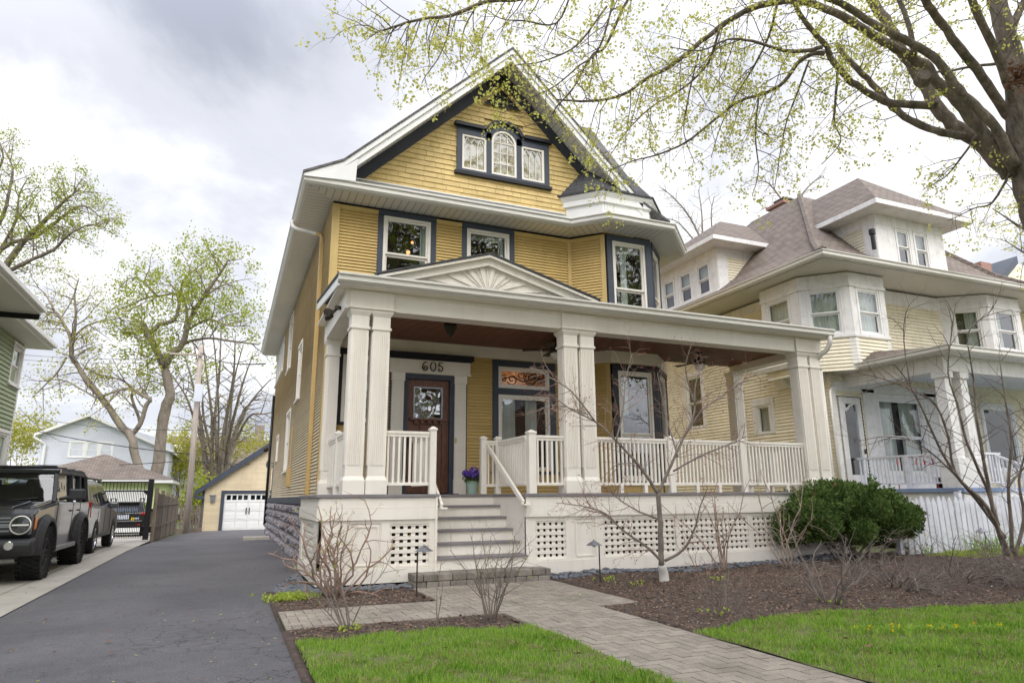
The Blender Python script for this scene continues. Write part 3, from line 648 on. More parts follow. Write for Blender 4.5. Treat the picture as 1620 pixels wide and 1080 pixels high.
# ---- gable
AX, AZ, SL = 5.04, 10.93, .975
def rz(x, dz=0): return AZ+dz-SL*abs(x-AX)
GY = 11.85
M['rake'] = paint('trim_dark_slate', (.040, .044, .058), .5, .12, 3, .1, 40)
def gable():
    W = (3.98, 6.18, 8.06, 9.20)
    soff = -.18
    lim = lambda z: (AX-(AZ+soff-.28-z)/SL, AX+(AZ+soff-.28-z)/SL)
    holes = [(4.0, 6.16, 8.1, 9.12), (4.62, 5.55, 9.0, 9.42)]
    shingles(F, 1.9, 8.2, 7.46, 10.3, holes, lim).build('gable_shingles', M['shingle_y'], house)
    mb = MB(F); mb.face([(1.9, -.02, 7.2), (8.4, -.02, 7.2), (8.4, -.02, 7.5), (AX, -.02, 10.7), (1.9, -.02, 7.5)]); mb.build('gable_backing', M['siding'], house)
    mb = MB(F); mb.box(1.30, 6.55, -.02, .06, 7.28, 7.44); mb.box(1.30, 6.53, .0, .09, 7.44, 7.47); mb.build('gable_base_band', M['white'], house, bevel=.005)
    # dark blue raking boards
    for sg, nm in ((-1, 0), (1, 1)):
        mb = MB(F); xe = AX+sg*.02; zl = 7.472; xt = AX+sg*(AZ+soff-zl)/SL; xb = AX+sg*(AZ+soff-.32-zl)/SL
        zt = lambda x: rz(x, soff); zb = lambda x: rz(x, soff-.32)
        mb.hexa([(xe, .0, zb(xe)), (xb, .0, zl), (xt, .0, zl), (xe, .0, zt(xe))], [(xe, .05, zb(xe)), (xb, .05, zl), (xt, .05, zl), (xe, .05, zt(xe))])
        mb.build('raking_board', M['rake'], house, fixn=True)
    # lattice vent in the peak
    mb = MB(F); zc = AZ+soff-.32-.62
    mb.face([(AX-.44, .055, zc), (AX+.44, .055, zc), (AX, .055, zc+.44*SL)]); v = mb.build('peak_vent', M['dark'], house)
    mb = MB(F)
    for i in range(-3, 4):
        x = AX+i*.12; h = (.44-abs(x-AX))*SL
        mb.bar((x, .066, zc), (x, .066, zc+h), .022, .01, up=(0, 1, 0))
    for i in range(0, 3):
        z = zc+i*.12; h = .44-(z-zc)/SL
        mb.bar((AX-h, .072, z), (AX+h, .072, z), .022, .01, up=(0, 1, 0))
    mb.build('vent_lattice', M['black'], v)
    # triple window
    wm = MB(F); z0, z1 = 8.06, 9.12
    def rect(a, b): return frame4(wm, a, b, z0, z1-.0, .07, -.02, .05)
    us = [(4.10, 4.66), (4.78, 5.38), (5.50, 6.06)]
    wm.box(3.98, 4.10, -.02, .05, z0, z1); wm.box(6.06, 6.18, -.02, .05, z0, z1); wm.box(4.66, 4.78, -.02, .05, z0, 9.1); wm.box(5.38, 5.50, -.02, .05, z0, 9.1)
    wm.box(4.10, 4.66, -.02, .05, 8.96, z1); wm.box(5.50, 6.06, -.02, .05, 8.96, z1)
    for (a, b) in us: wm.box(a, b, -.02, .05, z0, z0+.07)
    cx, cz, ro, ri = 5.08, 8.93, .44, .30
    n = 14
    for i in range(n):
        a0, a1 = math.pi*i/n, math.pi*(i+1)/n
        P = lambda r, a, w: (cx-r*math.cos(a), w, cz+r*math.sin(a))
        wm.hexa([P(ri, a0, -.02), P(ri, a1, -.02), P(ro, a1, -.02), P(ro, a0, -.02)], [P(ri, a0, .05), P(ri, a1, .05), P(ro, a1, .05), P(ro, a0, .05)])
    win = wm.build('window', M['navy'], house, fixn=True)
    hd = MB(F)
    hd.box(3.92, 4.60, -.02, .13, 9.12, 9.20); hd.box(5.56, 6.24, -.02, .13, 9.12, 9.20); hd.box(3.93, 6.23, -.02, .09, 7.99, 8.06)
    for i in range(n):
        a0, a1 = math.pi*i/n, math.pi*(i+1)/n
        if cz+.5*math.sin((a0+a1)/2) < 9.15: continue
        hd.hexa([P(.44, a0, -.02), P(.44, a1, -.02), P(.52, a1, -.02), P(.52, a0, -.02)], [P(.44, a0, .12), P(.44, a1, .12), P(.52, a1, .12), P(.52, a0, .12)])
    hd.build('window_hood', M['black'], win, fixn=True)
    sf = MB(F); g = MB(F); lt = MB(F)
    for k, (a, b) in enumerate(us):
        if k != 1:
            frame4(sf, a, b, z0+.07, 8.96, .05, -.03, .035)
            a, b, p, q = a+.05, b-.05, z0+.12, 8.91
            g.face([(a, 0, p), (b, 0, p), (b, 0, q), (a, 0, q)])
            for i in (1, 2): x = a+(b-a)*i/3; lt.bar((x, .012, p), (x, .012, q-.16), .016, .012, up=(0, 1, 0))
            lt.bar((a, .012, p+.3), (b, .012, p+.3), .016, .012, up=(0, 1, 0)) if False else None
            w3 = (b-a)/3
            for i in range(3):
                x = a+w3*i; lt.bar((x, .012, q-.16), (x+w3/2*1.0, .012, q), .014, .012, up=(0, 1, 0)); lt.bar((x+w3, .012, q-.16), (x+w3/2, .012, q), .014, .012, up=(0, 1, 0))
                if i < 2: lt.bar((x+w3/2, .012, q-.02), (x+w3, .012, q-.16), .014, .012, up=(0, 1, 0))
        else:
            sf.box(a, a+.05, -.03, .035, z0+.07, cz); sf.box(b-.05, b, -.03, .035, z0+.07, cz); sf.box(a+.05, b-.05, -.03, .035, z0+.07, z0+.12)
            for i in range(n):
                a0, a1 = math.pi*i/n, math.pi*(i+1)/n
                sf.hexa([P(.25, a0, -.03), P(.25, a1, -.03), P(.30, a1, -.03), P(.30, a0, -.03)], [P(.25, a0, .035), P(.25, a1, .035), P(.30, a1, .035), P(.30, a0, .035)])
            g.face([(a+.05, 0, z0+.12), (b-.05, 0, z0+.12)] + [(cx+.25*math.cos(t), 0, cz+.25*math.sin(t)) for t in [math.pi*i/12 for i in range(13)]])
            for i in (1, 2): x = a+.05+(b-a-.1)*i/3; lt.bar((x, .012, z0+.12), (x, .012, cz+.22), .016, .012, up=(0, 1, 0))
            for z in (8.42, 8.68, 8.92): lt.bar((a+.05, .012, z), (b-.05, .012, z), .016, .012, up=(0, 1, 0))
            lt.bar((cx-.25, .012, cz), (cx, .012, cz+.25), .014, .012, up=(0, 1, 0)); lt.bar((cx+.25, .012, cz), (cx, .012, cz+.25), .014, .012, up=(0, 1, 0))
    sf.build('sash_frame', M['cream'], win, fixn=True); g.build('pane', M['glass_l'], win); lt.build('muntin', M['cream'], win)
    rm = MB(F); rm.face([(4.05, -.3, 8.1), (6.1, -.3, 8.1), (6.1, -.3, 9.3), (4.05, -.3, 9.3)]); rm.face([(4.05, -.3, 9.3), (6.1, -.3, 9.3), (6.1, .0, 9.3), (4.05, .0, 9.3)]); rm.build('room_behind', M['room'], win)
gable()
# ---- main roof: kicked eaves on both sides
def roofz(d):   # height against horizontal distance from ridge line
    return AZ-SL*d if d < 3.5 else AZ-SL*3.5-(d-3.5)*.56
mb = MB(); 
for sg in (-1, 1):
    xs = [0, 3.5, 4.22] if sg < 0 else [0, 3.22, 3.9]
    for a, b in zip(xs, xs[1:]):
        za, zb_ = AZ-SL*min(a, xs[1]), (AZ-SL*b if b <= xs[1] else AZ-SL*xs[1]-(b-xs[1])*.52)
        if a >= xs[1]: za = AZ-SL*xs[1]
        p = [(AX+sg*a, GY-.04, za), (AX+sg*b, GY-.04, zb_), (AX+sg*b, HB+.3, zb_), (AX+sg*a, HB+.3, za)]
        lo = [(x, y, z-.05) for x, y, z in p]; mb.hexa(lo, p)
mb.build('roof', M['roof_g'], house, fixn=True)
mb = MB()
for sg in (-1, 1):          # raking fascia, two stepped boards, with a kick at the foot
    ke = 3.5 if sg < 0 else 3.2
    for (y0, y1, t0, t1) in ((GY-.02, GY+.08, -.052, -.17), (GY+.015, GY+.08, -.171, -.33)):
        a = (AX, AZ); k = (AX+sg*ke, AZ-SL*ke)
        pts = [(a[0], a[1]+t0), (k[0], k[1]+t0), (k[0], k[1]+t1), (a[0], a[1]+t1)]
        mb.prism(pts, 'y', y0, y1)
        e_ = (AX+sg*(ke+.70), AZ-SL*ke-.37)
        if sg < 0 and t1 > -.2: mb.prism([(k[0], k[1]+t0), (e_[0], e_[1]+t0), (e_[0], e_[1]-.10), (1.78, 7.10), (1.80, k[1]+t1+.22), (k[0], k[1]+t1)], 'y', y0+.001, y1)
mb.build('raking_fascia', M['white'], house, fixn=True)
mb = MB(); uvl = []
for sg in (-1, 1):
    ke = 3.4 if sg < 0 else 3.2
    q = [(AX, AZ-.19), (AX+sg*ke, AZ-.19-SL*ke)]
    mb.face([(q[0][0], GY+.05, q[0][1]), (q[1][0], GY+.05, q[1][1]), (q[1][0], HY, q[1][1]), (q[0][0], HY, q[0][1])]); h = math.hypot(ke, SL*ke); uvl += [(0, 0), (h, 0), (h, .6), (0, .6)]
o = mb.build('gable_soffit', M['soffit_rib'], house); o.data.uv_layers[0].data.foreach_set('uv', np.array(uvl, 'f').ravel())
# flat return under the kick, and the side roof slope over the left eave
mb = MB(); mb.box(.86, 1.7, GY+.0, 12.5, 7.095, 7.12); mb.build('eave_return', M['white'], house)
# ---- cross gable on the right side
mb = MB(); rx = 9.72
mb.hexa([(6.2, 16.6, 12.55), (rx, 16.6, 12.55), (rx, 12.95, 7.75), (7.5, 12.95, 7.75)], [(6.2, 16.6, 12.62), (rx, 16.6, 12.62), (rx, 12.9, 7.80), (7.5, 12.9, 7.80)])
mb.hexa([(6.2, 16.6, 12.55), (rx, 16.6, 12.55), (rx, 20.3, 7.75), (7.5, 20.3, 7.75)], [(6.2, 16.6, 12.62), (rx, 16.6, 12.62), (rx, 20.3, 7.80), (7.5, 20.3, 7.80)])
mb.build('cross_gable_roof', M['roof_g'], house, fixn=True)
mb = MB(); mb.prism([(12.9, 7.2), (20.3, 7.2), (20.3, 7.7), (16.6, 12.5), (12.9, 7.7)], 'x', 9.2, 9.3); mb.build('cross_gable_wall', M['shingle_y'], house)
mb = MB(); mb.hexa([(rx-.05, 12.85, 7.55), (rx+.0, 12.85, 7.55), (rx, 16.6, 12.35), (rx-.05, 16.6, 12.35)], [(rx-.05, 12.85, 7.78), (rx, 12.85, 7.78), (rx, 16.6, 12.54), (rx-.05, 16.6, 12.54)]); mb.build('cross_gable_fascia', M['white'], house, fixn=True)
# ------------------------------------------------------------------ porch
PX0, PX1, PY = 1.20, 11.42, 10.0
def porch():
    SX0, SX1, SY = 2.95, 4.42, 11.42     # the inset stair
    mb = MB(); mb.box(PX0-.03, SX0+.03, PY-.03, HY, 1.265, 1.31); mb.box(SX1-.02, PX1+.03, PY-.03, HY, 1.265, 1.31); mb.box(SX0+.03, SX1-.02, SY-.02, HY, 1.266, 1.309)
    mb.build('porch_floor', M['deck'], house, bevel=.004)
    mat = MB(); mat.box(3.1, 3.95, 12.0, 12.42, 1.31, 1.325); mat.build('door_mat', M['softtop'], house)
    # skirt
    def skirt(x0, x1, lats, pans, name='porch_skirt'):
        mb = MB(F0)
        mb.box(x0, x1, -.05, .02, 1.115, 1.262); mb.box(x0-.01, x1+.01, -.05, .035, .945, 1.112)
        mb.box(x0, x1, -.05, .0, .90, .945)
        us = [x0]
        for a, b in sorted(lats+pans): us += [a, b]
        us.append(x1)
        for a, b in zip(us[::2], us[1::2]): mb.box(a, b, -.05, .0, .27, .90)
        for a, b in sorted(lats): mb.box(a, b, -.05, .0, .27, .30); mb.box(a, b, -.05, -.001, .88, .90)
        mb.box(x0, x1, -.05, .012, .07, .268)
        sk = mb.build(name, M['cream'], house, bevel=.004)
        for a, b in pans:
            q = MB(F0); q.box(a, b, -.05, -.018, .27, .90); frame4(q, a+.035, b-.035, .31, .865, .022, -.018, -.002); q.build('skirt_panel', M['cream'], sk, bevel=.003)
        for a, b in lats:
            q = MB(F0); n = int(round((b-a)/.108)); s = (b-a)/n
            for i in range(n+1): x = a+s*i; q.box(max(a, x-.031), min(b, x+.031), -.045, -.028, .30, .88)
            for i in range(7): z = .30+.58*i/6; q.box(a, b, -.0279, -.014, max(.30, z-.027), min(.88, z+.027))
            q.build('lattice', M['cream'], sk)
    F0 = Fr(0, PY+.02, 0)
    skirt(PX0+.03, SX0, [(2.25, 2.84)], [(1.68, 2.12)])
    skirt(SX1, PX1-.03, [(4.60, 5.13), (5.84, 7.28), (7.37, 8.88), (8.99, 10.3)], [(5.28, 5.68), (10.45, 10.95)])
    F0 = Fr(PX0+.03, 0, R(-90))
    def sk2():
        nonlocal_ = None
    skirt(-HY, -PY-.02, [(-12.2, -10.6)], [], 'porch_side_skirt')
    mb = MB(); mb.box(PX0+.25, SX0-.05, PY+.35, HY+.3, 0, 1.2); mb.box(SX1+.06, PX1-.2, PY+.35, HY+.3, 0, 1.2); mb.box(PX1-.08, PX1-.03, PY, HY, 0, 1.262); mb.build('porch_shade_fill', M['dark'], house)  # near-black boxes stand in for the shade under the porch
    # stair: cheek walls, risers, treads
    ch = MB(); ch.box(SX0-.03, SX0, PY-.03, SY, .07, 1.262); ch.build('stair_cheek', M['cream'], house); ch = MB(); ch.box(SX1, SX1+.03, PY+.021, SY, .07, 1.262); ch.build('stair_cheek', M['cream'], house)
    st = MB(); tr = MB()
    for i in range(6):
        zt = 1.31-.185*i; yf = SY-.284*i
        st.box(SX0, SX1, yf, yf+.02, zt-.185, zt-.03 if i else 1.264)
        if i: tr.box(SX0, SX1-.001, yf-.035, yf+.284, zt-.032, zt)
    st.build('stair_riser', M['cream'], house, bevel=.003); tr.build('stair_tread', M['deck'], house, bevel=.004)
    # stone pad
    rng = random.Random(8); pd = MB()
    for r_ in range(2):
        x = 2.52 - (.1 if r_ else 0)
        while x < 4.66:
            wd = rng.uniform(.17, .24); a, b = max(2.52, x), min(4.66, x+wd)
            if b-a > .03: pd.box(a+.004, b-.004, 9.62+rng.uniform(0, .012), 9.82, .0+r_*.1+.003, .1+r_*.1-.003)
            x += wd
        pd.box(2.52+.01, 2.68, 9.83, 10.02, r_*.1+.003, .097+r_*.1); pd.box(4.5, 4.65, 9.83, 10.0, r_*.1+.003, .097+r_*.1)
    x = 2.68
    pd2 = pd.build('step_pad', M['block'], house, bevel=.012)
    mb = MB(); mb.box(2.6, 4.58, 9.8, 10.0, 0, .196); mb.build('step_pad_top', M['block'], house)
    # columns
    def column(x, y, w, name='column'):
        mb = MB(); h = w/2; z0, z1 = FL, 4.10
        mb.box(x-h, x+h, y-h, y+h, z0+.26, z1-.30)
        c = mb.build(name, M['cream'], house)
        fl = MB()                       # flutes as fine raised ribs, front and both cheeks
        for i in range(7):
            t = -h+.045+(w-.09)*i/6
            for (p0, p1) in (((x+t-.009, y-h-.011), (x+t+.009, y-h)), ((x-h-.011, y+t-.009), (x-h, y+t+.009)), ((x+h, y+t-.009), (x+h+.011, y+t+.009))):
                fl.box(min(p0[0], p1[0]), max(p0[0], p1[0]), min(p0[1], p1[1]), max(p0[1], p1[1]), z0+.42, z1-.34)
        fl.build('flute', M['cream'], c)
        b = MB(); b.box(x-h-.028, x+h+.028, y-h-.028, y+h+.028, z0, z0+.20)
        b.hexa([(x-h-.028, y-h-.028, z0+.20), (x+h+.028, y-h-.028, z0+.20), (x+h+.028, y+h+.028, z0+.20), (x-h-.028, y+h+.028, z0+.20)], [(x-h-.004, y-h-.004, z0+.26), (x+h+.004, y-h-.004, z0+.26), (x+h+.004, y+h+.004, z0+.26), (x-h-.004, y+h+.004, z0+.26)])
        b.build('column_base', M['cream'], c, bevel=.004)
        k = MB(); k.box(x-h-.022, x+h+.022, y-h-.022, y+h+.022, z1-.31, z1-.27); k.box(x-h-.004, x+h+.004, y-h-.004, y+h+.004, z1-.27, z1-.10)
        k.hexa([(x-h-.004, y-h-.004, z1-.10), (x+h+.004, y-h-.004, z1-.10), (x+h+.004, y+h+.004, z1-.10), (x-h-.004, y+h+.004, z1-.10)], [(x-h-.04, y-h-.04, z1-.04), (x+h+.04, y-h-.04, z1-.04), (x+h+.04, y+h+.04, z1-.04), (x-h-.04, y+h+.04, z1-.04)])
        k.box(x-h-.04, x+h+.04, y-h-.04, y+h+.04, z1-.04, z1-.001); k.build('column_capital', M['cream'], c, bevel=.003)
    cy = PY+.17
    for x in (1.69, 2.02, 5.32, 5.65, 10.66, 10.99): column(x, cy, .262)
    column(1.60, 12.36, .22, 'pilaster'); column(10.9, 12.36, .26, 'pilaster')
    # beams and entablature
    mb = MB(); y0, y1 = PY+.03, PY+.33
    mb.box(1.45, 11.2, y0, y1, 4.10, 4.40); mb.box(1.44, 11.21, y0-.012, y1, 4.345, 4.40)
    mb.box(1.45, 1.75, y1, HY, 4.10, 4.398); mb.box(10.9, 11.2, y1, HY, 4.10, 4.398)
    mb.build('porch_beam', M['cream'], house, bevel=.004)
    for x in (1.855, 5.485, 10.83):
        mb = MB(); mb.box(x-.34, x+.34, y0-.035, y0-.0125, 4.101, 4.395); mb.box(x-.36, x+.36, y0-.06, y0-.001, 4.10, 4.125)
        mb.build('beam_block', M['cream'], house, bevel=.004)
    mb = MB(F); mb.box(1.48, 6.62, .0, .04, 4.02, 4.27); mb.build('porch_frieze', M['cream'], house)
    for k, (f, l) in enumerate(bfr):
        mb = MB(f); mb.box(-.01, l+.01, .0, .045, 4.0, 4.27); mb.build('porch_frieze', M['cream'], house)
    mb = MB(); mb.box(1.75, 10.9, y1, HY, 4.26, 4.30); mb.build('porch_ceiling', M['ceil'], house)
    m = MB(); 
    for i in range(26): y = y1+.085*i; m.box(1.75, 10.9, y, y+.006, 4.252, 4.2599)
    m.build('ceiling_seam', M['black'], house)
    # roof with eave gutter
    mb = MB(); e = [(1.32, 9.72), (11.25, 9.72), (11.25, HY), (1.32, HY)]
    mb.hexa([(1.27, 9.72, 4.50), (11.25, 9.72, 4.50), (11.25, HY-.01, 4.82), (1.27, HY-.01, 4.82)], [(1.27, 9.72, 4.545), (11.25, 9.72, 4.545), (11.25, HY-.01, 4.87), (1.27, HY-.01, 4.87)])
    mb.build('porch_roof', M['roof_dk'], house, fixn=True)
    mb = MB(); mb.hexa([(1.285, 9.76, 4.36), (1.31, 9.76, 4.36), (1.31, HY-.02, 4.68), (1.285, HY-.02, 4.68)], [(1.285, 9.76, 4.50), (1.31, 9.76, 4.50), (1.31, HY-.02, 4.82), (1.285, HY-.02, 4.82)])
    mb.hexa([(11.2, 9.76, 4.36), (11.22, 9.76, 4.36), (11.22, HY-.02, 4.68), (11.2, HY-.02, 4.68)], [(11.2, 9.76, 4.50), (11.22, 9.76, 4.50), (11.22, HY-.02, 4.82), (11.2, HY-.02, 4.82)])
    mb.box(1.285, 11.22, 9.76, 9.79, 4.40, 4.50); mb.build('porch_fascia', M['white'], house, fixn=True)
    mb = MB(); mb.hexa([(1.31, 9.79, 4.401), (11.2, 9.79, 4.401), (11.2, 10.06, 4.401), (1.31, 10.06, 4.401)], [(1.31, 9.79, 4.42), (11.2, 9.79, 4.42), (11.2, 10.06, 4.42), (1.31, 10.06, 4.42)]); mb.box(1.31, 1.45, 10.06, HY, 4.395, 4.42); mb.build('porch_soffit', M['cream'], house)
    mb = MB(Fr(0, HY, R(0)))
    ledge([(1.28, 9.76), (11.25, 9.76)], 'porch_gutter', M['gutter'], [(0, 4.41), (.03, 4.41), (.07, 4.44), (.07, 4.50), (.10, 4.52), (.10, 4.55), (.085, 4.55), (.08, 4.53), (0, 4.53)], house, close=True)
    # downspout at the right corner
    mb = MB(); mb.tube([(11.15, 9.74, 4.42), (11.17, 9.75, 4.28), (11.16, 9.85, 4.15), (11.1, 10.0, 4.05), (11.13, 10.12, 3.95), (11.25, 10.16, 3.8)], .05, 10)
    mb.tube([(11.25, 10.16, 3.8), (11.25, 10.16, .1)], .045, 8); mb.build('downspout', M['gutter'], house, smooth=True)
    # clad side-wall triangle between beam and roof on the left
    # pediment with sunburst
    pa, pl, pr_, zb, zt = 3.74, 1.90, 5.78, 4.62, 5.20; yp = 9.93
    q = MB(); q.face([(pl+.3, yp+.03, zb-.06), (pr_-.3, yp+.03, zb-.06), (pa, yp+.03, zt-.10)]); ped = q.build('pediment', M['cream'], house)
    rk = MB()
    for (xe) in (pl, pr_):
        for (y0_, y1_, o0, o1) in ((yp-.12, yp+.08, -.005, -.05), (yp-.05, yp+.08, -.051, -.17)):
            rk.prism([(pa, zt+o0), (xe, zb+o0), (xe, zb+o1), (pa, zt+o1)], 'y', y0_, y1_)
    rk.build('pediment_rake', M['cream'], ped, fixn=True)
    sb = MB(); c0 = (pa+.0, zb-.05); y_ = yp+.022
    def reach(a):       # distance from the hub to the inner edge of the raking boards
        dx, dz = math.cos(a), math.sin(a); best = 9
        for xe in (pl, pr_):
            ex, ez, fx, fz = pa, zt-.17, xe, zb-.17; nx_, nz_ = (fz-ez), -(fx-ex); den = dx*nx_+dz*nz_
            if abs(den) > 1e-6:
                t = ((ex-c0[0])*nx_+(ez-c0[1])*nz_)/den
                if .05 < t < best: best = t
        return best
    for i in range(13):
        a = math.pi*(i+.5)/13; r_ = min(reach(a), 1.5); d = (math.cos(a), math.sin(a))
        hw = .010 if i % 2 else .006; k = .035 if i % 2 else .0
        q0 = (c0[0]+d[0]*.07, c0[1]+d[1]*.05); q1 = (c0[0]+d[0]*r_, c0[1]+d[1]*r_); nn = (-d[1], d[0])
        f0 = [(q0[0]-nn[0]*hw, y_, q0[1]-nn[1]*hw), (q0[0]+nn[0]*hw, y_, q0[1]+nn[1]*hw), (q1[0]+nn[0]*(hw+k), y_, q1[1]+nn[1]*(hw+k)), (q1[0]-nn[0]*(hw+k), y_, q1[1]-nn[1]*(hw+k))]
        sb.hexa(f0, [(p[0], y_-.014, p[2]) for p in f0])
    sb.build('sunburst', M['cream'], ped, fixn=True)
    rf = MB()
    for xe in (pl-.03, pr_+.03): rf.hexa([(pa, yp-.14, zt-.0), (xe, yp-.14, zb-.0), (xe, HY, zb), (pa, HY, zt)], [(pa, yp-.14, zt+.03), (xe, yp-.14, zb+.03), (xe, HY, zb+.03), (pa, HY, zt+.03)])
    rf.build('pediment_roof', M['roof_dk'], ped, fixn=True)
    # railings
    def post(x, y, s=.10, h=1.03, parent=house):
        p = MB(); p.box(x-s/2, x+s/2, y-s/2, y+s/2, FL, FL+h-.06); p.box(x-s/2-.012, x+s/2+.012, y-s/2-.012, y+s/2+.012, FL+h-.06, FL+h-.035)
        a = s/2+.012; p.hexa([(x-a, y-a, FL+h-.035), (x+a, y-a, FL+h-.035), (x+a, y+a, FL+h-.035), (x-a, y+a, FL+h-.035)], [(x-.02, y-.02, FL+h), (x+.02, y-.02, FL+h), (x+.02, y+.02, FL+h), (x-.02, y+.02, FL+h)])
        p.build('newel_post', M['cream'], parent, bevel=.003)
    def rail(x0, y0, x1, y1):
        ang = math.atan2(y1-y0, x1-x0); f = Fr(x0, y0, ang); l = math.hypot(x1-x0, y1-y0); r_ = MB(f)
        r_.box(0, l, -.035, .035, FL+.905, FL+.945); r_.box(0, l, -.022, .022, FL+.86, FL+.904); r_.box(0, l, -.022, .022, FL+.13, FL+.175)
        n = max(1, int(l/.079)); b = r_
        for i in range(n): u = l*(i+.5)/n; b.box(u-.0155, u+.0155, -.0155, .0155, FL+.17, FL+.87)
        rl = r_.build('railing', M['cream'], house)
        if l > 1.3:
            for u in (l*.33, l*.66): s_ = MB(f); s_.box(u-.03, u+.03, -.03, .03, FL, FL+.129); s_.build('rail_block', M['cream'], rl)
    ry = PY+.13
    rail(2.16, ry, 2.84, ry); post(2.90, ry)
    rail(2.90, ry+.05, 2.90, SY-.1)
    post(4.22, SY+.02); post(4.50, SY+.02, .1); rail(4.27, SY+.02, 4.45, SY+.02); rail(4.52, ry+.06, 4.52, SY-.04); post(4.62-.04, ry, .13)
    rail(4.65, ry, 5.18, ry)
    rail(5.79, ry, 7.28, ry); post(7.33, ry, .11, 1.0); rail(7.38, ry, 8.90, ry); post(8.96, ry, .11, 1.0); rail(9.02, ry, 10.52, ry)
    rail(1.62, 10.32, 1.62, 11.2); post(1.62, 11.26, .09); rail(1.62, 11.31, 1.62, 12.24)
    rail(11.0, 10.32, 11.0, 12.2)
    for (a, b) in (((4.27, SY-.04, FL+.86), (4.37, PY+.0, 1.17)), ((2.99, SY-.3, FL+.74), (3.02, PY+.0, 1.13))):
        h = MB(); h.bar(a, b, .045, .075); h.box(b[0]-.04, b[0]+.06, b[1]-.14, b[1]+.02, b[2]-.045, b[2]-.018); h.build('handrail', M['cream'], house, bevel=.004)
    # door with surround
    def surround():
        s = MB(F); s.box(2.68, 4.30, .0, .10, 3.62, 3.87); s.box(2.66, 4.32, .0, .12, 3.60, 3.625); d0 = s.build('door_surround', M['cream'], house, bevel=.004)
        k = MB(F); k.box(2.62, 4.36, .0, .16, 3.90, 4.0); k.box(2.66, 4.32, .0, .12, 3.87, 3.90); k.build('door_hood', M['black'], d0, bevel=.004)
        for a, b in ((2.74, 2.97), (3.99, 4.22)):
            p = MB(F); p.box(a, b, .0, .08, FL+.28, 3.44); p.box(a-.01, b+.01, .0, .095, FL, FL+.28); p.box(a-.012, b+.012, .0, .105, 3.44, 3.599)
            for i in range(6): u = a+.03+(b-a-.06)*i/5; p.box(u-.006, u+.006, .08, .085, FL+.34, 3.40)
            p.build('door_pilaster', M['cream'], d0, bevel=.003)
        j = MB(F); j.box(2.97, 3.06, -.12, .04, FL, 3.50); j.box(3.90, 3.99, -.12, .04, FL, 3.50); j.box(2.97, 3.99, -.12, .041, 3.50, 3.60); j.box(2.70, 2.74, 0, .03, FL, 3.6); j.box(4.22, 4.26, 0, .03, FL, 3.6); j.build('door_jamb', M['navy'], d0, bevel=.003)
        dr = MB(F); a, b, z0, z1 = 3.06, 3.90, FL+.03, 3.50
        dr.box(a, a+.13, -.08, -.03, z0, z1); dr.box(b-.13, b, -.08, -.03, z0, z1); dr.box(a+.13, b-.13, -.08, -.03, 3.36, z1); dr.box(a+.13, b-.13, -.08, -.03, z0, z0+.22); dr.box(a+.13, b-.13, -.08, -.03, 2.62, 2.74)
        for u in (3.32, 3.56): dr.box(u, u+.08, -.08, -.032, z0+.22, 2.62)
        dr.box(a+.13, b-.13, -.08, -.055, z0+.22, 2.62)
        d = dr.build('door', M['door'], house, bevel=.004)
        sh = MB(F); sh.box(a+.06, b-.06, -.03, .05, 2.70, 2.745)
        for i in range(5): u = a+.14+i*.128; sh.box(u, u+.06, -.03, .035, 2.64, 2.70)
        sh.build('door_shelf', M['door'], d, bevel=.004)
        g = MB(F); g.face([(a+.14, -.05, 2.76), (b-.14, -.05, 2.76), (b-.14, -.05, 3.35), (a+.14, -.05, 3.35)]); g.build('door_pane', M['glass_o'], d)
        g = MB(F); frame4(g, a+.13, b-.13, 2.74, 3.36, .022, -.045, -.026); g.build('pane_frame', M['steel'], d)
        g = MB(F); g.box(a+.03, a+.08, -.03, -.01, 2.15, 2.45); g.tube([(a+.055, .0, 2.2), (a+.055, .04, 2.22), (a+.055, .04, 2.38), (a+.055, .0, 2.4)], .01, 6); g.build('door_handle', M['bronze'], d)
        rm = MB(F); rm.face([(a, -.2, z0), (b, -.2, z0), (b, -.2, z1), (a, -.2, z1)]); rm.build('room_behind', M['room'], d)
        bl = MB(F); bl.box(4.0, 4.03, .081, .095, 2.28, 2.38); bl.build('door_bell', M['ochre'], d0)
    surround()
    # house number 605, curled bronze digits
    def digit(pts, x, z, s): n_.tube([(x+a*s, .118, z+b*s) for a, b in pts], [.006]*2+[.0115]*(len(pts)-4)+[.008]*2, 6)
    n_ = MB(F)
    six = [(.62, .95), (.5, 1.0), (.34, .95), (.18, .78), (.08, .5), (.08, .25), (.2, .05), (.38, 0), (.56, .08), (.64, .25), (.58, .42), (.42, .5), (.28, .44), (.22, .3), (.3, .2), (.42, .22)]
    zero = [(.35+.30*math.sin(t), .5+.5*math.cos(t)) for t in [2*math.pi*i/18 for i in range(19)]]
    five = [(.68, 1.0), (.55, .96), (.22, .97), (.2, .8), (.16, .56), (.3, .62), (.5, .58), (.62, .4), (.6, .18), (.44, .02), (.24, .02), (.12, .14), (.16, .28), (.28, .28), (.3, .18)]
    digit(six, 3.30, 3.66, .175); digit(zero, 3.465, 3.66, .175); digit(five, 3.61, 3.66, .175)
    n_.build('house_number', M['bronze'], house, smooth=True)
    # porch lights and fans
    l = MB(); c = (3.42, 10.95, 4.245); l.lathe([(.12, 0), (.12, -.03), (.09, -.045)], c, n=8); l.lathe([(.115, -.05), (.125, -.05), (.06, -.19), (.05, -.19)], c, n=6)
    lp = l.build('porch_lamp', M['bronze'], house)
    l = MB(); l.lathe([(.10, -.055), (.045, -.185), (.02, -.20)], c, n=6); l.build('lamp_glass', M['frost'], lp); l = MB()
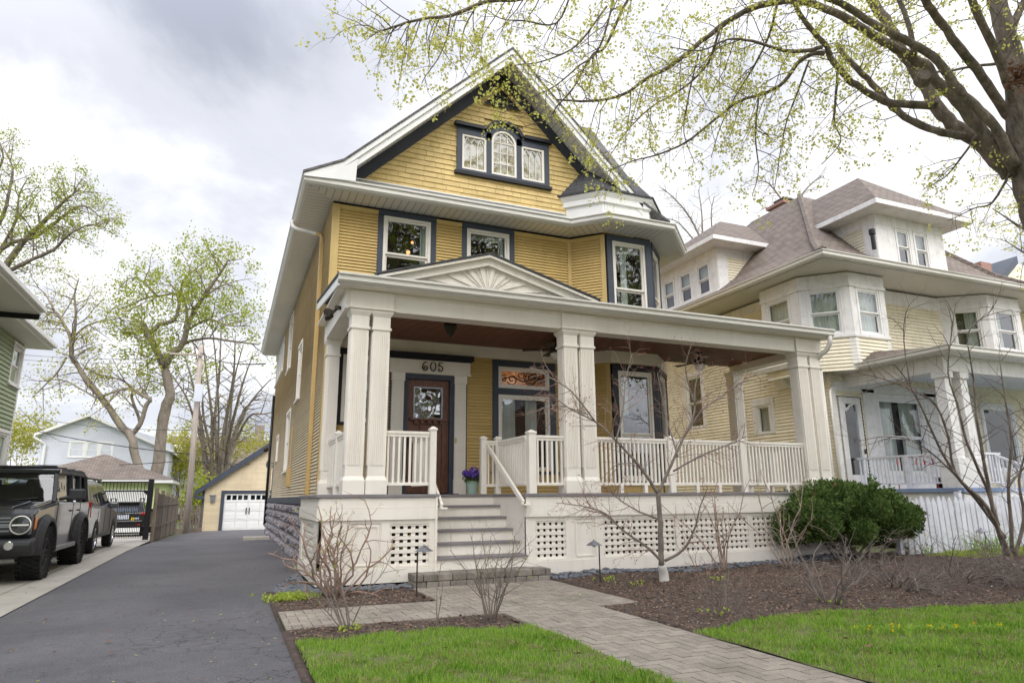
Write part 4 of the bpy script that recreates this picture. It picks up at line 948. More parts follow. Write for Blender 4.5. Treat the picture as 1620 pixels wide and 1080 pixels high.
    for k in range(6): a = k*math.pi/3; l.bar((c[0]+.112*math.cos(a), c[1]+.112*math.sin(a), c[2]-.05), (c[0]+.05*math.cos(a), c[1]+.05*math.sin(a), c[2]-.19), .012)
    l.lathe([(.055, -.185), (.03, -.21), (.008, -.235)], c, n=8); l.build('lamp_rib', M['bronze'], lp)
    for (fx, fy, a0) in ((5.72, 11.4, .2), (9.15, 11.4, .5)):
        f = MB(); c = (fx, fy, 4.25); f.lathe([(.07, 0), (.07, -.03), (.02, -.04), (.02, -.12), (.13, -.14), (.14, -.24), (.09, -.26)], c, n=16); fan = f.build('ceiling_fan', M['bronze'], house, smooth=False)
        for k in range(5):
            a = a0+k*2*math.pi/5; d = Vector((math.cos(a), math.sin(a), 0)); nn = Vector((-d.y, d.x, .12)); p0 = Vector(c)+Vector((0, 0, -.2))
            b = MB(); q0, q1 = p0+d*.12, p0+d*.66
            b.hexa([q0-nn*.04, q0+nn*.04, q1+nn*.065, q1-nn*.065], [v+Vector((0, 0, .008)) for v in (q0-nn*.04, q0+nn*.04, q1+nn*.065, q1-nn*.065)]); b.build('fan_blade', M['bronze'], fan, fixn=True)
        b = MB(); b.lathe([(.10, -.26), (.12, -.28), (.10, -.34), (.05, -.38), (.01, -.39)], c, n=18); b.build('fan_light', M['frost'], fan, smooth=True)
    # floodlights under the left eave
    f = MB(); c = Vector((1.36, 10.55, 4.3)); f.lathe([(.05, 0), (.05, -.05)], (1.40, 10.5, 4.24), n=12)
    for dx, dy in ((-.10, -.10), (-.06, .12)):
        p = Vector((1.36+dx, 10.5+dy, 4.1)); f.tube([(1.40, 10.5, 4.2), p], .012, 6); d = Vector((-.5, -.9, -.2)).normalized() if dy < 0 else Vector((-.9, .1, -.35)).normalized()
        f.tube([p-d*.05, p+d*.02, p+d*.09], [.03, .06, .062], 12)
    f.build('flood_lamp', M['bronze'], house)
porch()
pot = thing('flower_pot', 'mint green pot of violet hydrangeas on the porch landing beside the front door', 'flower pot', (4.18, 11.85, FL))
mb = MB(); mb.lathe([(.085, 0), (.088, .01), (.118, .21), (.124, .21), (.124, .235), (.110, .235), (.105, .2)], (4.16, 11.85, FL), n=24); mb.build('pot', M['mint'], pot, smooth=False)
rng = random.Random(4); mb = MB()
for _ in range(260):
    a = rng.uniform(0, 6.28); r_ = .17*math.sqrt(rng.random()); z = FL+.22+rng.random()*.14; p = Vector((4.16+r_*math.cos(a), 11.85+r_*math.sin(a), z)); d = Vector((rng.gauss(0, 1), rng.gauss(0, 1), rng.gauss(0, .6))).normalized()*.04; e_ = d.orthogonal().normalized()*.02
    mb.face([p, p+d*.5+e_, p+d, p+d*.5-e_])
mb.build('foliage', M['leaf_yew'], pot)
for k, (dx, dy, dz, rr) in enumerate(((-.10, -.08, .36, .07), (.02, -.02, .42, .085), (.12, -.04, .38, .07), (-.02, -.13, .33, .065), (.15, .05, .33, .06), (-.12, .06, .38, .06))):
    mb = MB()
    for _ in range(110):
        d = Vector((rng.gauss(0, 1), rng.gauss(0, 1), rng.gauss(.2, 1))).normalized(); p = Vector((4.16+dx, 11.85+dy, FL+dz))+d*rr; a = d.orthogonal().normalized()*.016; b = d.cross(a).normalized()*.016
        mb.face([p-a, p-b, p+a, p+b])
    mb.build('flower_head', M['petal_p'], pot)
# ------------------------------------------------------------------ cream neighbour house (right)
nb = thing('cream_house', 'cream clapboard house with brown hipped roof, dormers and white porch on the right', 'house', (19, 12.9, 0))
def neighbour():
    WX, WY, E = 14.6, 12.95, 7.12
    FN = Fr(0, WY, 0); FS = Fr(WX, 0, R(-90))
    side_w = [(-19.1, -18.0, 3.45, 5.4), (-15.85, -14.95, 3.0, 4.05)]
    rng = random.Random(2)
    clapboard(FS, -24, -12.9, .9, 7.0, [hole(*x) for x in side_w], ex=.095, rng=rng).build('side_siding', M['siding_n'], nb)
    fw = [(14.75, 15.75, 1.4, 3.85), (16.2, 18.15, 1.75, 3.95), (18.7, 19.75, 2.2, 3.95), (20.6, 22.2, 1.9, 3.9)]
    clapboard(FN, WX-.0, 24.5, 1.35, 7.0, [hole(*x) for x in fw], ex=.095, rng=rng).build('front_siding', M['siding_n'], nb)
    for x in side_w: window(FS, nb, *x, cm='white_n', fm='white', casing=.13 if x[3] > 5 else .18, curtain=[(0, 1, 1)] if x[3] < 5 else None, kind='hung' if x[3] > 5 else 'fixed', sill=False)
    mb = MB(FN); mb.box(15.75, 16.2, 0, .05, 1.35, 4.05); mb.box(18.15, 18.7, 0, .05, 1.35, 4.05); mb.box(14.6, 14.75, 0, .05, 1.35, 4.05); mb.box(14.75, 19.75, 0, .05, 3.96, 4.2); mb.box(16.2, 19.75, 0, .05, 1.35, 1.7); mb.build('porch_wall_panel', M['white_n'], nb, bevel=.004)
    window(FN, nb, *fw[1], glass='glass_d', cm='white_n', fm='white', curtain=[(0, .45, 1), (.6, 1, 1)]); window(FN, nb, *fw[2], glass='glass_d', cm='white_n', fm='white', curtain=[(0, 1, .35)]); window(FN, nb, *fw[3], glass='glass_d', cm='white_n', fm='white', kind='fixed')
    d = MB(FN); d.box(14.87, 15.05, -.05, .02, 1.4, 3.8); d.box(15.5, 15.66, -.05, .02, 1.4, 3.8); d.box(15.05, 15.5, -.05, .02, 1.4, 1.75); d.box(15.05, 15.5, -.05, .02, 3.62, 3.8)
    dd = d.build('storm_door', M['white_n'], nb, bevel=.004); g = MB(FN); g.face([(15.05, -.01, 1.75), (15.5, -.01, 1.75), (15.5, -.01, 3.62), (15.05, -.01, 3.62)]); g.build('door_pane', M['glass_d'], dd)
    g = MB(FN)
    for sx in (15.05, 15.5): g.tube([(sx, .03, 3.62-.2*k+.02*math.sin(k*2)) for k in range(2)], .02, 5)
    for k in range(4): a = .2+k*.75; g.tube([(15.275+.2*math.cos(a+t*.25), .025, 3.52+.10*math.sin(a*1.3+t*.5)) for t in range(6)], .014, 5)
    g.build('door_scroll', M['white_n'], dd); g = MB(FN); g.face([(14.9, -.3, 1.4), (15.6, -.3, 1.4), (15.6, -.3, 3.8), (14.9, -.3, 3.8)]); g.build('room_behind', M['room'], dd)
    g = MB(FN); g.box(15.58, 15.61, .02, .06, 2.3, 2.42); g.build('door_handle', M['iron'], dd)
    # small window hood on the side wall with its bracket
    h = MB(FS); h.hexa([(-14.9, .0, 4.75), (-12.9, .0, 4.75), (-12.9, .75, 4.62), (-14.9, .75, 4.62)], [(-14.9, .0, 5.0), (-12.9, .0, 5.0), (-12.9, .8, 4.74), (-14.9, .8, 4.74)])
    h.box(-14.75, -13.0, .0, .08, 4.2, 4.74); h.tube([(-14.2, .08, 4.25), (-14.2, .25, 4.35), (-14.2, .45, 4.6)], .06, 6); h.box(-14.95, -14.75, 0, .05, 5.0, 5.9); h.build('side_hood', M['white_n'], nb, fixn=True)
    # corner bay, second storey down to the porch roof
    bp = [(13.98, 14.45), (13.98, 13.05), (14.85, 12.18), (16.15, 12.18), (16.5, 12.95)]; top = 7.0
    def bayset(bp, wins, tag_):
        for (x0, y0), (x1, y1), wn in zip(bp, bp[1:], wins):
            ang = math.atan2(y1-y0, x1-x0); l = math.hypot(x1-x0, y1-y0); f = Fr(x0, y0, ang)
            wz = wn[2:] if wn else (0, 0)
            clapboard(f, 0, l, 4.4, 5.36, ex=.095).build('bay_siding', M['siding_n'], nb)
            mb = MB(f); mb.box(-.02, l+.02, -.02, .03, 6.72, 7.05); mb.box(-.03, l+.03, -.02, .06, 6.66, 6.72)
            if wn:
                a, b = wn[0]*l, wn[1]*l
                mb.box(0, a, -.02, .02, 5.36, 6.66); mb.box(b, l, -.02, .02, 5.36, 6.66); mb.box(-.02, l+.02, -.02, .05, 5.28, 5.36)
            else: mb.box(0, l, -.02, .02, 5.28, 6.66)
            mb.box(l-.13, l+.01, -.02, .024, 4.4, 5.28); mb.box(0, .13, -.02, .024, 4.4, 5.28)
            mb.build('bay_trim', M['white_n'], nb, bevel=.004)
            if wn: window(f, nb, a, b, 5.36, 6.66, casing=.03, cm='white_n', fm='white', curtain=wn[2], sill=False, glass=wn[3], meet=.5)
        mb = MB(); mb.face([(x, y, 5.3) for x, y in bp]); mb.build('bay_floor', M['white_n'], nb)
    bayset(bp, [(.12, .78, [(0, 1, 1)], 'glass'), (.13, .84, [(0, 1, 1)], 'glass'), (.16, .86, [(.0, 1, 1)], 'glass'), None], 0)
    bp2 = [(19.5, 12.95), (20.5, 12.18), (22.0, 12.18), (23, 12.95)]
    bayset(bp2, [(.22, .86, [(.5, 1, 1)], 'glass'), (.16, .85, [(0, .5, 1)], 'glass'), None], 0)
    mb = MB(FN); mb.box(16.5, 19.5, 0, .04, 6.62, 7.02); mb.build('frieze', M['white_n'], nb)
    mb = MB(FS); mb.box(-24, -14.45, 0, .04, 6.75, 7.02); mb.build('frieze', M['white_n'], nb)
    # eaves
    ev = [(13.95, 24.5), (13.95, 12.15), (25.0, 12.15), (25.0, 24.5)]
    ledge(ev, 'eave_gutter', M['gutter'], GUT(.55, 7.27), nb, close=True)
    ledge(ev, 'fascia_board', M['white_n'], [(.48, 7.10), (.53, 7.10), (.53, 7.25), (.48, 7.25)], nb, close=True)
    soffit(ev, 7.08, -1.2, .52, nb)
    # hip roof with a bell-cast foot
    def ring(o, z): return [(13.4+o, 11.6+o, z), (25.6-o, 11.6+o, z), (25.6-o, 24.5-o, z), (13.4+o, 24.5-o, z)]
    rs = [ring(0, 7.26), ring(.9, 7.68), ring(2.0, 8.45), ring(5.2, 11.95)]
    mb = MB(); mb.hexa
    for a, b in zip(rs, rs[1:]):
        for i in range(4): mb.face([a[i], a[(i+1) % 4], b[(i+1) % 4], b[i]])
    mb.face(rs[-1]); mb.build('roof', M['roof_b'], nb)
    mb = MB(); 
    for c in (0, 1): mb.tube([(q[c][0], q[c][1], q[c][2]+.01) for q in rs], .11, 6)
    mb.build('hip_cap', M['roof_b'], nb)
    # dormers
    def dormer(f, u0, u1, w, zb, zt, wins, back, parent_name, rh=1.15, ov=.62):
        """wall plane at local outward w, box runs inward `back`"""
        d = MB(f); d.box(u0+.03, u1-.03, w-back, w-1.0, zb-.5, zt); dm = d.build('dormer', M['white_n'], nb)
        clp = clapboard(f, u0+.0, u1, zb, zt, [(u0, u1, zb, zt)])
        for us, sg in ((u0, -1), (u1, 1)):
            o2 = f(us, w, 0); dirv = -f.n if sg < 0 else f.n
            if sg < 0: ff = Fr(f(us, w-back, 0).x, f(us, w-back, 0).y, math.atan2(f.n.y, f.n.x)); rngu = (0, back)
            else: ff = Fr(o2.x, o2.y, math.atan2(-f.n.y, -f.n.x)); rngu = (0, back)
            m_ = clapboard(ff, rngu[0]+(.0 if sg < 0 else .4), rngu[1]-(.4 if sg < 0 else 0), zb-.3, zt-.3, ex=.095, w=.002); m_.build('dormer_siding', M['siding_n'], dm)
            t_ = MB(ff); t_.box(rngu[0], rngu[1], .0, .025, zt-.3, zt); t_.box(*((back-.42, back) if sg < 0 else (0, .42)), -.02, .024, zb-.5, zt-.3); t_.build('dormer_frieze', M['white_n'], dm)
        t_ = MB(f); t_.box(u0, u1, w-.02, w+.02, zt-.32, zt); t_.box(u0-.03, u1+.03, w-.02, w+.10, zb-.14, zb)
        prev = u0
        for (a, b) in wins: t_.box(prev, a, w-.02, w+.015, zb, zt-.32); prev = b
        t_.box(prev, u1, w-.02, w+.015, zb, zt-.32); t_.build('dormer_trim', M['white_n'], dm, bevel=.004)
        g0 = Fr(f(0, w, 0).x, f(0, w, 0).y, math.atan2(f.u.y, f.u.x))
        for (a, b) in wins: window(g0, dm, a, b, zb, zt-.32, casing=.03, cm='white_n', fm='white', sill=False, curtain=[(0, 1, .5)], meet=.52)
        r_ = MB(f); lo = [(u0-ov, w+ov, zt), (u1+ov, w+ov, zt), (u1+ov, w-back-.3, zt), (u0-ov, w-back-.3, zt)]; hi = [(a, b, zt+.16) for a, b, c in lo]
        r_.hexa(lo, hi); r_.build('dormer_eave', M['white_n'], dm, bevel=.01, fixn=True)
        um = (u0+u1)/2; hw = (u1-u0)/2+ov
        r_ = MB(f); k = .75; A = (um, w+ov-hw*1.0, zt+.16+rh); B = (um, w-back-2.5, zt+.16+rh); e = [(a, b, c+.003) for a, b, c in hi]; e[2] = (e[2][0], w-back-2.5, e[2][2]); e[3] = (e[3][0], w-back-2.5, e[3][2])
        r_.face([e[0], e[1], A]); r_.face([e[1], e[2], B, A]); r_.face([e[3], e[0], A, B]); r_.build('dormer_roof', M['roof_b'], dm, fixn=True)
    dormer(FN, 17.35, 20.35, -.1, 8.0, 9.50, [(18.15, 18.8), (18.95, 19.6)], 3.0, 'x', 2.0)
    dormer(FS, -21.4, -17.05, -.15, 8.0, 9.50, [(-21.2, -20.45), (-20.2, -19.45), (-19.2, -18.45), (-18.2, -17.45)], 3.0, 'x', 2.0)
    mb = MB(); mb.box(20.3, 21.3, 19.2, 20.0, 11.5, 13.0); mb.box(20.2, 21.4, 19.1, 20.1, 13.0, 13.12); ch = mb.build('chimney', M['brickr'], nb)
    mb = MB(); mb.box(20.45, 21.15, 19.3, 19.9, 13.3, 13.36); mb.box(20.5, 20.54, 19.35, 19.4, 13.12, 13.3); mb.box(21.05, 21.1, 19.8, 19.85, 13.12, 13.3); mb.build('chimney_cap', M['bronze'], ch)
    mb = MB(); mb.tube([(16.6, 12.6, 8.1), (16.6, 12.6, 8.55)], .06, 10); mb.tube([(16.6, 12.6, 8.55), (16.6, 12.6, 8.7)], .09, 10); mb.build('vent_pipe', M['iron'], nb)
    # porch
    X0, Y0, fz = 15.15, 10.15, 1.38
    mb = MB(); mb.box(X0-.05, 25, Y0-.05, WY, fz-.10, fz); mb.build('porch_floor', M['bluegrey'], nb, bevel=.01)
    mb = MB(); mb.box(X0, 25, Y0, WY, .1, fz-.101); mb.build('porch_base', M['white_n'], nb)
    mb = MB(); mb.box(X0+.05, 25, Y0+.05, Y0+.40, 4.05, 4.42); mb.box(X0+.05, X0+.40, Y0+.40, WY, 4.05, 4.419); mb.build('porch_beam', M['white_n'], nb, bevel=.004)
    mb = MB(); mb.box(X0+.4, 25, Y0+.4, WY, 4.38, 4.42); mb.build('porch_ceiling', M['white_n'], nb)
    mb = MB(); e0 = [(X0-.35, Y0-.4, 4.50), (25.4, Y0-.4, 4.50), (25.4, WY, 5.05), (X0+.5, WY, 5.05), ]
    mb.face(e0); mb.face([(X0-.35, Y0-.4, 4.50), (X0+.5, WY, 5.05), (X0-.35, WY+1, 4.50)]); mb.face([(X0-.35, WY+1, 4.50), (X0+.5, WY, 5.05), (X0+.5, WY+1, 5.05)]); mb.build('porch_roof', M['roof_b'], nb)
    ledge([(X0-.35, WY+.9), (X0-.35, Y0-.4), (25.4, Y0-.4)], 'porch_gutter', M['gutter'], GUT(-.05, 4.56), nb, close=True)
    ledge([(X0-.35, WY+.9), (X0-.35, Y0-.4), (25.4, Y0-.4)], 'porch_eave', M['white_n'], [(-.03, 4.42), (-.03, 4.50), (-.45, 4.50), (-.45, 4.42)], nb, close=True)
    for (cx, cy) in ((X0+.20, Y0+.22), (X0+.75, Y0+.22), (20.5, Y0+.22)):
        c = MB(); c.hexa([(cx-.15, cy-.15, fz+.72), (cx+.15, cy-.15, fz+.72), (cx+.15, cy+.15, fz+.72), (cx-.15, cy+.15, fz+.72)], [(cx-.12, cy-.12, 3.9), (cx+.12, cy-.12, 3.9), (cx+.12, cy+.12, 3.9), (cx-.12, cy+.12, 3.9)])
        c.box(cx-.16, cx+.16, cy-.16, cy+.16, 3.9, 4.05); c.box(cx-.15, cx+.15, cy-.15, cy+.15, fz+.66, fz+.72); c.build('column', M['white_n'], nb, bevel=.006, fixn=True)
    c = MB(); c.box(X0-.02, X0+1.0, Y0, Y0+.46, fz, fz+.66); c.build('column_pedestal', M['white_n'], nb, bevel=.01)
    def rl(x0, y0, z0, x1, y1, z1):
        p = MB(); A, B = Vector((x0, y0, z0)), Vector((x1, y1, z1)); p.bar(A+Vector((0, 0, .78)), B+Vector((0, 0, .78)), .07, .05); p.bar(A+Vector((0, 0, .12)), B+Vector((0, 0, .12)), .05, .04); 
        b = p; n = int((B-A).length/.10)
        for i in range(n): q = A.lerp(B, (i+.5)/n); b.box(q.x-.016, q.x+.016, q.y-.016, q.y+.016, q.z+.12, q.z+.77)
        b.build('railing', M['fence_w'], nb)
    rl(X0+.12, Y0+.5, fz, X0+.12, WY-.05, fz)
    mb = MB(); mb.box(X0+.07, X0+.17, 11.45, 11.56, fz, fz+.8); mb.build('rail_post', M['fence_w'], nb)
    rl(X0+1.05, Y0+.1, fz, X0+1.6, Y0+.1, fz)
    rl(X0+1.2, Y0-.05, fz-.05, X0+1.2, Y0-2.3, fz-1.1)
    st = MB()
    for i in range(6): st.box(X0+1.2, X0+3.2, Y0-.05-.33*(i+1), Y0-.06-.33*i, .02, fz-.1-.21*(i+1)+.1)
    st.build('porch_stair', M['white_n'], nb)
    d = MB(); d.tube([(X0-.05, WY+.2, 4.4), (X0-.2, WY+.1, 4.2), (14.5, WY-.1, 3.9), (14.5, WY-.1, .3)], .04, 8); d.build('downspout', M['gutter'], nb, smooth=True)
    core = MB(); core.box(WX+.9, 24.4, WY+.9, 24, .1, 7.0); core.build('house_core', M['dark'], nb)
    t_ = MB(FN); t_.box(19.9, 20.5, -.1, .02, 1.35, 4.2); t_.build('corner_board', M['white_n'], nb)
neighbour()
hp = MB()
for k in range(4): hp.tube([(16.3+.36*k+.17*math.cos(a), 12.45, 2.02+.20*math.sin(a)) for a in [math.pi*i/10 for i in range(11)]], .014, 5)
hp.tube([(16.1, 12.45, 2.02), (17.6, 12.45, 2.02)], .012, 5)
for x_ in (16.1, 17.6): hp.tube([(x_, 12.45, 1.38), (x_, 12.45, 2.02)], .012, 5)
tag(hp.build('wire_rack', M['redlens'], None, origin=(16.8, 12.45, 1.38)), 'red wire rack with looped top standing on the white porch', 'wire rack')
# white picket fence before the neighbour's porch
pf = thing('picket_fence', 'white peeling picket fence with pointed boards below the white porch', 'fence', (12.2, 9.45, 0))
mb = MB(); rng = random.Random(9); x = 12.25
pkm = MB()
while x < 17.5:
    h = 1.20+rng.uniform(-.03, .02); t = rng.uniform(-.02, .02); wv = .128; z0 = .12
    pkm.hexa([(x, 9.43, z0), (x+wv, 9.43, z0), (x+wv, 9.455, z0), (x, 9.455, z0)], [(x+t, 9.43, h-.12), (x+wv+t, 9.43, h-.12), (x+wv+t, 9.455, h-.12), (x+t, 9.455, h-.12)])
    pkm.hexa([(x+t, 9.43, h-.12), (x+wv+t, 9.43, h-.12), (x+wv+t, 9.455, h-.12), (x+t, 9.455, h-.12)], [(x+t+wv/2-.008, 9.43, h), (x+t+wv/2+.008, 9.43, h), (x+t+wv/2+.008, 9.455, h), (x+t+wv/2-.008, 9.455, h)])
    x += .163
pkm.build('picket', M['fence_w'], pf)
mb.box(12.2, 17.6, 9.457, 9.50, .92, 1.0); mb.box(12.2, 17.6, 9.457, 9.50, .26, .34); mb.build('fence_rail', M['fence_w'], pf)
for a_ in (12.10, 14.0, 17.6): mb = MB(); mb.box(a_, a_+.10, 9.502, 9.60, 0, 1.31); mb.build('fence_post', M['fence_w'], pf)
# far brick-and-cream house beyond
fh = thing('far_brick_house', 'pale tan house with red brick chimney peeping over the brown roof at right edge', 'house', (38, 22, 0))
mb = MB(); mb.prism([(35.1, 0), (44, 0), (44, 12.3), (36.5, 12.8), (35.1, 11.6)], 'y', 20, 21.5); mb.build('wall', M['siding_n'], fh, fixn=True)
mb = MB(); mb.box(34.5, 35.3, 20.4, 21.2, 0, 12.75); mb.build('chimney', M['brickr'], fh)
mb = MB(); mb.hexa([(34.8, 19.8, 11.4), (36.5, 19.8, 12.7), (36.5, 21.5, 12.7), (34.8, 21.5, 11.4)], [(34.8, 19.8, 11.8), (36.5, 19.8, 13.1), (36.5, 21.5, 13.1), (34.8, 21.5, 11.8)]); mb.build('roof', M['navy'], fh, fixn=True)
# ------------------------------------------------------------------ green house (left edge)
gh = thing('green_house', 'green clapboard house with wide white eaves at the left edge beside the parked cars', 'house', (-8, 15, 0))
def greenhouse():
    G = Fr(-5.3, 0, R(90))           # outward +X, u = Y
    ws = [(20.05, 20.98, 4.15, 5.22), (19.2, 20.85, 1.2, 3.0), (13, 14.2, 1.6, 3.2)]
    clapboard(G, 6, 21, .3, 5.30, [hole(*x) for x in ws], ex=.11).build('side_siding', M['green'], gh)
    for x in ws: window(G, gh, *x, cm='white', fm='white', casing=.08, curtain=[(0, 1, .6)])
    m = MB(G); m.box(20.92, 21.02, -.1, .03, .3, 5.3); m.build('corner_board', M['white'], gh)
    m = MB(); m.box(-12, -5.35, 6, 20.95, 0, 5.3); m.build('house_core', M['green'], gh)
    for (y0, y1, xe, z) in ((5, 17.85, -4.30, 5.42), (17.85, 21.5, -4.78, 5.30)):
        m = MB(); m.box(-6.4, xe, y0, y1, z, z+.04); m.build('soffit', M['soffit'], gh)
        m = MB(); m.box(xe-.0, xe+.03, y0, y1, z-.01, z+.12); m.box(xe+.03, xe+.13, y0, y1, z+.05, z+.16); m.build('eave_gutter', M['white'], gh, bevel=.02)
        m = MB(); m.hexa([(-12, y0, z+.05), (xe, y0, z+.05), (xe, y1, z+.05), (-12, y1, z+.05)], [(-12, y0, z+3.2), (xe+.1, y0, z+.17), (xe+.1, y1, z+.17), (-12, y1, z+3.2)]); m.build('roof', M['roof_g'], gh, fixn=True)
    m = MB(); m.box(-6.4, -4.3, 17.8, 17.86, 5.30, 5.6); m.build('eave_step', M['iron'], gh)
    m = MB(); m.box(-5.36, -5.28, 6, 21, 0, .3); m.build('foundation', M['stone'], gh)
greenhouse()
# ------------------------------------------------------------------ yellow garage at the end of the drive
gg = thing('yellow_garage', 'yellow gabled garage with a white panelled door at the end of the asphalt drive', 'garage', (1.2, 42, -.45))
def garage():
    Y, z0 = 42.0, -.47; G = Fr(0, Y, 0); cx = 2.6
    rk = lambda x: 1.72+(4.85-1.72)*(1-abs(x-cx)/3.8)
    lim = lambda z: (-1.15, 6.3) if z < 1.75 else (cx-3.8*(1-(z-1.72)/3.0), cx+3.8*(1-(z-1.72)/3.0))
    clapboard(G, -1.15, 6.3, z0, 4.6, [(-.12, 2.5, z0, 1.62)], ex=.13, lim=lim).build('front_siding', M['siding_side'], gg)
    m = MB(); m.box(-1.12, 6.3, Y+.14, Y+6, z0, 1.72); m.build('garage_core', M['siding'], gg)
    m = MB(G); m.box(-1.25, -1.13, -.1, .05, z0, 1.9); m.box(-.28, -.1, -.02, .06, z0, 1.60); m.box(2.46, 2.64, -.02, .06, z0, 1.6); m.box(-.28, 2.64, -.02, .065, 1.6, 1.74); m.build('corner_board', M['navy'], gg)
    m = MB()
    for sg in (-1, 1):
        e = cx+sg*4.25; ze = 1.72-.30
        m.hexa([(cx, Y-.25, 4.72), (e, Y-.25, ze+.12), (e, Y+6, ze+.12), (cx, Y+6, 4.72)], [(cx, Y-.25, 4.84), (e, Y-.25, ze+.24), (e, Y+6, ze+.24), (cx, Y+6, 4.84)])
    m.build('roof', M['roof_g'], gg, fixn=True); m = MB()
    for sg in (-1, 1):
        e = cx+sg*4.25; ze = 1.72-.30
        m.hexa([(cx, Y-.30, 4.48), (e, Y-.30, ze-.02), (e, Y-.255, ze-.02), (cx, Y-.255, 4.48)], [(cx, Y-.30, 4.84), (e, Y-.30, ze+.30), (e, Y-.255, ze+.30), (cx, Y-.255, 4.84)])
        m.box(min(e, e+.5*-sg), max(e, e+.5*-sg), Y-.3, Y+.02, ze-.15, ze+.02)
    m.build('raking_board', M['navy'], gg, fixn=True)
    d = MB(G); zz = np.linspace(z0+.02, 1.58, 5)
    for k in range(4):
        for j in range(4):
            a = -.10+2.56*j/4; b = a+2.56/4; d.box(a+.004, b-.004, -.08, -.03, zz[k]+.006, zz[k+1]-.006)
            if k < 3: d.box(a+.07, b-.07, -.03, -.018, zz[k]+.09, zz[k+1]-.09)
    door = d.build('garage_door', M['white'], gg, bevel=.006); d = MB(G)
    for j in range(8): a = -.02+.04+j*.30+(.08 if j > 3 else 0); d.box(a, a+.22, -.029, -.02, 1.22, 1.47)
    d.build('door_pane', M['glass_car'], door)
    d = MB(G)
    for u in (1.08, 1.24): d.box(u, u+.05, -.03, .01, .42, .78)
    d.build('door_handle', M['iron'], door)
    l = MB(G); l.box(-.82, -.58, .02, .14, 1.1, 1.45); l.box(-.86, -.54, .02, .17, 1.45, 1.5); l.build('wall_lamp', M['steel'], gg)
    w = MB(G); n = 12; c = (2.6, 3.15)
    for i in range(n): a0, a1 = math.pi*i/n, math.pi*(i+1)/n; q = lambda r, a, ww: (c[0]-r*math.cos(a), ww, c[1]+r*math.sin(a)); w.hexa([q(.5, a0, 0), q(.5, a1, 0), q(.62, a1, 0), q(.62, a0, 0)], [q(.5, a0, .05), q(.5, a1, .05), q(.62, a1, .05), q(.62, a0, .05)])
    w.box(2.0, 3.2, 0, .05, 3.05, 3.14)
    ww = w.build('arched_window', M['navy'], gg, fixn=True); w = MB(G); w.face([(c[0]+.52*math.cos(math.pi*i/12), .02, c[1]+.52*math.sin(math.pi*i/12)) for i in range(13)]); w.build('pane', M['dark'], ww)
    w = MB(G)
    for a in (.8, 1.57, 2.3): w.bar((c[0], .03, c[1]), (c[0]+.5*math.cos(a), .03, c[1]+.5*math.sin(a)), .03, .02, up=(0, 1, 0))
    w.build('muntin', M['white'], ww)
garage()
# ------------------------------------------------------------------ green garage, blue house, other roofs behind
g2 = thing('green_garage', 'small pale green garage with brown hipped roof behind the iron gate', 'garage', (-5.2, 36, -.3))
m = MB(); m.box(-9.3, -2.92, 39.3, 44, -.5, 2.12); m.build('wall', M['green2'], g2)
m = MB(); m.box(-8.0, -3.56, 39.24, 39.29, -.4, 1.76); m.build('garage_door', M['white'], g2)
m = MB(); m.box(-9.6, -2.6, 38.9, 44.4, 2.09, 2.28); m.build('eave_board', M['white'], g2)
m = MB(); e = [(-9.65, 38.85, 2.28), (-2.55, 38.85, 2.28), (-2.55, 44.45, 2.28), (-9.65, 44.45, 2.28)]; A, B = (-6.15, 41.2, 3.62), (-6.05, 42.0, 3.62)
m.face([e[0], e[1], A]); m.face([e[1], e[2], B, A]); m.face([e[2], e[3], B]); m.face([e[3], e[0], A, B]); m.build('roof', M['roof_b'], g2)
bh = thing('pale_blue_house', 'pale blue clapboard house with white gutters, far behind the green garage', 'house', (-9, 58, -.4))
def bluehouse():
    Y = 58.0; G = Fr(0, Y, 0); ap = (-9.9, 7.35)
    lim = lambda z: (-12.7, -5.0) if z < 5.9 else (ap[0]-2.8*(7.35-z)/1.45-.3, ap[0]+4.6*(7.35-z)/1.45)
    ws = [(-10.95, -9.9, 4.35, 5.5), (-9.9, -9.0, 4.35, 5.5), (-9.0, -8.1, 4.35, 5.5)]
    clapboard(G, -12.7, -4.2, 0, 7.2, [hole(*x, c=.08) for x in ws], ex=.16, lim=lim).build('wall_siding', M['paleblue'], bh)
    for x in ws: window(G, bh, *x, cm='white', fm='white', casing=.08, curtain=[(0, .8, 1)])
    m = MB(); m.box(-12.6, -4.3, Y+.02, Y+8, 0, 5.5); m.build('house_core', M['paleblue'], bh)
    m = MB()
    for (e, ze) in ((-13.1, 5.75), (-4.0, 4.7)): m.hexa([(ap[0], Y-.5, 7.3), (e, Y-.5, ze), (e, Y+8, ze), (ap[0], Y+8, 7.3)], [(ap[0], Y-.5, 7.5), (e, Y-.5, ze+.2), (e, Y+8, ze+.2), (ap[0], Y+8, 7.5)])
    m.build('roof', M['white'], bh, fixn=True)
    m = MB(); m.tube([(-13.1, Y-.5, 5.7), (-12.5, Y-.2, 5.3), (-12.4, Y-.15, 5.2), (-12.4, Y-.15, 0)], .09, 6); m.build('downspout', M['white'], bh)
bluehouse()
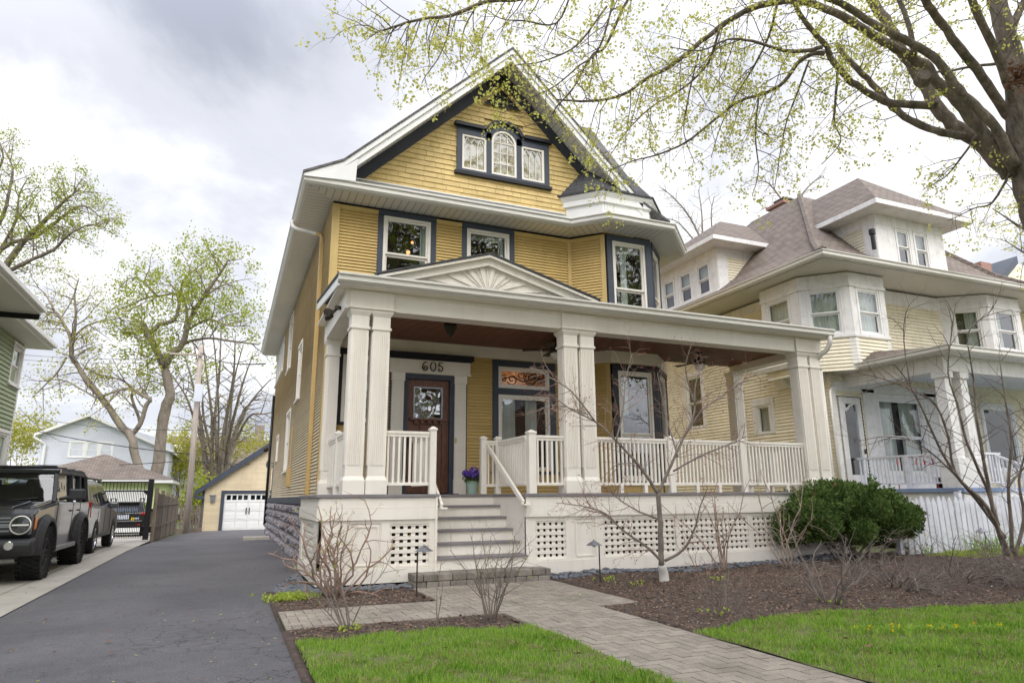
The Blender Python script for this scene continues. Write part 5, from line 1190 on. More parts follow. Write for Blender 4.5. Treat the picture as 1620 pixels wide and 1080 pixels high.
for nm, lab, pts, Y, mw, ch in (('grey_roofed_house', 'house with brown roof and a small skylight behind the leaning tree trunks', [(-6.4, 0), (-1.2, 0), (-1.2, 5.0), (-3.0, 6.9), (-6.4, 6.9)], 66, 'paleblue', None),
                            ('brown_roofed_house', 'dim brown-roofed house with brick chimney beyond the yellow garage', [(-2.2, 0), (7, 0), (7, 7.2), (-.6, 7.2), (-2.6, 4.6), (-2.2, 4.4)], 72, 'stone', 1)):
    t = thing(nm, lab, 'house', (pts[0][0], Y, -.4)); m = MB(); xs = [p[0] for p in pts]
    m.box(min(xs)+.2, max(xs), Y, Y+6, -.4, 4.6); m.build('wall', M[mw], t)
    zt = max(p[1] for p in pts); m = MB(); m.hexa([(min(xs)-.4, Y-.5, 4.5), (max(xs)+.4, Y-.5, 4.5), (max(xs)+.4, Y+7, 4.5), (min(xs)-.4, Y+7, 4.5)], [(min(xs)+1.2, Y+2.8, zt), (max(xs)-.2, Y+2.8, zt), (max(xs)-.2, Y+3.2, zt), (min(xs)+1.2, Y+3.2, zt)]); m.build('roof', M['roof_b'], t)
    if ch: m = MB(); m.box(2.2, 3.1, Y+2, Y+2.9, 6.5, 8.7); m.build('chimney', M['bark_l'], t)
    else: m = MB(); m.hexa([(-5.0, Y+.4, 5.2), (-3.6, Y+.4, 5.2), (-3.6, Y+1.4, 5.95), (-5.0, Y+1.4, 5.95)], [(-5.0, Y+.35, 5.3), (-3.6, Y+.35, 5.3), (-3.6, Y+1.35, 6.05), (-5.0, Y+1.35, 6.05)]); m.build('skylight', M['white'], t)
# ------------------------------------------------------------------ fences, gate, pole, wires
wf = thing('board_fence', 'weathered grey board fence with scalloped top running along the asphalt drive', 'fence', (-2.1, 25.4, 0))
b = MB(); rng = random.Random(1); y = 25.45; po = MB(); rr = MB()
while y < 36.8:
    k = ((y-25.4) % 2.4)/2.4; h = 1.60-.06*math.sin(math.pi*k)+rng.uniform(-.012, .012); g = gz(y)
    b.box(-2.12+rng.uniform(-.006, .006), -2.095, y, y+.135, g+.02, g+h); y += .142
for i in range(5): yy = 25.4+i*2.4; po = MB(); po.box(-2.19, -2.08, yy-.05, yy+.05, gz(yy), gz(yy)+1.72); po.build('fence_post', M['fence'], wf)
rr.box(-2.09, -2.06, 25.4, 37, .35, .43); rr.box(-2.09, -2.06, 25.4, 37, 1.05, 1.13)
b.build('fence_board', M['fence'], wf); rr.build('fence_rail', M['fence'], wf)
pk = thing('wood_picket_fence', 'short weathered wood picket fence between the board fence and the yellow garage', 'fence', (-1.6, 38, -.4)); b = MB(); x = -2.1
while x < -1.1: b.box(x, x+.09, 39.0, 39.03, gz(39), gz(39)+1.35+rng.uniform(-.02, .02)); x += .14
b.build('picket', M['fence'], pk); b = MB(); b.box(-2.15, -1.1, 39.03, 39.07, .0, .08); b.box(-2.15, -1.1, 39.03, 39.07, .6, .68); b.build('fence_rail', M['fence'], pk)
b = MB(); b.box(-2.2, -1.05, 38.3, 38.6, gz(39)-.1, gz(39)+.22); tag(b.build('timber_edging', M['fence'], None, origin=(-1.6, 38.4, gz(39)-.1)), 'dark timber edging at the foot of the short picket fence', 'edging')
gt = thing('iron_gate', 'black iron bar gate with tall posts closing off the concrete drive', 'gate', (-3.8, 25.3, 0))
for x0_, x1_, y1_, h_ in ((-2.40, -2.24, 25.41, 1.92), (-3.86, -3.79, 25.34, 1.88), (-3.98, -3.91, 25.34, 1.88), (-5.6, -5.5, 25.35, 1.9)): b = MB(); b.box(x0_, x1_, 25.25, y1_, 0, h_); b.build('gate_post', M['iron'], gt)
for (a, c) in ((-3.79, -2.4), (-5.5, -3.98)):
    b = MB()
    for z in (1.80, 1.52, .20): b.box(a, c, 25.28, 25.32, z, z+.045)
    for e_, s_ in ((a, 1), (c, -1)): b.hexa([(e_, 25.28, 1.40), (e_, 25.32, 1.40), (e_+s_*.14, 25.32, 1.53), (e_+s_*.14, 25.28, 1.53)], [(e_, 25.28, 1.53), (e_, 25.32, 1.53), (e_+s_*.15, 25.32, 1.535), (e_+s_*.15, 25.28, 1.535)])
    n = int((c-a)/.098)
    for i in range(1, n*2): 
        x = a+(c-a)*i/(n*2)
        if i % 2 == 0: b.box(x-.009, x+.009, 25.29, 25.31, .06, 1.80)
        else: b.box(x-.007, x+.007, 25.29, 25.31, .06, 1.52)
    b.build('gate_leaf', M['iron'], gt)
up = thing('utility_pole', 'tall weathered wooden utility pole behind the fence corner', 'utility pole', (-2.0, 37.5, gz(37.5)))
m = MB(); p0, p1 = aty(296, 835, 37.5), aty(318, 548, 37.5); p0.z = gz(37.5)-.3
m.tube([p0, p0.lerp(p1, .5), p1], [.16, .135, .11], 12); m.build('pole', M['pole'], up, smooth=True)
m = MB(); q = aty(308, 622, 37.2); m.box(q.x-.02, q.x+.38, q.y-.25, q.y-.10, q.z-.45, q.z+.45); m.build('equipment_box', M['paleblue'], up, bevel=.02)
m = MB(); q = aty(316, 562, 37.3); m.bar(q+Vector((-1.4, 0, .0)), q+Vector((.15, 0, .02)), .09, .09); m.build('cross_arm', M['pole'], up)
def wire(pts, r=.012, lab='', Y=None):
    m = MB(); P = [Vector(p) for p in pts]; out = []
    for a, b_ in zip(P, P[1:]):
        for i in range(13): t = i/12; v = a.lerp(b_, t); v.z -= 4*t*(1-t)*(b_-a).length*.012; out.append(v)
    m.tube(out, r, 4); o = m.build('overhead_wire', M['wire'], None, origin=tuple(P[0])); tag(o, lab, 'wire', 'overhead wires behind the houses')
wy = 37.4
wire([aty(60, 682, 44), aty(303, 718, wy)], .022, 'dark sagging cable low across the pale blue house')
wire([aty(50, 735, 44), aty(299, 728, wy), aty(430, 733, 44)], .018, 'lowest dark cable passing just above the green garage roof')
wire([aty(30, 655, 60), aty(304, 680, wy), aty(430, 682, 50)], .013, 'thin cable crossing in front of the leaning trunk at roof height')
wire([aty(25, 560, 48), aty(300, 565, wy)], .012, 'thin pale cable running left from the pole cross arm')
wire([aty(28, 568, 49), aty(300, 571, wy)], .012, 'second thin pale cable just under the one at the cross arm')
wire([aty(318, 558, wy), aty(420, 575, 20)], .02, 'dark service cable from the pole top toward the yellow house')
wire([aty(30, 645, 30), aty(110, 700, 56)], .012, 'thin cable slanting down from green house to pale blue house')
# ------------------------------------------------------------------ vehicles
def fastmesh(name, V, F4, mat, parent=None, origin=(0, 0, 0), tri=False):
    V = np.asarray(V, 'f') - np.array(origin, 'f'); k = 3 if tri else 4; n = len(V)//k
    me = bpy.data.meshes.new(name); me.vertices.add(len(V)); me.vertices.foreach_set('co', V.ravel())
    me.loops.add(n*k); me.loops.foreach_set('vertex_index', np.arange(n*k, dtype='i')); me.polygons.add(n)
    me.polygons.foreach_set('loop_start', np.arange(0, n*k, k, dtype='i')); me.materials.append(mat); me.update(calc_edges=True)
    o = bpy.data.objects.new(name, me); link(o, parent, origin); return o
def profbody(T, prof, wf, name, mat, parent, bevel=.03, smooth=False):
    mb = MB(T); L_ = [(-wf(y, z), y, z) for y, z in prof]; R_ = [(wf(y, z), y, z) for y, z in prof]
    a = [mb.p(q) for q in L_]; b = [mb.p(q) for q in R_]; n = len(a); mb.F.append(a); mb.F.append(b[::-1])
    for i in range(n): mb.F.append([a[(i+1) % n], a[i], b[i], b[(i+1) % n]])
    return mb.build(name, mat, parent, bevel=bevel, fixn=True, uv=False)
def arch(cy, r, z0, n=10, rev=False):
    """wheel-arch points from rear to front or reverse, centre height = z0"""
    a = [(cy + r*math.cos(t), .40 + r*math.sin(t)) for t in [math.asin(min(1, (z0-.40)/r)) + (math.pi-2*math.asin((z0-.40)/r))*i/n for i in range(n+1)]]
    return a if not rev else a[::-1]
def wheel(T, x, y, r, wd, parent, sgn, spokes=6, knob=True, rimmat='plastic', rr=.58):
    m = MB(T); h = wd/2
    m.lathe([(r*rr, -h*.85), (r*.80, -h), (r*.95, -h*.96), (r, -h*.72), (r, h*.72), (r*.95, h*.96), (r*.80, h), (r*rr, h*.85)], (x, y, r), axis='x', n=36, close=True)
    if knob:
        n = 34
        for k in range(n):
            a = 2*math.pi*k/n
            for (xx, wv, off) in ((-h*.82, .05, 0), (-h*.30, .045, .5), (h*.30, .045, 0), (h*.82, .05, .5)):
                t = a+off*2*math.pi/n; c, s_ = math.cos(t), math.sin(t); dt = .068
                q = []
                for rad in (r-.004, r+.014):
                    q.append([(x+xx-wv, y+rad*math.cos(t-dt), r+rad*math.sin(t-dt)), (x+xx+wv, y+rad*math.cos(t-dt*.6), r+rad*math.sin(t-dt*.6)), (x+xx+wv, y+rad*math.cos(t+dt), r+rad*math.sin(t+dt)), (x+xx-wv, y+rad*math.cos(t+dt*.6), r+rad*math.sin(t+dt*.6))])
                m.hexa(q[0], q[1])
            t = a; q = []
            for xx in (sgn*h*.97, sgn*h*1.08):
                q.append([(x+xx, y+rad*math.cos(tt), r+rad*math.sin(tt)) for rad, tt in ((r*.82, t-.06), (r*.98, t-.05), (r*.98, t+.05), (r*.82, t+.06))])
            m.hexa(q[0], q[1])
    w_ = MB(T); w_.lathe([(0.02, sgn*h*.2), (r*rr, sgn*h*.2), (r*rr, sgn*h*.2+sgn*.01), (.02, sgn*h*.2+sgn*.01)], (x, y, r), axis='x', n=24)
    wh = m.build('wheel', M['rubber'], parent, uv=False, fixn=True)
    rm = MB(T); rm.lathe([(r*rr*.93, sgn*h*.3), (r*rr*1.0, sgn*h*.88), (r*rr*.92, sgn*h*.9), (r*rr*.86, sgn*h*.3)], (x, y, r), axis='x', n=32, close=True)
    rm.lathe([(.07, sgn*h*.3), (.07, sgn*h*.75), (.04, sgn*h*.8)], (x, y, r), axis='x', n=14)
    for k in range(spokes):
        a = 2*math.pi*k/spokes; c, s_ = math.cos(a), math.sin(a)
        for off in (-.045, .045):
            o = (-s_*off, c*off); p = (x+sgn*h*.62, y+.05*c+o[0]*.5, r+.05*s_+o[1]*.5); q = (x+sgn*h*.72, y+r*rr*.92*c+o[0], r+r*rr*.92*s_+o[1]); rm.bar(p, q, .035, .035)
    rm.build('rim', M[rimmat], wh, uv=False, fixn=True)
    w_.build('brake_disc', M['plastic'], wh, uv=False)
    return wh
def panel(T, wf, pts, name, mat, parent, sgn=1, off=.006):
    m = MB(T); m.face([(sgn*(wf(y, z)+off), y, z) for y, z in (pts if sgn > 0 else pts[::-1])]); return m.build(name, M[mat], parent, uv=False)
M['bowl'] = paint('lamp_bowl', (.10, .105, .11), .15, .5, 30, 0, metal=.9)
def offroader():
    t = thing('off_road_car', 'dark grey boxy off-road car with black soft top, nearest on the concrete drive', 'car', (-3.63, 15, 0), None)
    T = Rot(-3.63, 12.72, 0, 0)
    # y grows to the rear here; +x is the side we see
    w1 = lambda y, z: .89
    ar1 = [(.88+.53*math.cos(a), .42+.53*math.sin(a)) for a in np.linspace(math.pi, .1, 11)]
    ar2 = [(3.83+.53*math.cos(a), .42+.53*math.sin(a)) for a in np.linspace(math.pi, .1, 11)]
    prof = [(.12, .62), (.30, .52)] + [(a, max(.50, b)) for a, b in ar1] + [(1.45, .46), (3.26, .46)] + [(a, max(.50, b)) for a, b in ar2] + [(4.50, .55), (4.58, .75), (4.58, 1.22), (1.62, 1.24), (1.50, 1.22), (.30, 1.13), (.10, 1.06), (.06, .75)]
    body = profbody(T, prof, w1, 'body', M['car_dk'], t, bevel=.035)
    m = MB(T); m.prism([(.35, 1.135), (1.45, 1.225), (1.45, 1.26), (.45, 1.175)], 'x', -.52, .52); m.build('hood_bulge', M['car_dk'], body, bevel=.02, uv=False, fixn=True)
    m = MB(T)
    for sg in (-1, 1): m.prism([(.32, 1.13), (1.5, 1.225), (1.5, 1.27), (.36, 1.185)], 'x', sg*.78-.04, sg*.78+.04)
    m.build('fender_rail', M['car_dk'], body, bevel=.015, uv=False, fixn=True)
    # greenhouse: posts, header and cloth top
    for sg in (-1, 1):
        m = MB(T); m.bar((sg*.82, 1.60, 1.22), (sg*.74, 1.90, 1.76), .07, .09); m.bar((sg*.83, 2.95, 1.22), (sg*.76, 2.95, 1.76), .09, .06); m.bar((sg*.83, 3.75, 1.22), (sg*.76, 3.75, 1.76), .09, .08)
        m.bar((sg*.83, 4.42, 1.22), (sg*.77, 4.30, 1.76), .09, .1); m.bar((sg*.75, 1.88, 1.755), (sg*.77, 4.35, 1.775), .06, .06)
        m.build('window_post', M['plastic'], t, bevel=.01, uv=False)
    m = MB(T); m.bar((-.80, 1.91, 1.775), (.80, 1.91, 1.775), .16, .09); m.build('windshield_header', M['car_dk'], t, bevel=.02, uv=False)
    m = MB(T); m.hexa([(-.78, 1.98, 1.765), (.78, 1.98, 1.765), (.81, 4.45, 1.72), (-.81, 4.45, 1.72)], [(-.72, 2.0, 1.84), (.72, 2.0, 1.84), (.75, 4.40, 1.86), (-.75, 4.40, 1.86)])
    for y in (2.0, 2.8, 3.6, 4.38): m.tube([(-.77, y, 1.79), (-.70, y, 1.855), (.70, y, 1.855), (.77, y, 1.79)], .03, 6)
    m.build('soft_top', M['softtop'], t, bevel=.04, uv=False)
    g = MB(T); g.face([(-.78, 1.63, 1.245), (.78, 1.63, 1.245), (.71, 1.86, 1.74), (-.71, 1.86, 1.74)]); g.build('windshield', M['glass_ws'], t, uv=False)
    wg = lambda y, z: .83-(z-1.22)*.13
    for nm, pts in (('side_window', [(1.68, 1.25), (2.91, 1.25), (2.91, 1.75), (1.93, 1.75)]), ('side_window', [(2.99, 1.25), (3.71, 1.25), (3.71, 1.75), (2.99, 1.75)]), ('side_window', [(3.80, 1.28), (4.36, 1.28), (4.27, 1.73), (3.80, 1.73)])):
        for sg in (1, -1): panel(T, wg, pts, nm, 'glass_car', t, sg, -.01)
    m = MB(T); m.box(-.6, .6, 2.2, 2.35, 1.0, 1.55); m.box(-.7, -.2, 2.3, 2.5, .9, 1.65); m.box(.2, .7, 2.3, 2.5, .9, 1.65); m.box(-.78, .78, 1.7, 2.0, 1.1, 1.235); m.build('seats', M['softtop'], t, bevel=.05, uv=False)
    m = MB(T); 
    for x0 in (-.55, .15): m.bar((x0, 1.60, 1.27), (x0+.42, 1.645, 1.31), .02, .02)
    m.build('wiper', M['plastic'], t, uv=False)
    # face
    m = MB(T); m.box(-.84, .84, .02, .10, .74, 1.03); m.build('grille_panel', M['plastic'], t, bevel=.03, uv=False)
    m = MB(T); 
    for z in (.80, .86, .94, .99): m.box(-.60, .60, .008, .022, z, z+.02)
    m.box(-.62, .62, .0, .02, .885, .915); m.build('grille_bar', M['steel'], t, uv=False)
    for sg in (-1, 1):
        m = MB(T); m.lathe([(.135, -.02), (.143, -.045), (.130, -.055), (.124, -.02)], (sg*.74, .04, .895), axis='y', n=36, close=True); hl = m.build('headlight', M['frost'], t, uv=False, fixn=True)
        m = MB(T); m.lathe([(.122, 0), (.122, -.03), (.02, -.035)], (sg*.74, .035, .895), axis='y', n=24); m.build('headlight_bowl', M['bowl'], hl, uv=False)
        m = MB(T); m.box(sg*.74-.11, sg*.74+.11, -.005, .0, .885, .907); m.build('light_bar', M['frost'], hl, uv=False)
        m = MB(T); m.box(sg*.875-.012, sg*.875+.03, .16, .24, .82, 1.0); m.build('side_marker', M['orange'], t, uv=False, bevel=.01)
    # bumper
    m = MB(T); m.prism([(-.10, .52), (-.14, .60), (-.10, .68), (.20, .70), (.34, .62), (.28, .46), (.05, .42)], 'x', -.94, .94); bp_ = m.build('front_bumper', M['plastic'], t, bevel=.05, uv=False, fixn=True)
    m = MB(T); m.box(-.5, .5, -.16, -.08, .48, .55); m.build('bumper_lip', M['steel'], bp_, uv=False)
    for sg in (-1, 1):
        m = MB(T); m.lathe([(.065, -.012), (.065, -.045), (.05, -.05)], (sg*.66, -.10, .60), axis='y', n=16); m.build('fog_lamp', M['chrome'], bp_, uv=False)
    # flares, sills, mirrors, handles, door seams
    for cy in (.88, 3.83):
        for sg in (-1, 1):
            m = MB(T); A = np.linspace(math.pi*1.0, .0, 15); prev = None
            for a in A:
                f_ = 1.0; c, s_ = math.cos(a), math.sin(a); ring = [(sg*.86, cy+.50*c, .42+.50*s_), (sg*.985, cy+.50*c, .42+.50*s_), (sg*.985, cy+.55*c, .42+.55*s_), (sg*.90, cy+.64*c, .42+.62*s_), (sg*.86, cy+.64*c, .42+.62*s_)]
                idx = [m.p(q) for q in ring]
                if prev:
                    for k in range(5): m.F.append([prev[k], prev[(k+1) % 5], idx[(k+1) % 5], idx[k]])
                else: m.F.append(idx)
                prev = idx
            m.F.append(prev[::-1]); m.build('fender_flare', M['plastic'], t, uv=False, fixn=True, bevel=.008)
    for sg in (-1, 1):
        m = MB(T); m.box(min(sg*.80, sg*.96), max(sg*.80, sg*.96), 1.50, 3.20, .40, .48); m.build('side_step', M['steel'], t, bevel=.015, uv=False)
        m = MB(T); m.bar((sg*.82, 1.95, 1.28), (sg*1.0, 1.95, 1.32), .10, .06); m.hexa([(sg*.96, 1.90, 1.26), (sg*1.22, 1.93, 1.27), (sg*1.22, 2.05, 1.27), (sg*.96, 2.05, 1.26)], [(sg*.96, 1.90, 1.47), (sg*1.21, 1.93, 1.46), (sg*1.21, 2.05, 1.46), (sg*.96, 2.05, 1.47)]); m.build('wing_mirror', M['plastic'], t, bevel=.03, uv=False, fixn=True)
        for y in (1.62, 2.93, 3.62):
            m = MB(T); m.bar((sg*(w1(y, .55)+.0015), y, .55), (sg*(w1(y, 1.2)+.0015), y, 1.22), .006, .012); m.build('door_seam', M['dark'], t, uv=False)
        for y in (2.66, 3.38):
            m = MB(T); m.box(min(sg*.87, sg*.915), max(sg*.87, sg*.915), y, y+.20, 1.055, 1.085); m.build('door_handle', M['plastic'], t, bevel=.01, uv=False)
    m = MB(T); m.box(-.7, .7, .3, 4.4, .38, .55); m.build('chassis', M['plastic'], t, uv=False)
    for (x, y) in ((.80, .88), (-.80, .88), (.80, 3.83), (-.80, 3.83)): wheel(T, x, y, .415, .30, t, 1 if x > 0 else -1)
    m = MB(T); m.lathe([(.40, 0), (.40, .24), (.1, .25)], (0, 4.60, .98), axis='y', n=28); m.build('spare_wheel', M['rubber'], t, uv=False)
offroader()
def estate(name, label, X, Y0, prof, wf, wins, wheels, mat, wr, extra, grp=None, zg=0, rimmat='chrome'):
    t = thing(name, label, 'car', (X, Y0+2, zg)); T = Rot(X, Y0, zg, 0)
    profbody(T, prof[0], lambda y, z: wf(0, 0), 'body', M[mat], t, bevel=.06); profbody(T, prof[1], wf, 'roof_cabin', M[mat], t, bevel=.05)
    for pts in wins:
        for sg in (1, -1): panel(T, wf, pts, 'side_window', 'glass_car', t, sg, .007)
    for (x, y) in wheels: wheel(T, x, y, wr, .23, t, 1 if x > 0 else -1, 5, knob=False, rimmat=rimmat, rr=.68)
    extra(T, t); return t
wf_s = lambda y, z: .92-max(0, z-1.04)*.30
arc = lambda cy, r=.41: [(cy+r*math.cos(a), max(.38, .36+r*math.sin(a))) for a in np.linspace(math.pi, 0, 9)]
def ex_s(T, t):
    for sg in (-1, 1):
        m = MB(T); m.hexa([(sg*.90, .05, .86), (sg*.935, .30, .86), (sg*.93, .22, 1.22), (sg*.86, .06, 1.22)], [(sg*.80, .02, .86), (sg*.80, .30, .86), (sg*.80, .22, 1.22), (sg*.76, .05, 1.22)]); m.build('tail_light', M['redlens'], t, bevel=.01, uv=False, fixn=True)
        m = MB(T); m.bar((sg*.70, .6, 1.77), (sg*.70, 2.6, 1.77), .04, .04); m.build('roof_rail', M['plastic'], t, uv=False)
        m = MB(T); m.box(min(sg*.9, sg*1.1), max(sg*.9, sg*1.1), 3.1, 3.25, 1.05, 1.2); m.build('wing_mirror', M['car_sv'], t, bevel=.03, uv=False)
        for y in (1.35, 2.35, 3.3): m = MB(T); m.bar((sg*.9225, y, .45), (sg*.9225, y, 1.05), .005, .012); m.build('door_seam', M['dark'], t, uv=False)
        m = MB(T); m.box(min(sg*.9, sg*.93), max(sg*.9, sg*.93), .95, 3.2, .36, .44); m.build('sill', M['plastic'], t, uv=False)
    m = MB(T); m.box(-.85, .85, -.08, .2, .42, .66); m.build('rear_bumper', M['car_sv'], t, bevel=.05, uv=False)
    m = MB(T); m.face([(-.66, .145, 1.2), (.66, .145, 1.2), (.60, .40, 1.66), (-.60, .40, 1.66)]); m.build('rear_window', M['glass_car'], t, uv=False)
estate('silver_car', 'silver-grey estate car with red tail light parked between the off-road car and the gate', -3.80, 18.25,
       [[(.02, .50), (.35, .40)]+arc(1.25)+[(1.7, .34), (3.6, .34)]+arc(4.03)+[(4.75, .42), (4.85, .7), (4.6, .92), (3.5, 1.09), (.10, 1.12), (0, .95)], [(.10, 1.06), (3.55, 1.04), (2.65, 1.66), (1.9, 1.74), (.7, 1.73), (.34, 1.66)]], wf_s,
       [[(.42, 1.16), (.95, 1.14), (.95, 1.60), (.60, 1.60)], [(1.03, 1.14), (1.95, 1.12), (1.95, 1.62), (1.03, 1.61)], [(2.03, 1.12), (3.25, 1.12), (2.62, 1.57), (2.03, 1.62)]],
       [(.82, 1.25), (-.82, 1.25), (.82, 4.03), (-.82, 4.03)], 'car_sv', .35, ex_s)
def ex_b(T, t):
    m = MB(T); m.face([(-.58, .05, 1.03), (.58, .05, 1.03), (.50, .42, 1.36), (-.50, .42, 1.36)]); m.build('rear_window', M['glass_car'], t, uv=False)
    m = MB(T); m.box(-.58, .58, .25, .52, 1.385, 1.43); m.build('roof_spoiler', M['car_bk'], t, bevel=.02, uv=False)
    m = MB(T); m.box(-.28, .28, -.035, -.02, .72, .90); m.build('number_plate', M['platew'], t, uv=False)
    m = MB(T); m.box(-.14, .14, -.045, -.03, .90, .97); m.lathe([(.05, 0), (.05, -.02)], (0, -.02, .97), axis='y', n=12); m.build('badge', M['chrome'], t, uv=False)
    m = MB(T); m.lathe([(.08, 0), (.08, -.01)], (.42, -.02, .72), axis='y', n=14); m.build('sticker', M['petal_y'], t, uv=False)
    for sg in (-1, 1):
        m = MB(T); m.box(min(sg*.70, sg*.88), max(sg*.70, sg*.88), -.03, .1, .90, .98); m.build('tail_light', M['redlens'], t, bevel=.02, uv=False)
        m = MB(T); m.box(min(sg*.50, sg*.66), max(sg*.50, sg*.66), -.045, -.032, .72, .78); m.build('reflector', M['platew'], t, uv=False)
        m = MB(T); m.box(min(sg*.62, sg*.72), max(sg*.62, sg*.72), -.065, -.045, .48, .52); m.build('lower_reflector', M['redlens'], t, uv=False)
        m = MB(T); m.bar((sg*.55, .7, 1.56), (sg*.55, 2.3, 1.56), .04, .04)
        for y in (.8, 2.2): m.bar((sg*.55, y, 1.44), (sg*.55, y, 1.56), .05, .05)
        m.build('roof_rail', M['steel'], t, uv=False)
        m = MB(T); m.box(min(sg*.85, sg*1.05), max(sg*.85, sg*1.05), 2.6, 2.75, .98, 1.12); m.build('wing_mirror', M['car_bk'], t, bevel=.03, uv=False)
    m = MB(T); m.box(-.82, .82, -.06, .2, .42, .68); m.build('rear_bumper', M['car_bk'], t, bevel=.05, uv=False)
wf_b = lambda y, z: .90-max(0, z-.94)*.5
estate('black_car', 'black estate car with roof rails seen from behind through the iron gate', -3.98, 32.8,
       [[(0, .45), (.3, .36)]+arc(.95, .38)+[(1.4, .32), (3.2, .32)]+arc(3.62, .38)+[(4.3, .4), (4.4, .65), (4.1, .86), (3.15, .98), (.03, 1.0), (-.02, .7)], [(.03, .96), (3.2, .94), (2.4, 1.38), (1.6, 1.44), (.6, 1.43), (.40, 1.39)]], wf_b,
       [[(.5, 1.02), (1.3, 1.02), (1.3, 1.34), (.65, 1.34)], [(1.4, 1.02), (2.9, 1.02), (2.3, 1.32), (1.4, 1.34)]], [(.78, .95), (-.78, .95), (.78, 3.62), (-.78, 3.62)], 'car_bk', .32, ex_b, zg=gz(33))
# ------------------------------------------------------------------ ground
def sheet(name, mat, polys, z=0, kind='structure'):
    m = MB()
    for p in polys: m.face([(a[0], a[1], (a[2] if len(a) > 2 else z)) for a in p])
    return tag(m.build(name, mat), kind=kind)
def slope_sheet(name, mat, x0, x1, ys, dz, xr=None):
    m = MB()
    for a, b in zip(ys, ys[1:]):
        m.face([(x0, a, gz(a)+dz), (x1, a, gz(a)+dz), (x1, b, gz(b)+dz), (x0, b, gz(b)+dz)])
    return tag(m.build(name, mat), kind='structure')
slope_sheet('ground', M['earth'], -900, 900, [-300, 0, 22, 42, 1500], -.04)
m = MB()
for p in ([(-2.2, -8, 0), (.62, -8, 0), (.62, 9.1, 0), (-2.2, 9.1, 0)], [(-2.2, 9.1, 0), (.62, 9.1, 0), (.95, 11, 0), (1.46, 13.2, 0), (1.46, 22, 0), (-2.2, 22, 0)], [(-2.1, 22, 0), (1.46, 22, 0), (1.46, 28.6, gz(28.6)), (-2.05, 28.6, gz(28.6))], [(-2.05, 28.6, gz(28.6)), (7, 28.6, gz(28.6)), (7, 42, gz(42)), (-1.2, 42, gz(42)), (-1.8, 36, gz(36))]): m.face(p)
tag(m.build('driveway', M['asphalt']), kind='structure')
m = MB()
for (a, b) in ((-8, 8), (8, 14), (14, 20), (20, 24), (24, 32), (32, 39.5)):
    for x0, x1 in ((-5.28, -2.75), (-2.735, -2.2)): m.face([(x0, a+.01, gz(a)+.012), (x1, a+.01, gz(a)+.012), (x1, b, gz(b)+.012), (x0, b, gz(b)+.012)])
tag(m.build('concrete_driveway', M['concrete']), kind='structure')
# brick walk laid herringbone, every brick cut to the edges
rects = [(2.89, 4.08, -1.0, 7.22), (.64, 4.66, 7.22, 8.36), (2.5, 4.66, 8.36, 9.62)]
def clip(poly, x0, x1, y0, y1):
    for ax, lim, sg in ((0, x0, 1), (0, x1, -1), (1, y0, 1), (1, y1, -1)):
        out = []
        for i in range(len(poly)):
            a, b = poly[i], poly[(i+1) % len(poly)]; da, db = sg*(a[ax]-lim), sg*(b[ax]-lim)
            if da >= 0: out.append(a)
            if da*db < 0: t = da/(da-db); out.append((a[0]+(b[0]-a[0])*t, a[1]+(b[1]-a[1])*t))
        poly = out
        if len(poly) < 3: return []
    return poly
m = MB(); rng = random.Random(12); bw = .1; g = .004; ca, sa = 1.0, 0.0
def herring():
    out = []
    for k in range(-20, 110):
        for n in range(-40, 25):
            x = k*bw + n*4*bw; y = k*bw
            out.append((x, y, x+2*bw, y+bw)); out.append((x, y+bw, x+bw, y+3*bw))
    return out
for (a, b, c, d) in herring():
    q = [(a+g, b+g), (c-g, b+g), (c-g, d-g), (a+g, d-g)]
    q = [(x*ca-y*sa, x*sa+y*ca) for x, y in q]; cx = sum(p[0] for p in q)/4; cy = sum(p[1] for p in q)/4
    if not (.3 < cx < 5 and -1.2 < cy < 9.9): continue
    for R_ in rects:
        p = clip(q, *R_)
        if len(p) >= 3:
            z = .026+rng.uniform(-.0025, .0025); t = [m.p((x, y, z)) for x, y in p]; s_ = [m.p((x, y, 0)) for x, y in p]; m.F.append(t)
            for k in range(len(p)): m.F.append([s_[k], s_[(k+1) % len(p)], t[(k+1) % len(p)], t[k]])
mt, t_, b_ = newmat('paver_island'); gi = t_.nodes.new('ShaderNodeNewGeometry'); c_ = t_.nodes.new('ShaderNodeTexCoord').outputs['Object']
r_ = _ramp(t_, gi.outputs['Random Per Island'], [(0, (.265, .228, .185)), (.5, (.305, .262, .212)), (1, (.345, .298, .242))]); n_ = _noise(t_, c_, 60, 4, .7); g2_ = _ramp(t_, n_.outputs[0], [(.3, (.8, .8, .8)), (.7, (1.18,)*3)])
cc = _mix(t_, 1.0, r_.outputs[0], g2_.outputs[0], 'MULTIPLY'); n3 = _noise(t_, c_, 1.6, 6, .6); r3 = _ramp(t_, n3.outputs[0], [(.48, (0, 0, 0)), (.66, (.6,)*3)]); cc = _mix(t_, r3.outputs[0], cc, (.17, .155, .115))
t_.links.new(cc, b_.inputs['Base Color']); b_.inputs['Roughness'].default_value = .9; _bump(t_, b_, n_.outputs[0], .5, .004)
tag(m.build('brick_path', mt, uv=False), kind='structure')
m = MB()
for R_ in rects: m.face([(R_[0]+.001, R_[2], .016), (R_[1]-.001, R_[2], .016), (R_[1]-.001, R_[3], .016), (R_[0]+.001, R_[3], .016)])
tag(m.build('path_bedding', paint('joint_sand', (.15, .13, .09), .95, .4, 9, .4, 60, dirt=(.10, .13, .03), dscale=3, damt=.8)), kind='structure')
def inpath(x, y, e=0): return any(a-e < x < b+e and c-e < y < d+e for a, b, c, d in rects)
def wob(x, s=0): return .05*math.sin(x*2.3+s)+.03*math.sin(x*5.1+1.7*s)+.02*math.sin(x*17+s)+.015*math.sin(x*31+2*s)
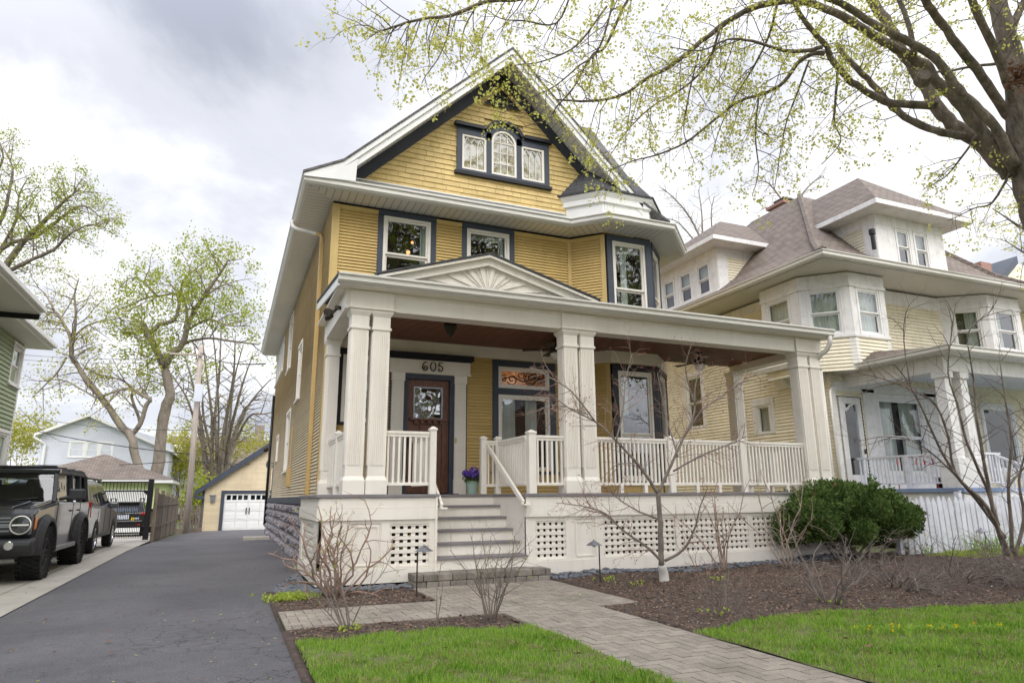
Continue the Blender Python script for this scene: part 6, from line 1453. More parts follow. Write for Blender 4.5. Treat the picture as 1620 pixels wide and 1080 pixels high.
def inL(x, y): return .66 < x < 2.88 and y < 6.42+wob(x*2)-.05*(x > 2.4)+.12*(x < 2.5)
def topR(x): return 5.50+.18*math.sin((x-4.1)*.9)-.12*max(0, x-6.5)+wob(x, 1)
def inR(x, y): return x > 4.09 and y < topR(x)
def noise2(x, y): return math.sin(x*1.7+.3)*math.sin(y*2.1+1.1)*.5+math.sin(x*4.3+y*3.1)*.25+math.sin(x*9.1-y*7.7)*.12
def bedz(x, y):
    if inpath(x, y, .03) or x < .60: return -.06
    if inL(x, y) or inR(x, y): return .0
    m_ = max(0, min(1, (x-4.2)/1.5))*max(0, min(1, (y-5.3)/1.5)) if x > 4.1 else .15
    return .018+.10*m_*(.5+.5*noise2(x*.6, y*.8))+.010*noise2(x*5, y*5)+.05*max(0, min(1, (x-9)/3))
m = MB(); nx, ny = 210, 84; x0, x1, y0, y1 = .55, 17.5, 3.4, 10.15
for j in range(ny+1):
    for i in range(nx+1):
        # finer columns near the walk
        u = i/nx; x = x0+(x1-x0)*(u**1.25); y = y0+(y1-y0)*j/ny; m.V.append((x, y, bedz(x, y)+random.uniform(-.006, .006)))
for j in range(ny):
    for i in range(nx): a = j*(nx+1)+i; m.F.append([a, a+1, a+nx+2, a+nx+1])
tag(m.build('garden_soil', M['soil'], smooth=True, uv=False), kind='structure')
def lawnmesh(fn, x0, x1, y0, y1, n1, n2, seed):
    m = MB(); idx = {}
    for j in range(n2+1):
        for i in range(n1+1):
            x = x0+(x1-x0)*i/n1; y = y0+(y1-y0)*j/n2; idx[i, j] = len(m.V); m.V.append((x, y, .032+.008*noise2(x*2, y*2)))
    for j in range(n2):
        for i in range(n1):
            x = x0+(x1-x0)*(i+.5)/n1; y = y0+(y1-y0)*(j+.5)/n2
            if fn(x, y) and not inpath(x, y): m.F.append([idx[i, j], idx[i+1, j], idx[i+1, j+1], idx[i, j+1]])
    return m
tag(lawnmesh(inL, .64, 2.88, -1, 6.6, 60, 200, 1).build('lawn', M['lawn'], smooth=True, uv=False), kind='structure')
tag(lawnmesh(inR, 4.09, 18, -1, 5.8, 200, 120, 2).build('lawn', M['lawn'], smooth=True, uv=False), kind='structure')
def blades(name, fn, x0, x1, y0, y1, n, hgt, seed, mat='leaf_blade', w=.0035, lean=.5, zf=lambda x, y: .03):
    r = np.random.default_rng(seed); P = []
    X = r.uniform(x0, x1, n*3); Yv = r.uniform(y0, y1, n*3); k = 0; V = []
    for x, y in zip(X, Yv):
        if not fn(x, y): continue
        pat = .5+.5*noise2(x*1.3+5, y*1.6)+.5*noise2(x*5, y*5.4)+.3*noise2(x*13+2, y*14)
        if r.random() > pat+.3: continue
        h = hgt*(.45+.8*r.random())*(.55+.55*max(0, min(1.2, pat))); a = r.uniform(0, 6.283); l = lean*h*r.random(); b = r.uniform(0, 6.283)
        ca_, sa_ = math.cos(a)*w, math.sin(a)*w; z = zf(x, y); lx, ly = math.cos(b)*l, math.sin(b)*l
        V += [(x-ca_, y-sa_, z), (x+ca_, y+sa_, z), (x+ca_*.6+lx*.35, y+sa_*.6+ly*.35, z+h*.6), (x+lx, y+ly, z+h)]
        k += 1
        if k >= n: break
    return fastmesh(name, V, None, M[mat], None, (0, 0, 0))
tag(blades('lawn_grass', lambda x, y: inL(x, y) and not inpath(x, y, .01), .66, 2.9, 2.6, 6.6, 34000, .05, 1), 'short bright spring grass between the asphalt drive and the brick walk', 'grass', kind='stuff')
tag(blades('lawn_grass', lambda x, y: inR(x, y) and not inpath(x, y, .01) and (y > 2.0), 4.05, 11.5, 2.2, 5.8, 80000, .050, 2), 'bright spring lawn to the right of the brick walk', 'grass', kind='stuff')
tag(blades('edge_grass', lambda x, y: 12.6 < x < 16 and 8.3 < y < 9.3, 12.6, 16, 8.3, 9.3, 5000, .09, 3, 'leaf_lime', .008, zf=bedz), 'rough lime green grass at the foot of the white picket fence', 'grass', kind='stuff')
def flecks(name, fn, x0, x1, y0, y1, n, size, mats, seed, zf, flat=.35):
    r = np.random.default_rng(seed); V = []; k = 0
    for _ in range(n*6):
        x = r.uniform(x0, x1); y = r.uniform(y0, y1)
        if not fn(x, y): continue
        s = size*(.4+r.random()); a = r.uniform(0, 6.283); z = zf(x, y)+.004+r.random()*size*.3; e = s*(.25+.4*r.random())
        dx, dy = math.cos(a)*s, math.sin(a)*s; px, py = -math.sin(a)*e, math.cos(a)*e; t1, t2 = r.normal(0, flat, 2)*s
        V += [(x-dx, y-dy, z+abs(t1)*.3), (x+px, y+py, z+abs(t2)), (x+dx, y+dy, z+abs(t1)), (x-px, y-py, z)]
        k += 1
        if k >= n: break
    return fastmesh(name, V, None, M[mats])
M['straw'] = leafmat('dry_straw', (.26, .22, .10), (.48, .42, .24), .2)
M['palechip'] = leafmat('pale_chip', (.35, .30, .25), (.6, .56, .50), 0)
bed = lambda x, y: not (inpath(x, y, .0) or inL(x, y) or inR(x, y)) and x > .66 and not (2.5 < x < 4.68 and y > 7.2)
tag(flecks('mulch_chips', bed, .66, 16, 4.4, 9.9, 46000, .015, 'chip', 5, bedz), 'dark brown bark mulch spread over the garden beds', 'mulch', kind='stuff')
tag(flecks('dry_leaves', bed, .66, 13, 4.4, 9.8, 500, .022, 'rust', 6, bedz), 'curled dry leaves and pale twigs lying on the mulch', 'dead leaves', kind='stuff')
tag(flecks('fallen_petals', lambda x, y: True, -5, .6, 3, 16, 800, .022, 'rust', 7, lambda x, y: .012, .15), 'reddish fallen tree flowers scattered on the drives', 'fallen flowers', kind='stuff')
tag(flecks('yellow_petals', lambda x, y: True, -2.2, 4.6, 3, 10, 170, .017, 'leaf_y', 8, lambda x, y: .03 if x > .6 else .012, .15), 'yellow-green maple flowers fallen on the asphalt and brick walk', 'fallen flowers', kind='stuff')
tag(flecks('pale_chips', bed, .66, 14, 4.4, 9.8, 700, .010, 'palechip', 19, bedz), 'small pale wood bits scattered in the dark mulch', 'wood bits', kind='stuff')
tag(blades('grass_tufts', lambda x, y: (inL(x, y) or inR(x, y)) and noise2(x*1.9+3, y*2.6+1)+.7*noise2(x*6, y*7+2) > .25, .66, 11, 2.4, 5.9, 30000, .060, 33, 'blade_dk', .0035, .6), 'darker taller tufts scattered through both lawns', 'grass', kind='stuff')
tag(blades('dry_grass', lambda x, y: (inL(x, y) or inR(x, y)) and noise2(x*2.3+1, y*2.9)+.6*noise2(x*7, y*8) > .05, .7, 10, 2.6, 5.8, 30000, .04, 29, 'straw', .0028, 1.2), 'dry straw-coloured blades in thin patches of the lawn', 'dry grass', kind='stuff')
tag(flecks('lawn_leaves', lambda x, y: inL(x, y) or inR(x, y), .7, 9, 3, 5.7, 90, .026, 'rust', 9, lambda x, y: .06), 'dead brown leaves lying on the lawn', 'dead leaves', kind='stuff')
# blue-grey pebbles along the porch
def pebbles():
    r = random.Random(3); m = MB()
    for _ in range(1100):
        if r.random() < .25: x = r.uniform(.72, 1.25); y = r.uniform(9.7, 12.3)
        elif r.random() < .25: x = r.uniform(1.15, 2.5); y = r.uniform(9.62, 10.02)
        else: x = r.uniform(4.68, 11.4); y = r.uniform(9.50, 10.02)
        if x < .95+(y-11)*.22 - .1 and y > 10.6: continue
        s = r.uniform(.022, .05); z = max(.0, bedz(x, y) if y < 10.1 else 0)+.012; q = [s*r.uniform(.8, 1.3), s*r.uniform(.7, 1.1), s*.6]; a0 = r.uniform(0, 3)
        ring = []
        for (rr, zz) in ((.6, -.6), (1, -.05), (.85, .55), (.35, .95)):
            ring.append([m.p((x+q[0]*rr*math.cos(a0+k*1.047), y+q[1]*rr*math.sin(a0+k*1.047), z+q[2]*zz)) for k in range(6)])
        for a, b in zip(ring, ring[1:]):
            for k in range(6): m.F.append([a[k], a[(k+1) % 6], b[(k+1) % 6], b[k]])
        m.F.append(ring[-1])
    tag(m.build('pebbles', M['pebble'], smooth=True, uv=False), 'blue-grey river pebbles in a strip along the porch foot', 'pebbles', kind='stuff')
pebbles()
# concrete pad at house corner on the drive
m = MB(); m.box(.62, 1.5, 24.2, 24.9, gz(24.5), gz(24.5)+.10); tag(m.build('concrete_slab', M['concrete'], bevel=.01, origin=(1, 24.5, gz(24.5))), 'small concrete doorstep slab at the far corner of the yellow house', 'slab')
# path lights
def pathlight(p, hgt, lab, yaw=0):
    t = thing('path_light', lab, 'garden light', p, 'low path lights in the garden beds'); x, y, z = p
    m = MB(); m.tube([(x, y, z-.05), (x, y, z+hgt-.02)], .010, 8); m.tube([(x, y, z+hgt-.02), (x-.02*math.cos(yaw), y, z+hgt)], .008, 6); m.build('stake', M['bronze'], t)
    c = (x-.085*math.cos(yaw), y, z+hgt); m = MB(); m.lathe([(.125, -.03), (.12, -.034), (.05, .012), (.012, .03), (.01, .045), (.002, .05)], c, n=20); m.build('lamp_shade', M['steel'], t)
    m = MB(); m.lathe([(.02, -.06), (.02, -.02)], c, n=8); m.build('bulb', M['frost'], t)
pathlight((5.15, 9.0, .02), .57, 'path light with cone hood standing before the porch lattice right of the steps')
pathlight((2.33, 8.75, .02), .60, 'path light with cone hood left of the steps beside the small bed', yaw=math.pi)
pathlight((13.7, 8.9, .06), .50, 'path light with pale hood before the white picket fence')
# ------------------------------------------------------------------ vegetation
def leafcloud(name, mat, C_, k, spread, size, parent, seed, aspect=.55, droop=.3, origin=(0, 0, 0)):
    r = np.random.default_rng(seed); C_ = np.array([tuple(c) for c in C_], 'f'); n = len(C_)*k
    p = np.repeat(C_, k, axis=0) + r.normal(0, spread, (n, 3)).astype('f'); a = r.normal(0, 1, (n, 3)); a[:, 2] -= droop; a /= np.linalg.norm(a, axis=1)[:, None]
    b = np.cross(a, r.normal(0, 1, (n, 3))); b /= np.linalg.norm(b, axis=1)[:, None]; s = size*(.6+.8*r.random((n, 1))); a *= s; b *= s*aspect
    V = np.stack([p, p+a*.45+b*.5, p+a, p+a*.45-b*.5], 1).reshape(-1, 3); return fastmesh(name, V, None, M[mat], parent, tuple(WP[parent.name]) if False else origin)
def rnd(r): return Vector((r.gauss(0, 1), r.gauss(0, 1), r.gauss(0, 1)))
def stick(r, p, d, L_, n=5, wig=.12, grav=0.0):
    pts = [p.copy()]; d = d.normalized()
    for i in range(n):
        d = (d + rnd(r)*wig + Vector((0, 0, grav))).normalized(); pts.append(pts[-1]+d*(L_/n))
    return pts
def lerp_path(pts, t):
    x = t*(len(pts)-1); i = min(int(x), len(pts)-2); return pts[i].lerp(pts[i+1], x-i), (pts[i+1]-pts[i]).normalized()
def sprout(r, mb, pts, rads, lv, cfg, tips, side=None):
    """side shoots along a limb, recursively. cfg: per level dict(gap, L, r, ang, grav, wig, sides)"""
    c = cfg[lv]; tot = sum((b-a).length for a, b in zip(pts, pts[1:])); n = max(1, int(tot/c['gap'])); t0 = c.get('t0', .15)
    for i in range(n):
        t = t0+(1-t0)*(i+r.random())/n; p, d = lerp_path(pts, min(.999, t)); rd = rads[min(len(rads)-1, int(t*(len(rads)-1)+.5))]
        q = rnd(r); q -= d*q.dot(d); 
        if q.length < 1e-3: continue
        q.normalize()
        if side is not None: q = (q+side).normalized()
        nd = d*c['along']+q; L_ = c['L']*(.55+.75*r.random())*(1.15-.4*t)
        sp = stick(r, p, nd, L_, c.get('n', 4), c['wig'], c['grav']); r0 = min(c['r'], rd*.75); rr = [r0*(1-.75*k/(len(sp)-1)) for k in range(len(sp))]
        mb.tube(sp, rr, c['sides'], cap=False)
        if lv+1 < len(cfg): sprout(r, mb, sp, rr, lv+1, cfg, tips)
        else:
            tips.append(sp[-1])
            if c.get('mid'): tips.append(sp[len(sp)//2])
def smooth(pts, k=4):
    out = []; n = len(pts)
    for i in range(n-1):
        p0, p1, p2, p3 = pts[max(0, i-1)], pts[i], pts[i+1], pts[min(n-1, i+2)]
        for j in range(k):
            t = j/k; out.append(.5*((2*p1)+(p2-p0)*t+(2*p0-5*p1+4*p2-p3)*t*t+(3*p1-3*p2+p3-p0)*t**3))
    out.append(pts[-1]); return out
def limb(mb, pix, w0, w1, d0, d1, n=10, wob_=.0, r=None, k=4):
    """photo-measured limb: pixel polyline, widths in px at both ends, depth from d0 to d1 (metres ahead)"""
    P = []; m_ = len(pix)
    for i, (x, y) in enumerate(pix):
        d = d0+(d1-d0)*i/(m_-1); P.append(at(x, y, d))
    P = smooth(P, k); R_ = [(w0+(w1-w0)*i/(len(P)-1))/2/FPX*(d0+(d1-d0)*i/(len(P)-1)) for i in range(len(P))]
    if r and wob_: P = [p+rnd(r)*wob_*R_[i] for i, p in enumerate(P)]; R_ = [q*(1+r.uniform(-.07, .07)) for q in R_]
    mb.tube(P, R_, n); return P, R_
# ---- the big maple on the right, limbs over both roofs
def bigmaple():
    r = random.Random(21); base = at(1690, 905, 8.7); base.z = 0
    t = thing('maple_tree', 'large leaning maple at the right edge whose spring-leafed limbs reach over the roofs', 'tree', base)
    tk = MB(); P = [base+Vector((0, 0, -.1)), at(1712, 640, 8.6), at(1690, 440, 8.6), at(1655, 330, 8.6), at(1632, 262, 8.6), at(1616, 190, 8.6), at(1606, 110, 8.7), at(1590, 50, 8.8), at(1572, -20, 9), at(1550, -120, 9.2)]
    P = smooth(P, 4); ks = [.44, .34, .31, .29, .24, .165, .13, .115, .10, .09]; R_ = [ks[i//4]+(ks[min(9, i//4+1)]-ks[i//4])*(i % 4)/4 for i in range(len(P))]; R_ = [q*(1+r.uniform(-.05, .05)) for q in R_]; tk.tube(P, R_, 16)
    LB = []
    def A(pix, w0, w1, d0, d1, lv=0, n=10): p, q = limb(tk, pix, w0*.86, w1*.9, d0, d1, n, .12, r); LB.append((p, q, lv))
    A([(1612, 275), (1560, 213), (1513, 160), (1480, 127), (1463, 103), (1417, 77), (1380, 55), (1333, 27), (1280, 4), (1230, 3), (1190, 13), (1147, 37), (1110, 66), (1060, 105), (1022, 125), (985, 150), (935, 160), (880, 158)], 22, 3, 8.6, 8.9)
    A([(1600, 280), (1547, 223), (1507, 197), (1480, 163), (1457, 127), (1433, 90), (1407, 43), (1380, 0), (1350, -60), (1330, -130)], 27, 13, 8.8, 10)
    A([(1608, 262), (1573, 200), (1540, 167), (1510, 133), (1477, 90), (1430, 63), (1380, 37), (1340, 10), (1300, -8), (1240, -30), (1180, -50), (1100, -60), (1000, -40), (900, -15), (830, -2), (770, 3), (713, 25), (680, 28), (647, 35), (617, 45), (593, 52)], 18, 3, 8.5, 7.6)
    A([(1602, 190), (1560, 133), (1530, 90), (1487, 33), (1463, 0), (1430, -60), (1380, -130)], 18, 10, 8.7, 7.5)
    A([(1477, 167), (1447, 167), (1400, 160), (1363, 140), (1333, 117), (1313, 90), (1307, 73), (1280, 43), (1262, 17), (1250, -20)], 15, 7, 8.8, 8.2)
    A([(1526, 217), (1480, 207), (1440, 190), (1413, 170), (1387, 140), (1357, 110), (1333, 83), (1323, 70)], 14, 8, 8.8, 9.3)
    A([(1447, 85), (1437, 37), (1423, 0), (1415, -50)], 10, 7, 8.6, 8.8)
    A([(1305, 85), (1285, 86), (1262, 100), (1240, 130), (1210, 148), (1170, 160), (1130, 190), (1085, 225), (1040, 245), (1000, 255), (960, 272)], 9, 1.6, 8.4, 9.2)
    A([(1300, 75), (1265, 82), (1230, 78), (1190, 65), (1150, 63), (1110, 80), (1060, 75)], 8, 1.5, 8.4, 7.6)
    A([(1140, 40), (1120, 100), (1080, 140), (1030, 170), (990, 210), (960, 255)], 5, 1.3, 8.7, 9.6)
    A([(1005, -20), (985, 15), (957, 75), (940, 85), (922, 112), (905, 142), (880, 170), (868, 188), (830, 200)], 6, 1.5, 8.4, 8.9)
    A([(975, -30), (962, 35), (943, 84), (915, 105), (880, 135), (850, 150), (810, 165), (780, 160)], 4.5, 1.2, 8.3, 8.3)
    A([(905, -15), (880, 37), (827, 33), (793, 30), (770, 15)], 4, 1.2, 8.2, 7.8)
    A([(960, 10), (917, 67), (887, 87), (847, 100), (815, 104), (780, 125)], 4, 1, 8.4, 8.2)
    A([(713, 25), (707, 60), (693, 93), (675, 118), (667, 133)], 3.2, 1, 7.7, 7.6)
    A([(760, 0), (735, 45), (728, 90), (740, 120)], 3, 1, 7.9, 7.8)
    A([(647, 33), (625, 20), (600, 0), (580, -25)], 2.5, 1, 7.6, 7.5)
    A([(1230, 5), (1215, 60), (1190, 110), (1165, 150), (1140, 200), (1125, 250)], 5, 1.2, 8.6, 9.3)
    A([(1325, 112), (1322, 160), (1320, 195), (1330, 225), (1300, 260)], 5, 1.2, 8.5, 8.6)
    A([(1280, 95), (1262, 145), (1245, 190), (1235, 240), (1225, 300)], 4, 1.2, 8.6, 9.0)
    A([(1200, 155), (1195, 215), (1200, 270), (1190, 310)], 3.6, 1, 8.7, 9)
    A([(1105, 85), (1090, 150), (1082, 210), (1100, 260)], 3.6, 1, 8.7, 9)
    A([(1590, 100), (1540, 105), (1500, 113), (1470, 118), (1440, 150)], 6, 1.5, 8.7, 9)
    A([(1545, 215), (1520, 250), (1495, 280), (1460, 300)], 5, 1, 8.8, 9)
    A([(1600, 270), (1570, 320), (1540, 330), (1500, 350)], 5, 1, 8.7, 9.2)
    A([(1600, 50), (1625, -10), (1650, -60)], 14, 10, 8.8, 9)
    A([(1606, 170), (1588, 112), (1566, 60), (1537, 0), (1510, -60)], 16, 12, 8.6, 8.2)
    tk.build('trunk', M['bark'], t, smooth=True, uv=False)
    # knots and the sawn stub
    s = MB(); q = at(1463, 118, 8.45); s.tube([q+Vector((.07, .1, -.03)), q], [.10, .085], 12); s.build('sawn_stub', M['bark'], t, smooth=False, uv=False)
    tw = MB(); tips = []
    cfg = [dict(gap=.17, L=.90, r=.0075, along=.55, grav=-.10, wig=.16, sides=4, n=5, t0=.22), dict(gap=.17, L=.36, r=.004, along=.7, grav=-.10, wig=.2, sides=3, n=3), dict(gap=.10, L=.13, r=.002, along=.6, grav=-.05, wig=.2, sides=3, n=2)]
    for i, (p, q, lv) in enumerate(LB):
        big = q[0] > .06
        c = [dict(cfg[0]), cfg[1], cfg[2]]
        if big: c[0]['gap'] = .19; c[0]['t0'] = .45 if i in (0, 2) else .55; c[0]['L'] = 1.0
        if q[0] < .02: c[0]['t0'] = .05; c[0]['L'] = .5; c[0]['gap'] = .13
        sprout(r, tw, p, q, 0, c, tips)
    tw.build('twig', M['twig'], t, uv=False)
    kept_tips = [p for p in tips if r.random() < .97]  # random thinning of the leaf tips
    dens = [p for p in kept_tips if r.random() < .85+.45*math.sin(p.x*2.1+1)*math.sin(p.y*2.7+p.z*1.9)]
    leafcloud('leaf', 'leaf_y', dens, 10, .032, .038, t, 5, aspect=.7)
    # clump of dead leaves by the trunk
    q = at(1612, 112, 8.2); leafcloud('dead_leaf_clump', 'rust', [q+rnd(r)*.06+Vector((0, 0, -.04*k/10)) for k in range(30)], 5, .03, .07, t, 6)
bigmaple()
# ---- a generic background tree from photo-measured limbs
def fartree(name, lab, base, limbs, barkm, leafm, cfg, seed, leafk, lspread, lsize, grp=None, keep=1, twm='twig', sides=10):
    r = random.Random(seed); t = thing(name, lab, 'tree', base, grp); tk = MB(); LB = []
    for pix, w0, w1, d0, d1 in limbs: LB.append(limb(tk, pix, w0, w1, d0, d1, sides, .1, r, 3))
    tk.build('trunk', M[barkm], t, smooth=True, uv=False); tw = MB(); tips = []
    for (p, q) in LB:
        c = [dict(x) for x in cfg]
        if q[0] > .2: c[0]['t0'] = .45
        sprout(r, tw, p, q, 0, c, tips)
    if tw.V: tw.build('twig', M[twm], t, uv=False)
    tp = [p for p in tips if r.random() < keep]
    if tp and leafk: leafcloud('leaf', leafm, tp, leafk, lspread, lsize, t, seed)
    return t, tips
c45 = [dict(gap=.75, L=2.6, r=.045, along=.6, grav=.03, wig=.16, sides=5, n=5, t0=.1), dict(gap=.5, L=1.1, r=.02, along=.7, grav=.02, wig=.18, sides=3, n=3, t0=.2), dict(gap=.42, L=.5, r=.010, along=.6, grav=.0, wig=.2, sides=3, n=2, t0=.3)]
D = 47
b0 = at(255, 836, D); b0.z = -.45
fartree('pale_trunk_tree', 'tall pale-barked tree with straight forked trunk left of the utility pole', b0,
    [([(238, 848), (246, 770), (252, 710), (259, 660), (268, 630), (265, 600), (258, 575), (245, 550), (233, 525), (222, 508)], 20, 8, D, D),
     ([(258, 580), (272, 560), (288, 545), (298, 512), (315, 480), (335, 450), (350, 430), (362, 410)], 12, 2.5, D, D-1),
     ([(236, 530), (252, 512), (272, 508), (282, 490), (280, 465), (255, 468), (235, 470), (215, 478)], 8, 2.5, D, D+1),
     ([(292, 520), (296, 495), (290, 470), (275, 455), (262, 440)], 5, 1.5, D, D), ([(322, 470), (345, 455), (360, 450), (385, 462)], 4, 1.2, D, D+1),
     ([(278, 552), (300, 540), (330, 535), (370, 540), (410, 545)], 6, 2, D, D+1), ([(300, 520), (330, 505), (360, 515), (395, 515)], 4, 1.5, D, D-1),
     ([(248, 468), (225, 445), (205, 440), (190, 455)], 4, 1.2, D, D), ([(285, 470), (290, 445), (310, 425), (335, 405)], 3.5, 1.2, D, D)],
    'bark_l', 'leaf_g', c45, 31, 22, .26, .19, keep=1)
b1 = at(222, 836, 46); b1.z = -.45
fartree('leaning_tree', 'pale tree with a trunk leaning left across the pale blue house', b1,
    [([(232, 842), (224, 760), (214, 720), (207, 690), (190, 672), (165, 635), (140, 605), (124, 580), (113, 560), (112, 535), (100, 510), (85, 490), (60, 485)], 15, 2, 46, 45),
     ([(208, 688), (222, 670), (232, 640), (238, 632), (225, 625), (205, 615), (185, 618), (155, 628), (140, 622), (105, 603), (80, 600)], 8, 1.5, 46, 45),
     ([(222, 668), (212, 640), (208, 625), (210, 615), (190, 600), (150, 590), (128, 575)], 5, 1.3, 46, 46),
     ([(113, 560), (118, 520), (120, 490), (118, 465), (125, 440)], 6, 1.5, 46, 46), ([(112, 540), (130, 520), (150, 510), (180, 505), (200, 500)], 4, 1.2, 46, 46),
     ([(85, 490), (75, 470), (60, 455), (45, 450)], 3, 1, 45, 45), ([(105, 565), (90, 590), (70, 610), (50, 630)], 3.5, 1, 45, 45)],
    'bark_l', 'leaf_far', [dict(x, grav=-.03) for x in c45], 33, 11, .25, .16, keep=.9)
b2 = at(345, 836, 52); b2.z = -.45
lm = []; rr_ = random.Random(5)
for x0, xt, yt, w in ((330, 292, 560, 9), (338, 318, 520, 7), (343, 350, 510, 8), (346, 372, 530, 10), (350, 400, 560, 8), (352, 428, 600, 7), (335, 270, 590, 7), (340, 305, 540, 6), (348, 385, 545, 6), (350, 415, 620, 6), (344, 335, 505, 5), (352, 440, 650, 6)):
    lm.append(([(x0, 800), (x0+(xt-x0)*.15, 720), (x0+(xt-x0)*.4+rr_.uniform(-6, 6), 660), (x0+(xt-x0)*.72+rr_.uniform(-6, 6), (660+yt)/2), (xt, yt)], w, 1.4, 52, 52+rr_.uniform(-2, 2)))
fartree('many_stemmed_tree', 'bare many-stemmed tree spreading like a fan above the yellow garage', b2, lm, 'bark_l', 'leaf_far', [dict(c45[0], gap=.9, L=2.0), dict(c45[1], gap=.6), dict(c45[2], gap=.6)], 35, 6, .2, .12, keep=.6)
b3 = at(-60, 836, 26); b3.z = 0
fartree('left_edge_tree', 'dark-limbed leafing tree rising behind the green house roof at the left edge', b3,
    [([(-120, 700), (-60, 500), (0, 432), (35, 385), (70, 350), (100, 320), (125, 300)], 16, 2, 26, 26), ([(-60, 500), (0, 395), (55, 375), (90, 350), (130, 325), (160, 345)], 9, 1.6, 26, 26),
     ([(-40, 440), (10, 430), (50, 410), (85, 395), (110, 370), (145, 355), (168, 362)], 8, 1.5, 26, 25), ([(-30, 400), (5, 340), (15, 300), (20, 265), (5, 235)], 7, 1.5, 26, 26),
     ([(0, 395), (25, 350), (30, 310), (45, 280)], 5, 1.2, 26, 26), ([(-40, 330), (-10, 280), (5, 250), (0, 225)], 6, 1.3, 26, 26), ([(20, 390), (20, 360), (40, 330), (65, 300)], 4, 1, 26, 26)],
    'bark', 'leaf_g', [dict(gap=.34, L=1.2, r=.022, along=.7, grav=.02, wig=.15, sides=4, n=4, t0=.1), dict(gap=.28, L=.5, r=.010, along=.7, grav=.02, wig=.2, sides=3, n=3, t0=.2), dict(gap=.2, L=.24, r=.005, along=.6, grav=0, wig=.2, sides=3, n=2)], 37, 15, .10, .085, keep=1)
b4 = at(1100, 700, 48); b4.z = 0
fartree('bare_tree', 'thin budding tree seen in the gap between the yellow and cream houses', b4,
    [([(1130, 700), (1118, 420), (1105, 370), (1085, 335), (1065, 312), (1050, 300)], 5, 1, 48, 48), ([(1118, 420), (1112, 370), (1110, 335), (1105, 300)], 4, 1, 48, 48), ([(1122, 450), (1128, 390), (1125, 340), (1130, 310)], 4, 1, 48, 48), ([(1112, 400), (1090, 370), (1070, 350), (1050, 345)], 3, 1, 48, 48)],
    'bark_l', 'leaf_far', [dict(gap=.7, L=1.5, r=.02, along=.9, grav=.03, wig=.14, sides=3, n=4, t0=.3), dict(gap=.5, L=.7, r=.012, along=.8, grav=.02, wig=.16, sides=3, n=3), dict(gap=.5, L=.35, r=.007, along=.8, grav=0, wig=.2, sides=3, n=2)], 39, 2, .08, .09, keep=.5)
b5 = at(1240, 700, 50); b5.z = 0
fartree('bare_tree', 'thin budding tree just behind the cream house chimney', b5, [([(1240, 700), (1250, 380), (1225, 300), (1200, 285)], 5, 1, 50, 50), ([(1240, 500), (1262, 330), (1285, 290), (1300, 280)], 4, 1, 50, 50), ([(1240, 450), (1230, 340), (1205, 330)], 4, 1, 50, 50)],
    'bark_l', 'leaf_far', [dict(gap=.8, L=1.6, r=.02, along=.9, grav=.03, wig=.14, sides=3, n=4, t0=.3), dict(gap=.6, L=.7, r=.012, along=.8, grav=.02, wig=.16, sides=3, n=3)], 41, 2, .08, .09, keep=.4)
b6 = at(1640, 700, 17); b6.z = 0
fartree('street_tree', 'yellow-leafed street tree at the right edge behind the maple trunk', b6, [([(1700, 760), (1680, 420), (1650, 330), (1610, 290), (1580, 270)], 12, 2, 18, 17), ([(1680, 450), (1640, 380), (1600, 350), (1570, 330)], 6, 1.2, 18, 17), ([(1690, 500), (1655, 420), (1620, 400), (1590, 380)], 6, 1.2, 18, 18)],
    'bark', 'leaf_y', [dict(gap=.3, L=1.0, r=.014, along=.7, grav=-.03, wig=.16, sides=3, n=4, t0=.3), dict(gap=.22, L=.45, r=.007, along=.7, grav=-.02, wig=.2, sides=3, n=3), dict(gap=.16, L=.2, r=.004, along=.6, grav=0, wig=.2, sides=3, n=2)], 43, 6, .05, .07, keep=.8)
# trees across the street behind the camera: what the window panes mirror
def mirror_tree(x, y, h, seed, lab):
    r = random.Random(seed); t = thing('street_tree', lab, 'tree', (x, y, 0), 'street trees behind the viewer'); tk = MB(); tw = MB(); tips = []; LB = []
    P = stick(r, Vector((x, y, 0)), Vector((0, 0, 1)), h*.35, 5, .05); tk.tube(P, [.45, .38, .34, .32, .3, .27], 10)
    for k in range(14):
        a = k*2.4; d = Vector((math.cos(a)*.8, math.sin(a)*.8, .45+.06*k)); q = stick(r, P[-1-(k % 2)], d, h*r.uniform(.45, .65), 7, .14, .05); R_ = [.20*(1-.85*i/7) for i in range(8)]; tk.tube(q, R_, 7); LB.append((q, R_))
    tk.build('trunk', M['bark'], t, smooth=True, uv=False)
    for q, R_ in LB: sprout(r, tw, q, R_, 0, [dict(gap=.7, L=3.0, r=.06, along=.7, grav=0, wig=.15, sides=4, n=4, t0=.15), dict(gap=.6, L=1.2, r=.025, along=.7, grav=0, wig=.2, sides=3, n=3)], tips)
    tw.build('twig', M['twig'], t, uv=False); leafcloud('leaf', 'leaf_g', tips, 8, .4, .28, t, seed)
mirror_tree(0, -9, 25, 51, 'big street tree straight behind the viewer'); mirror_tree(9, -10, 26, 52, 'big street tree behind the viewer to the right of the walk'); mirror_tree(18, -9, 24, 54, 'street tree behind the viewer across from the cream house'); mirror_tree(4, -18, 28, 55, 'tallest street tree far behind the viewer')
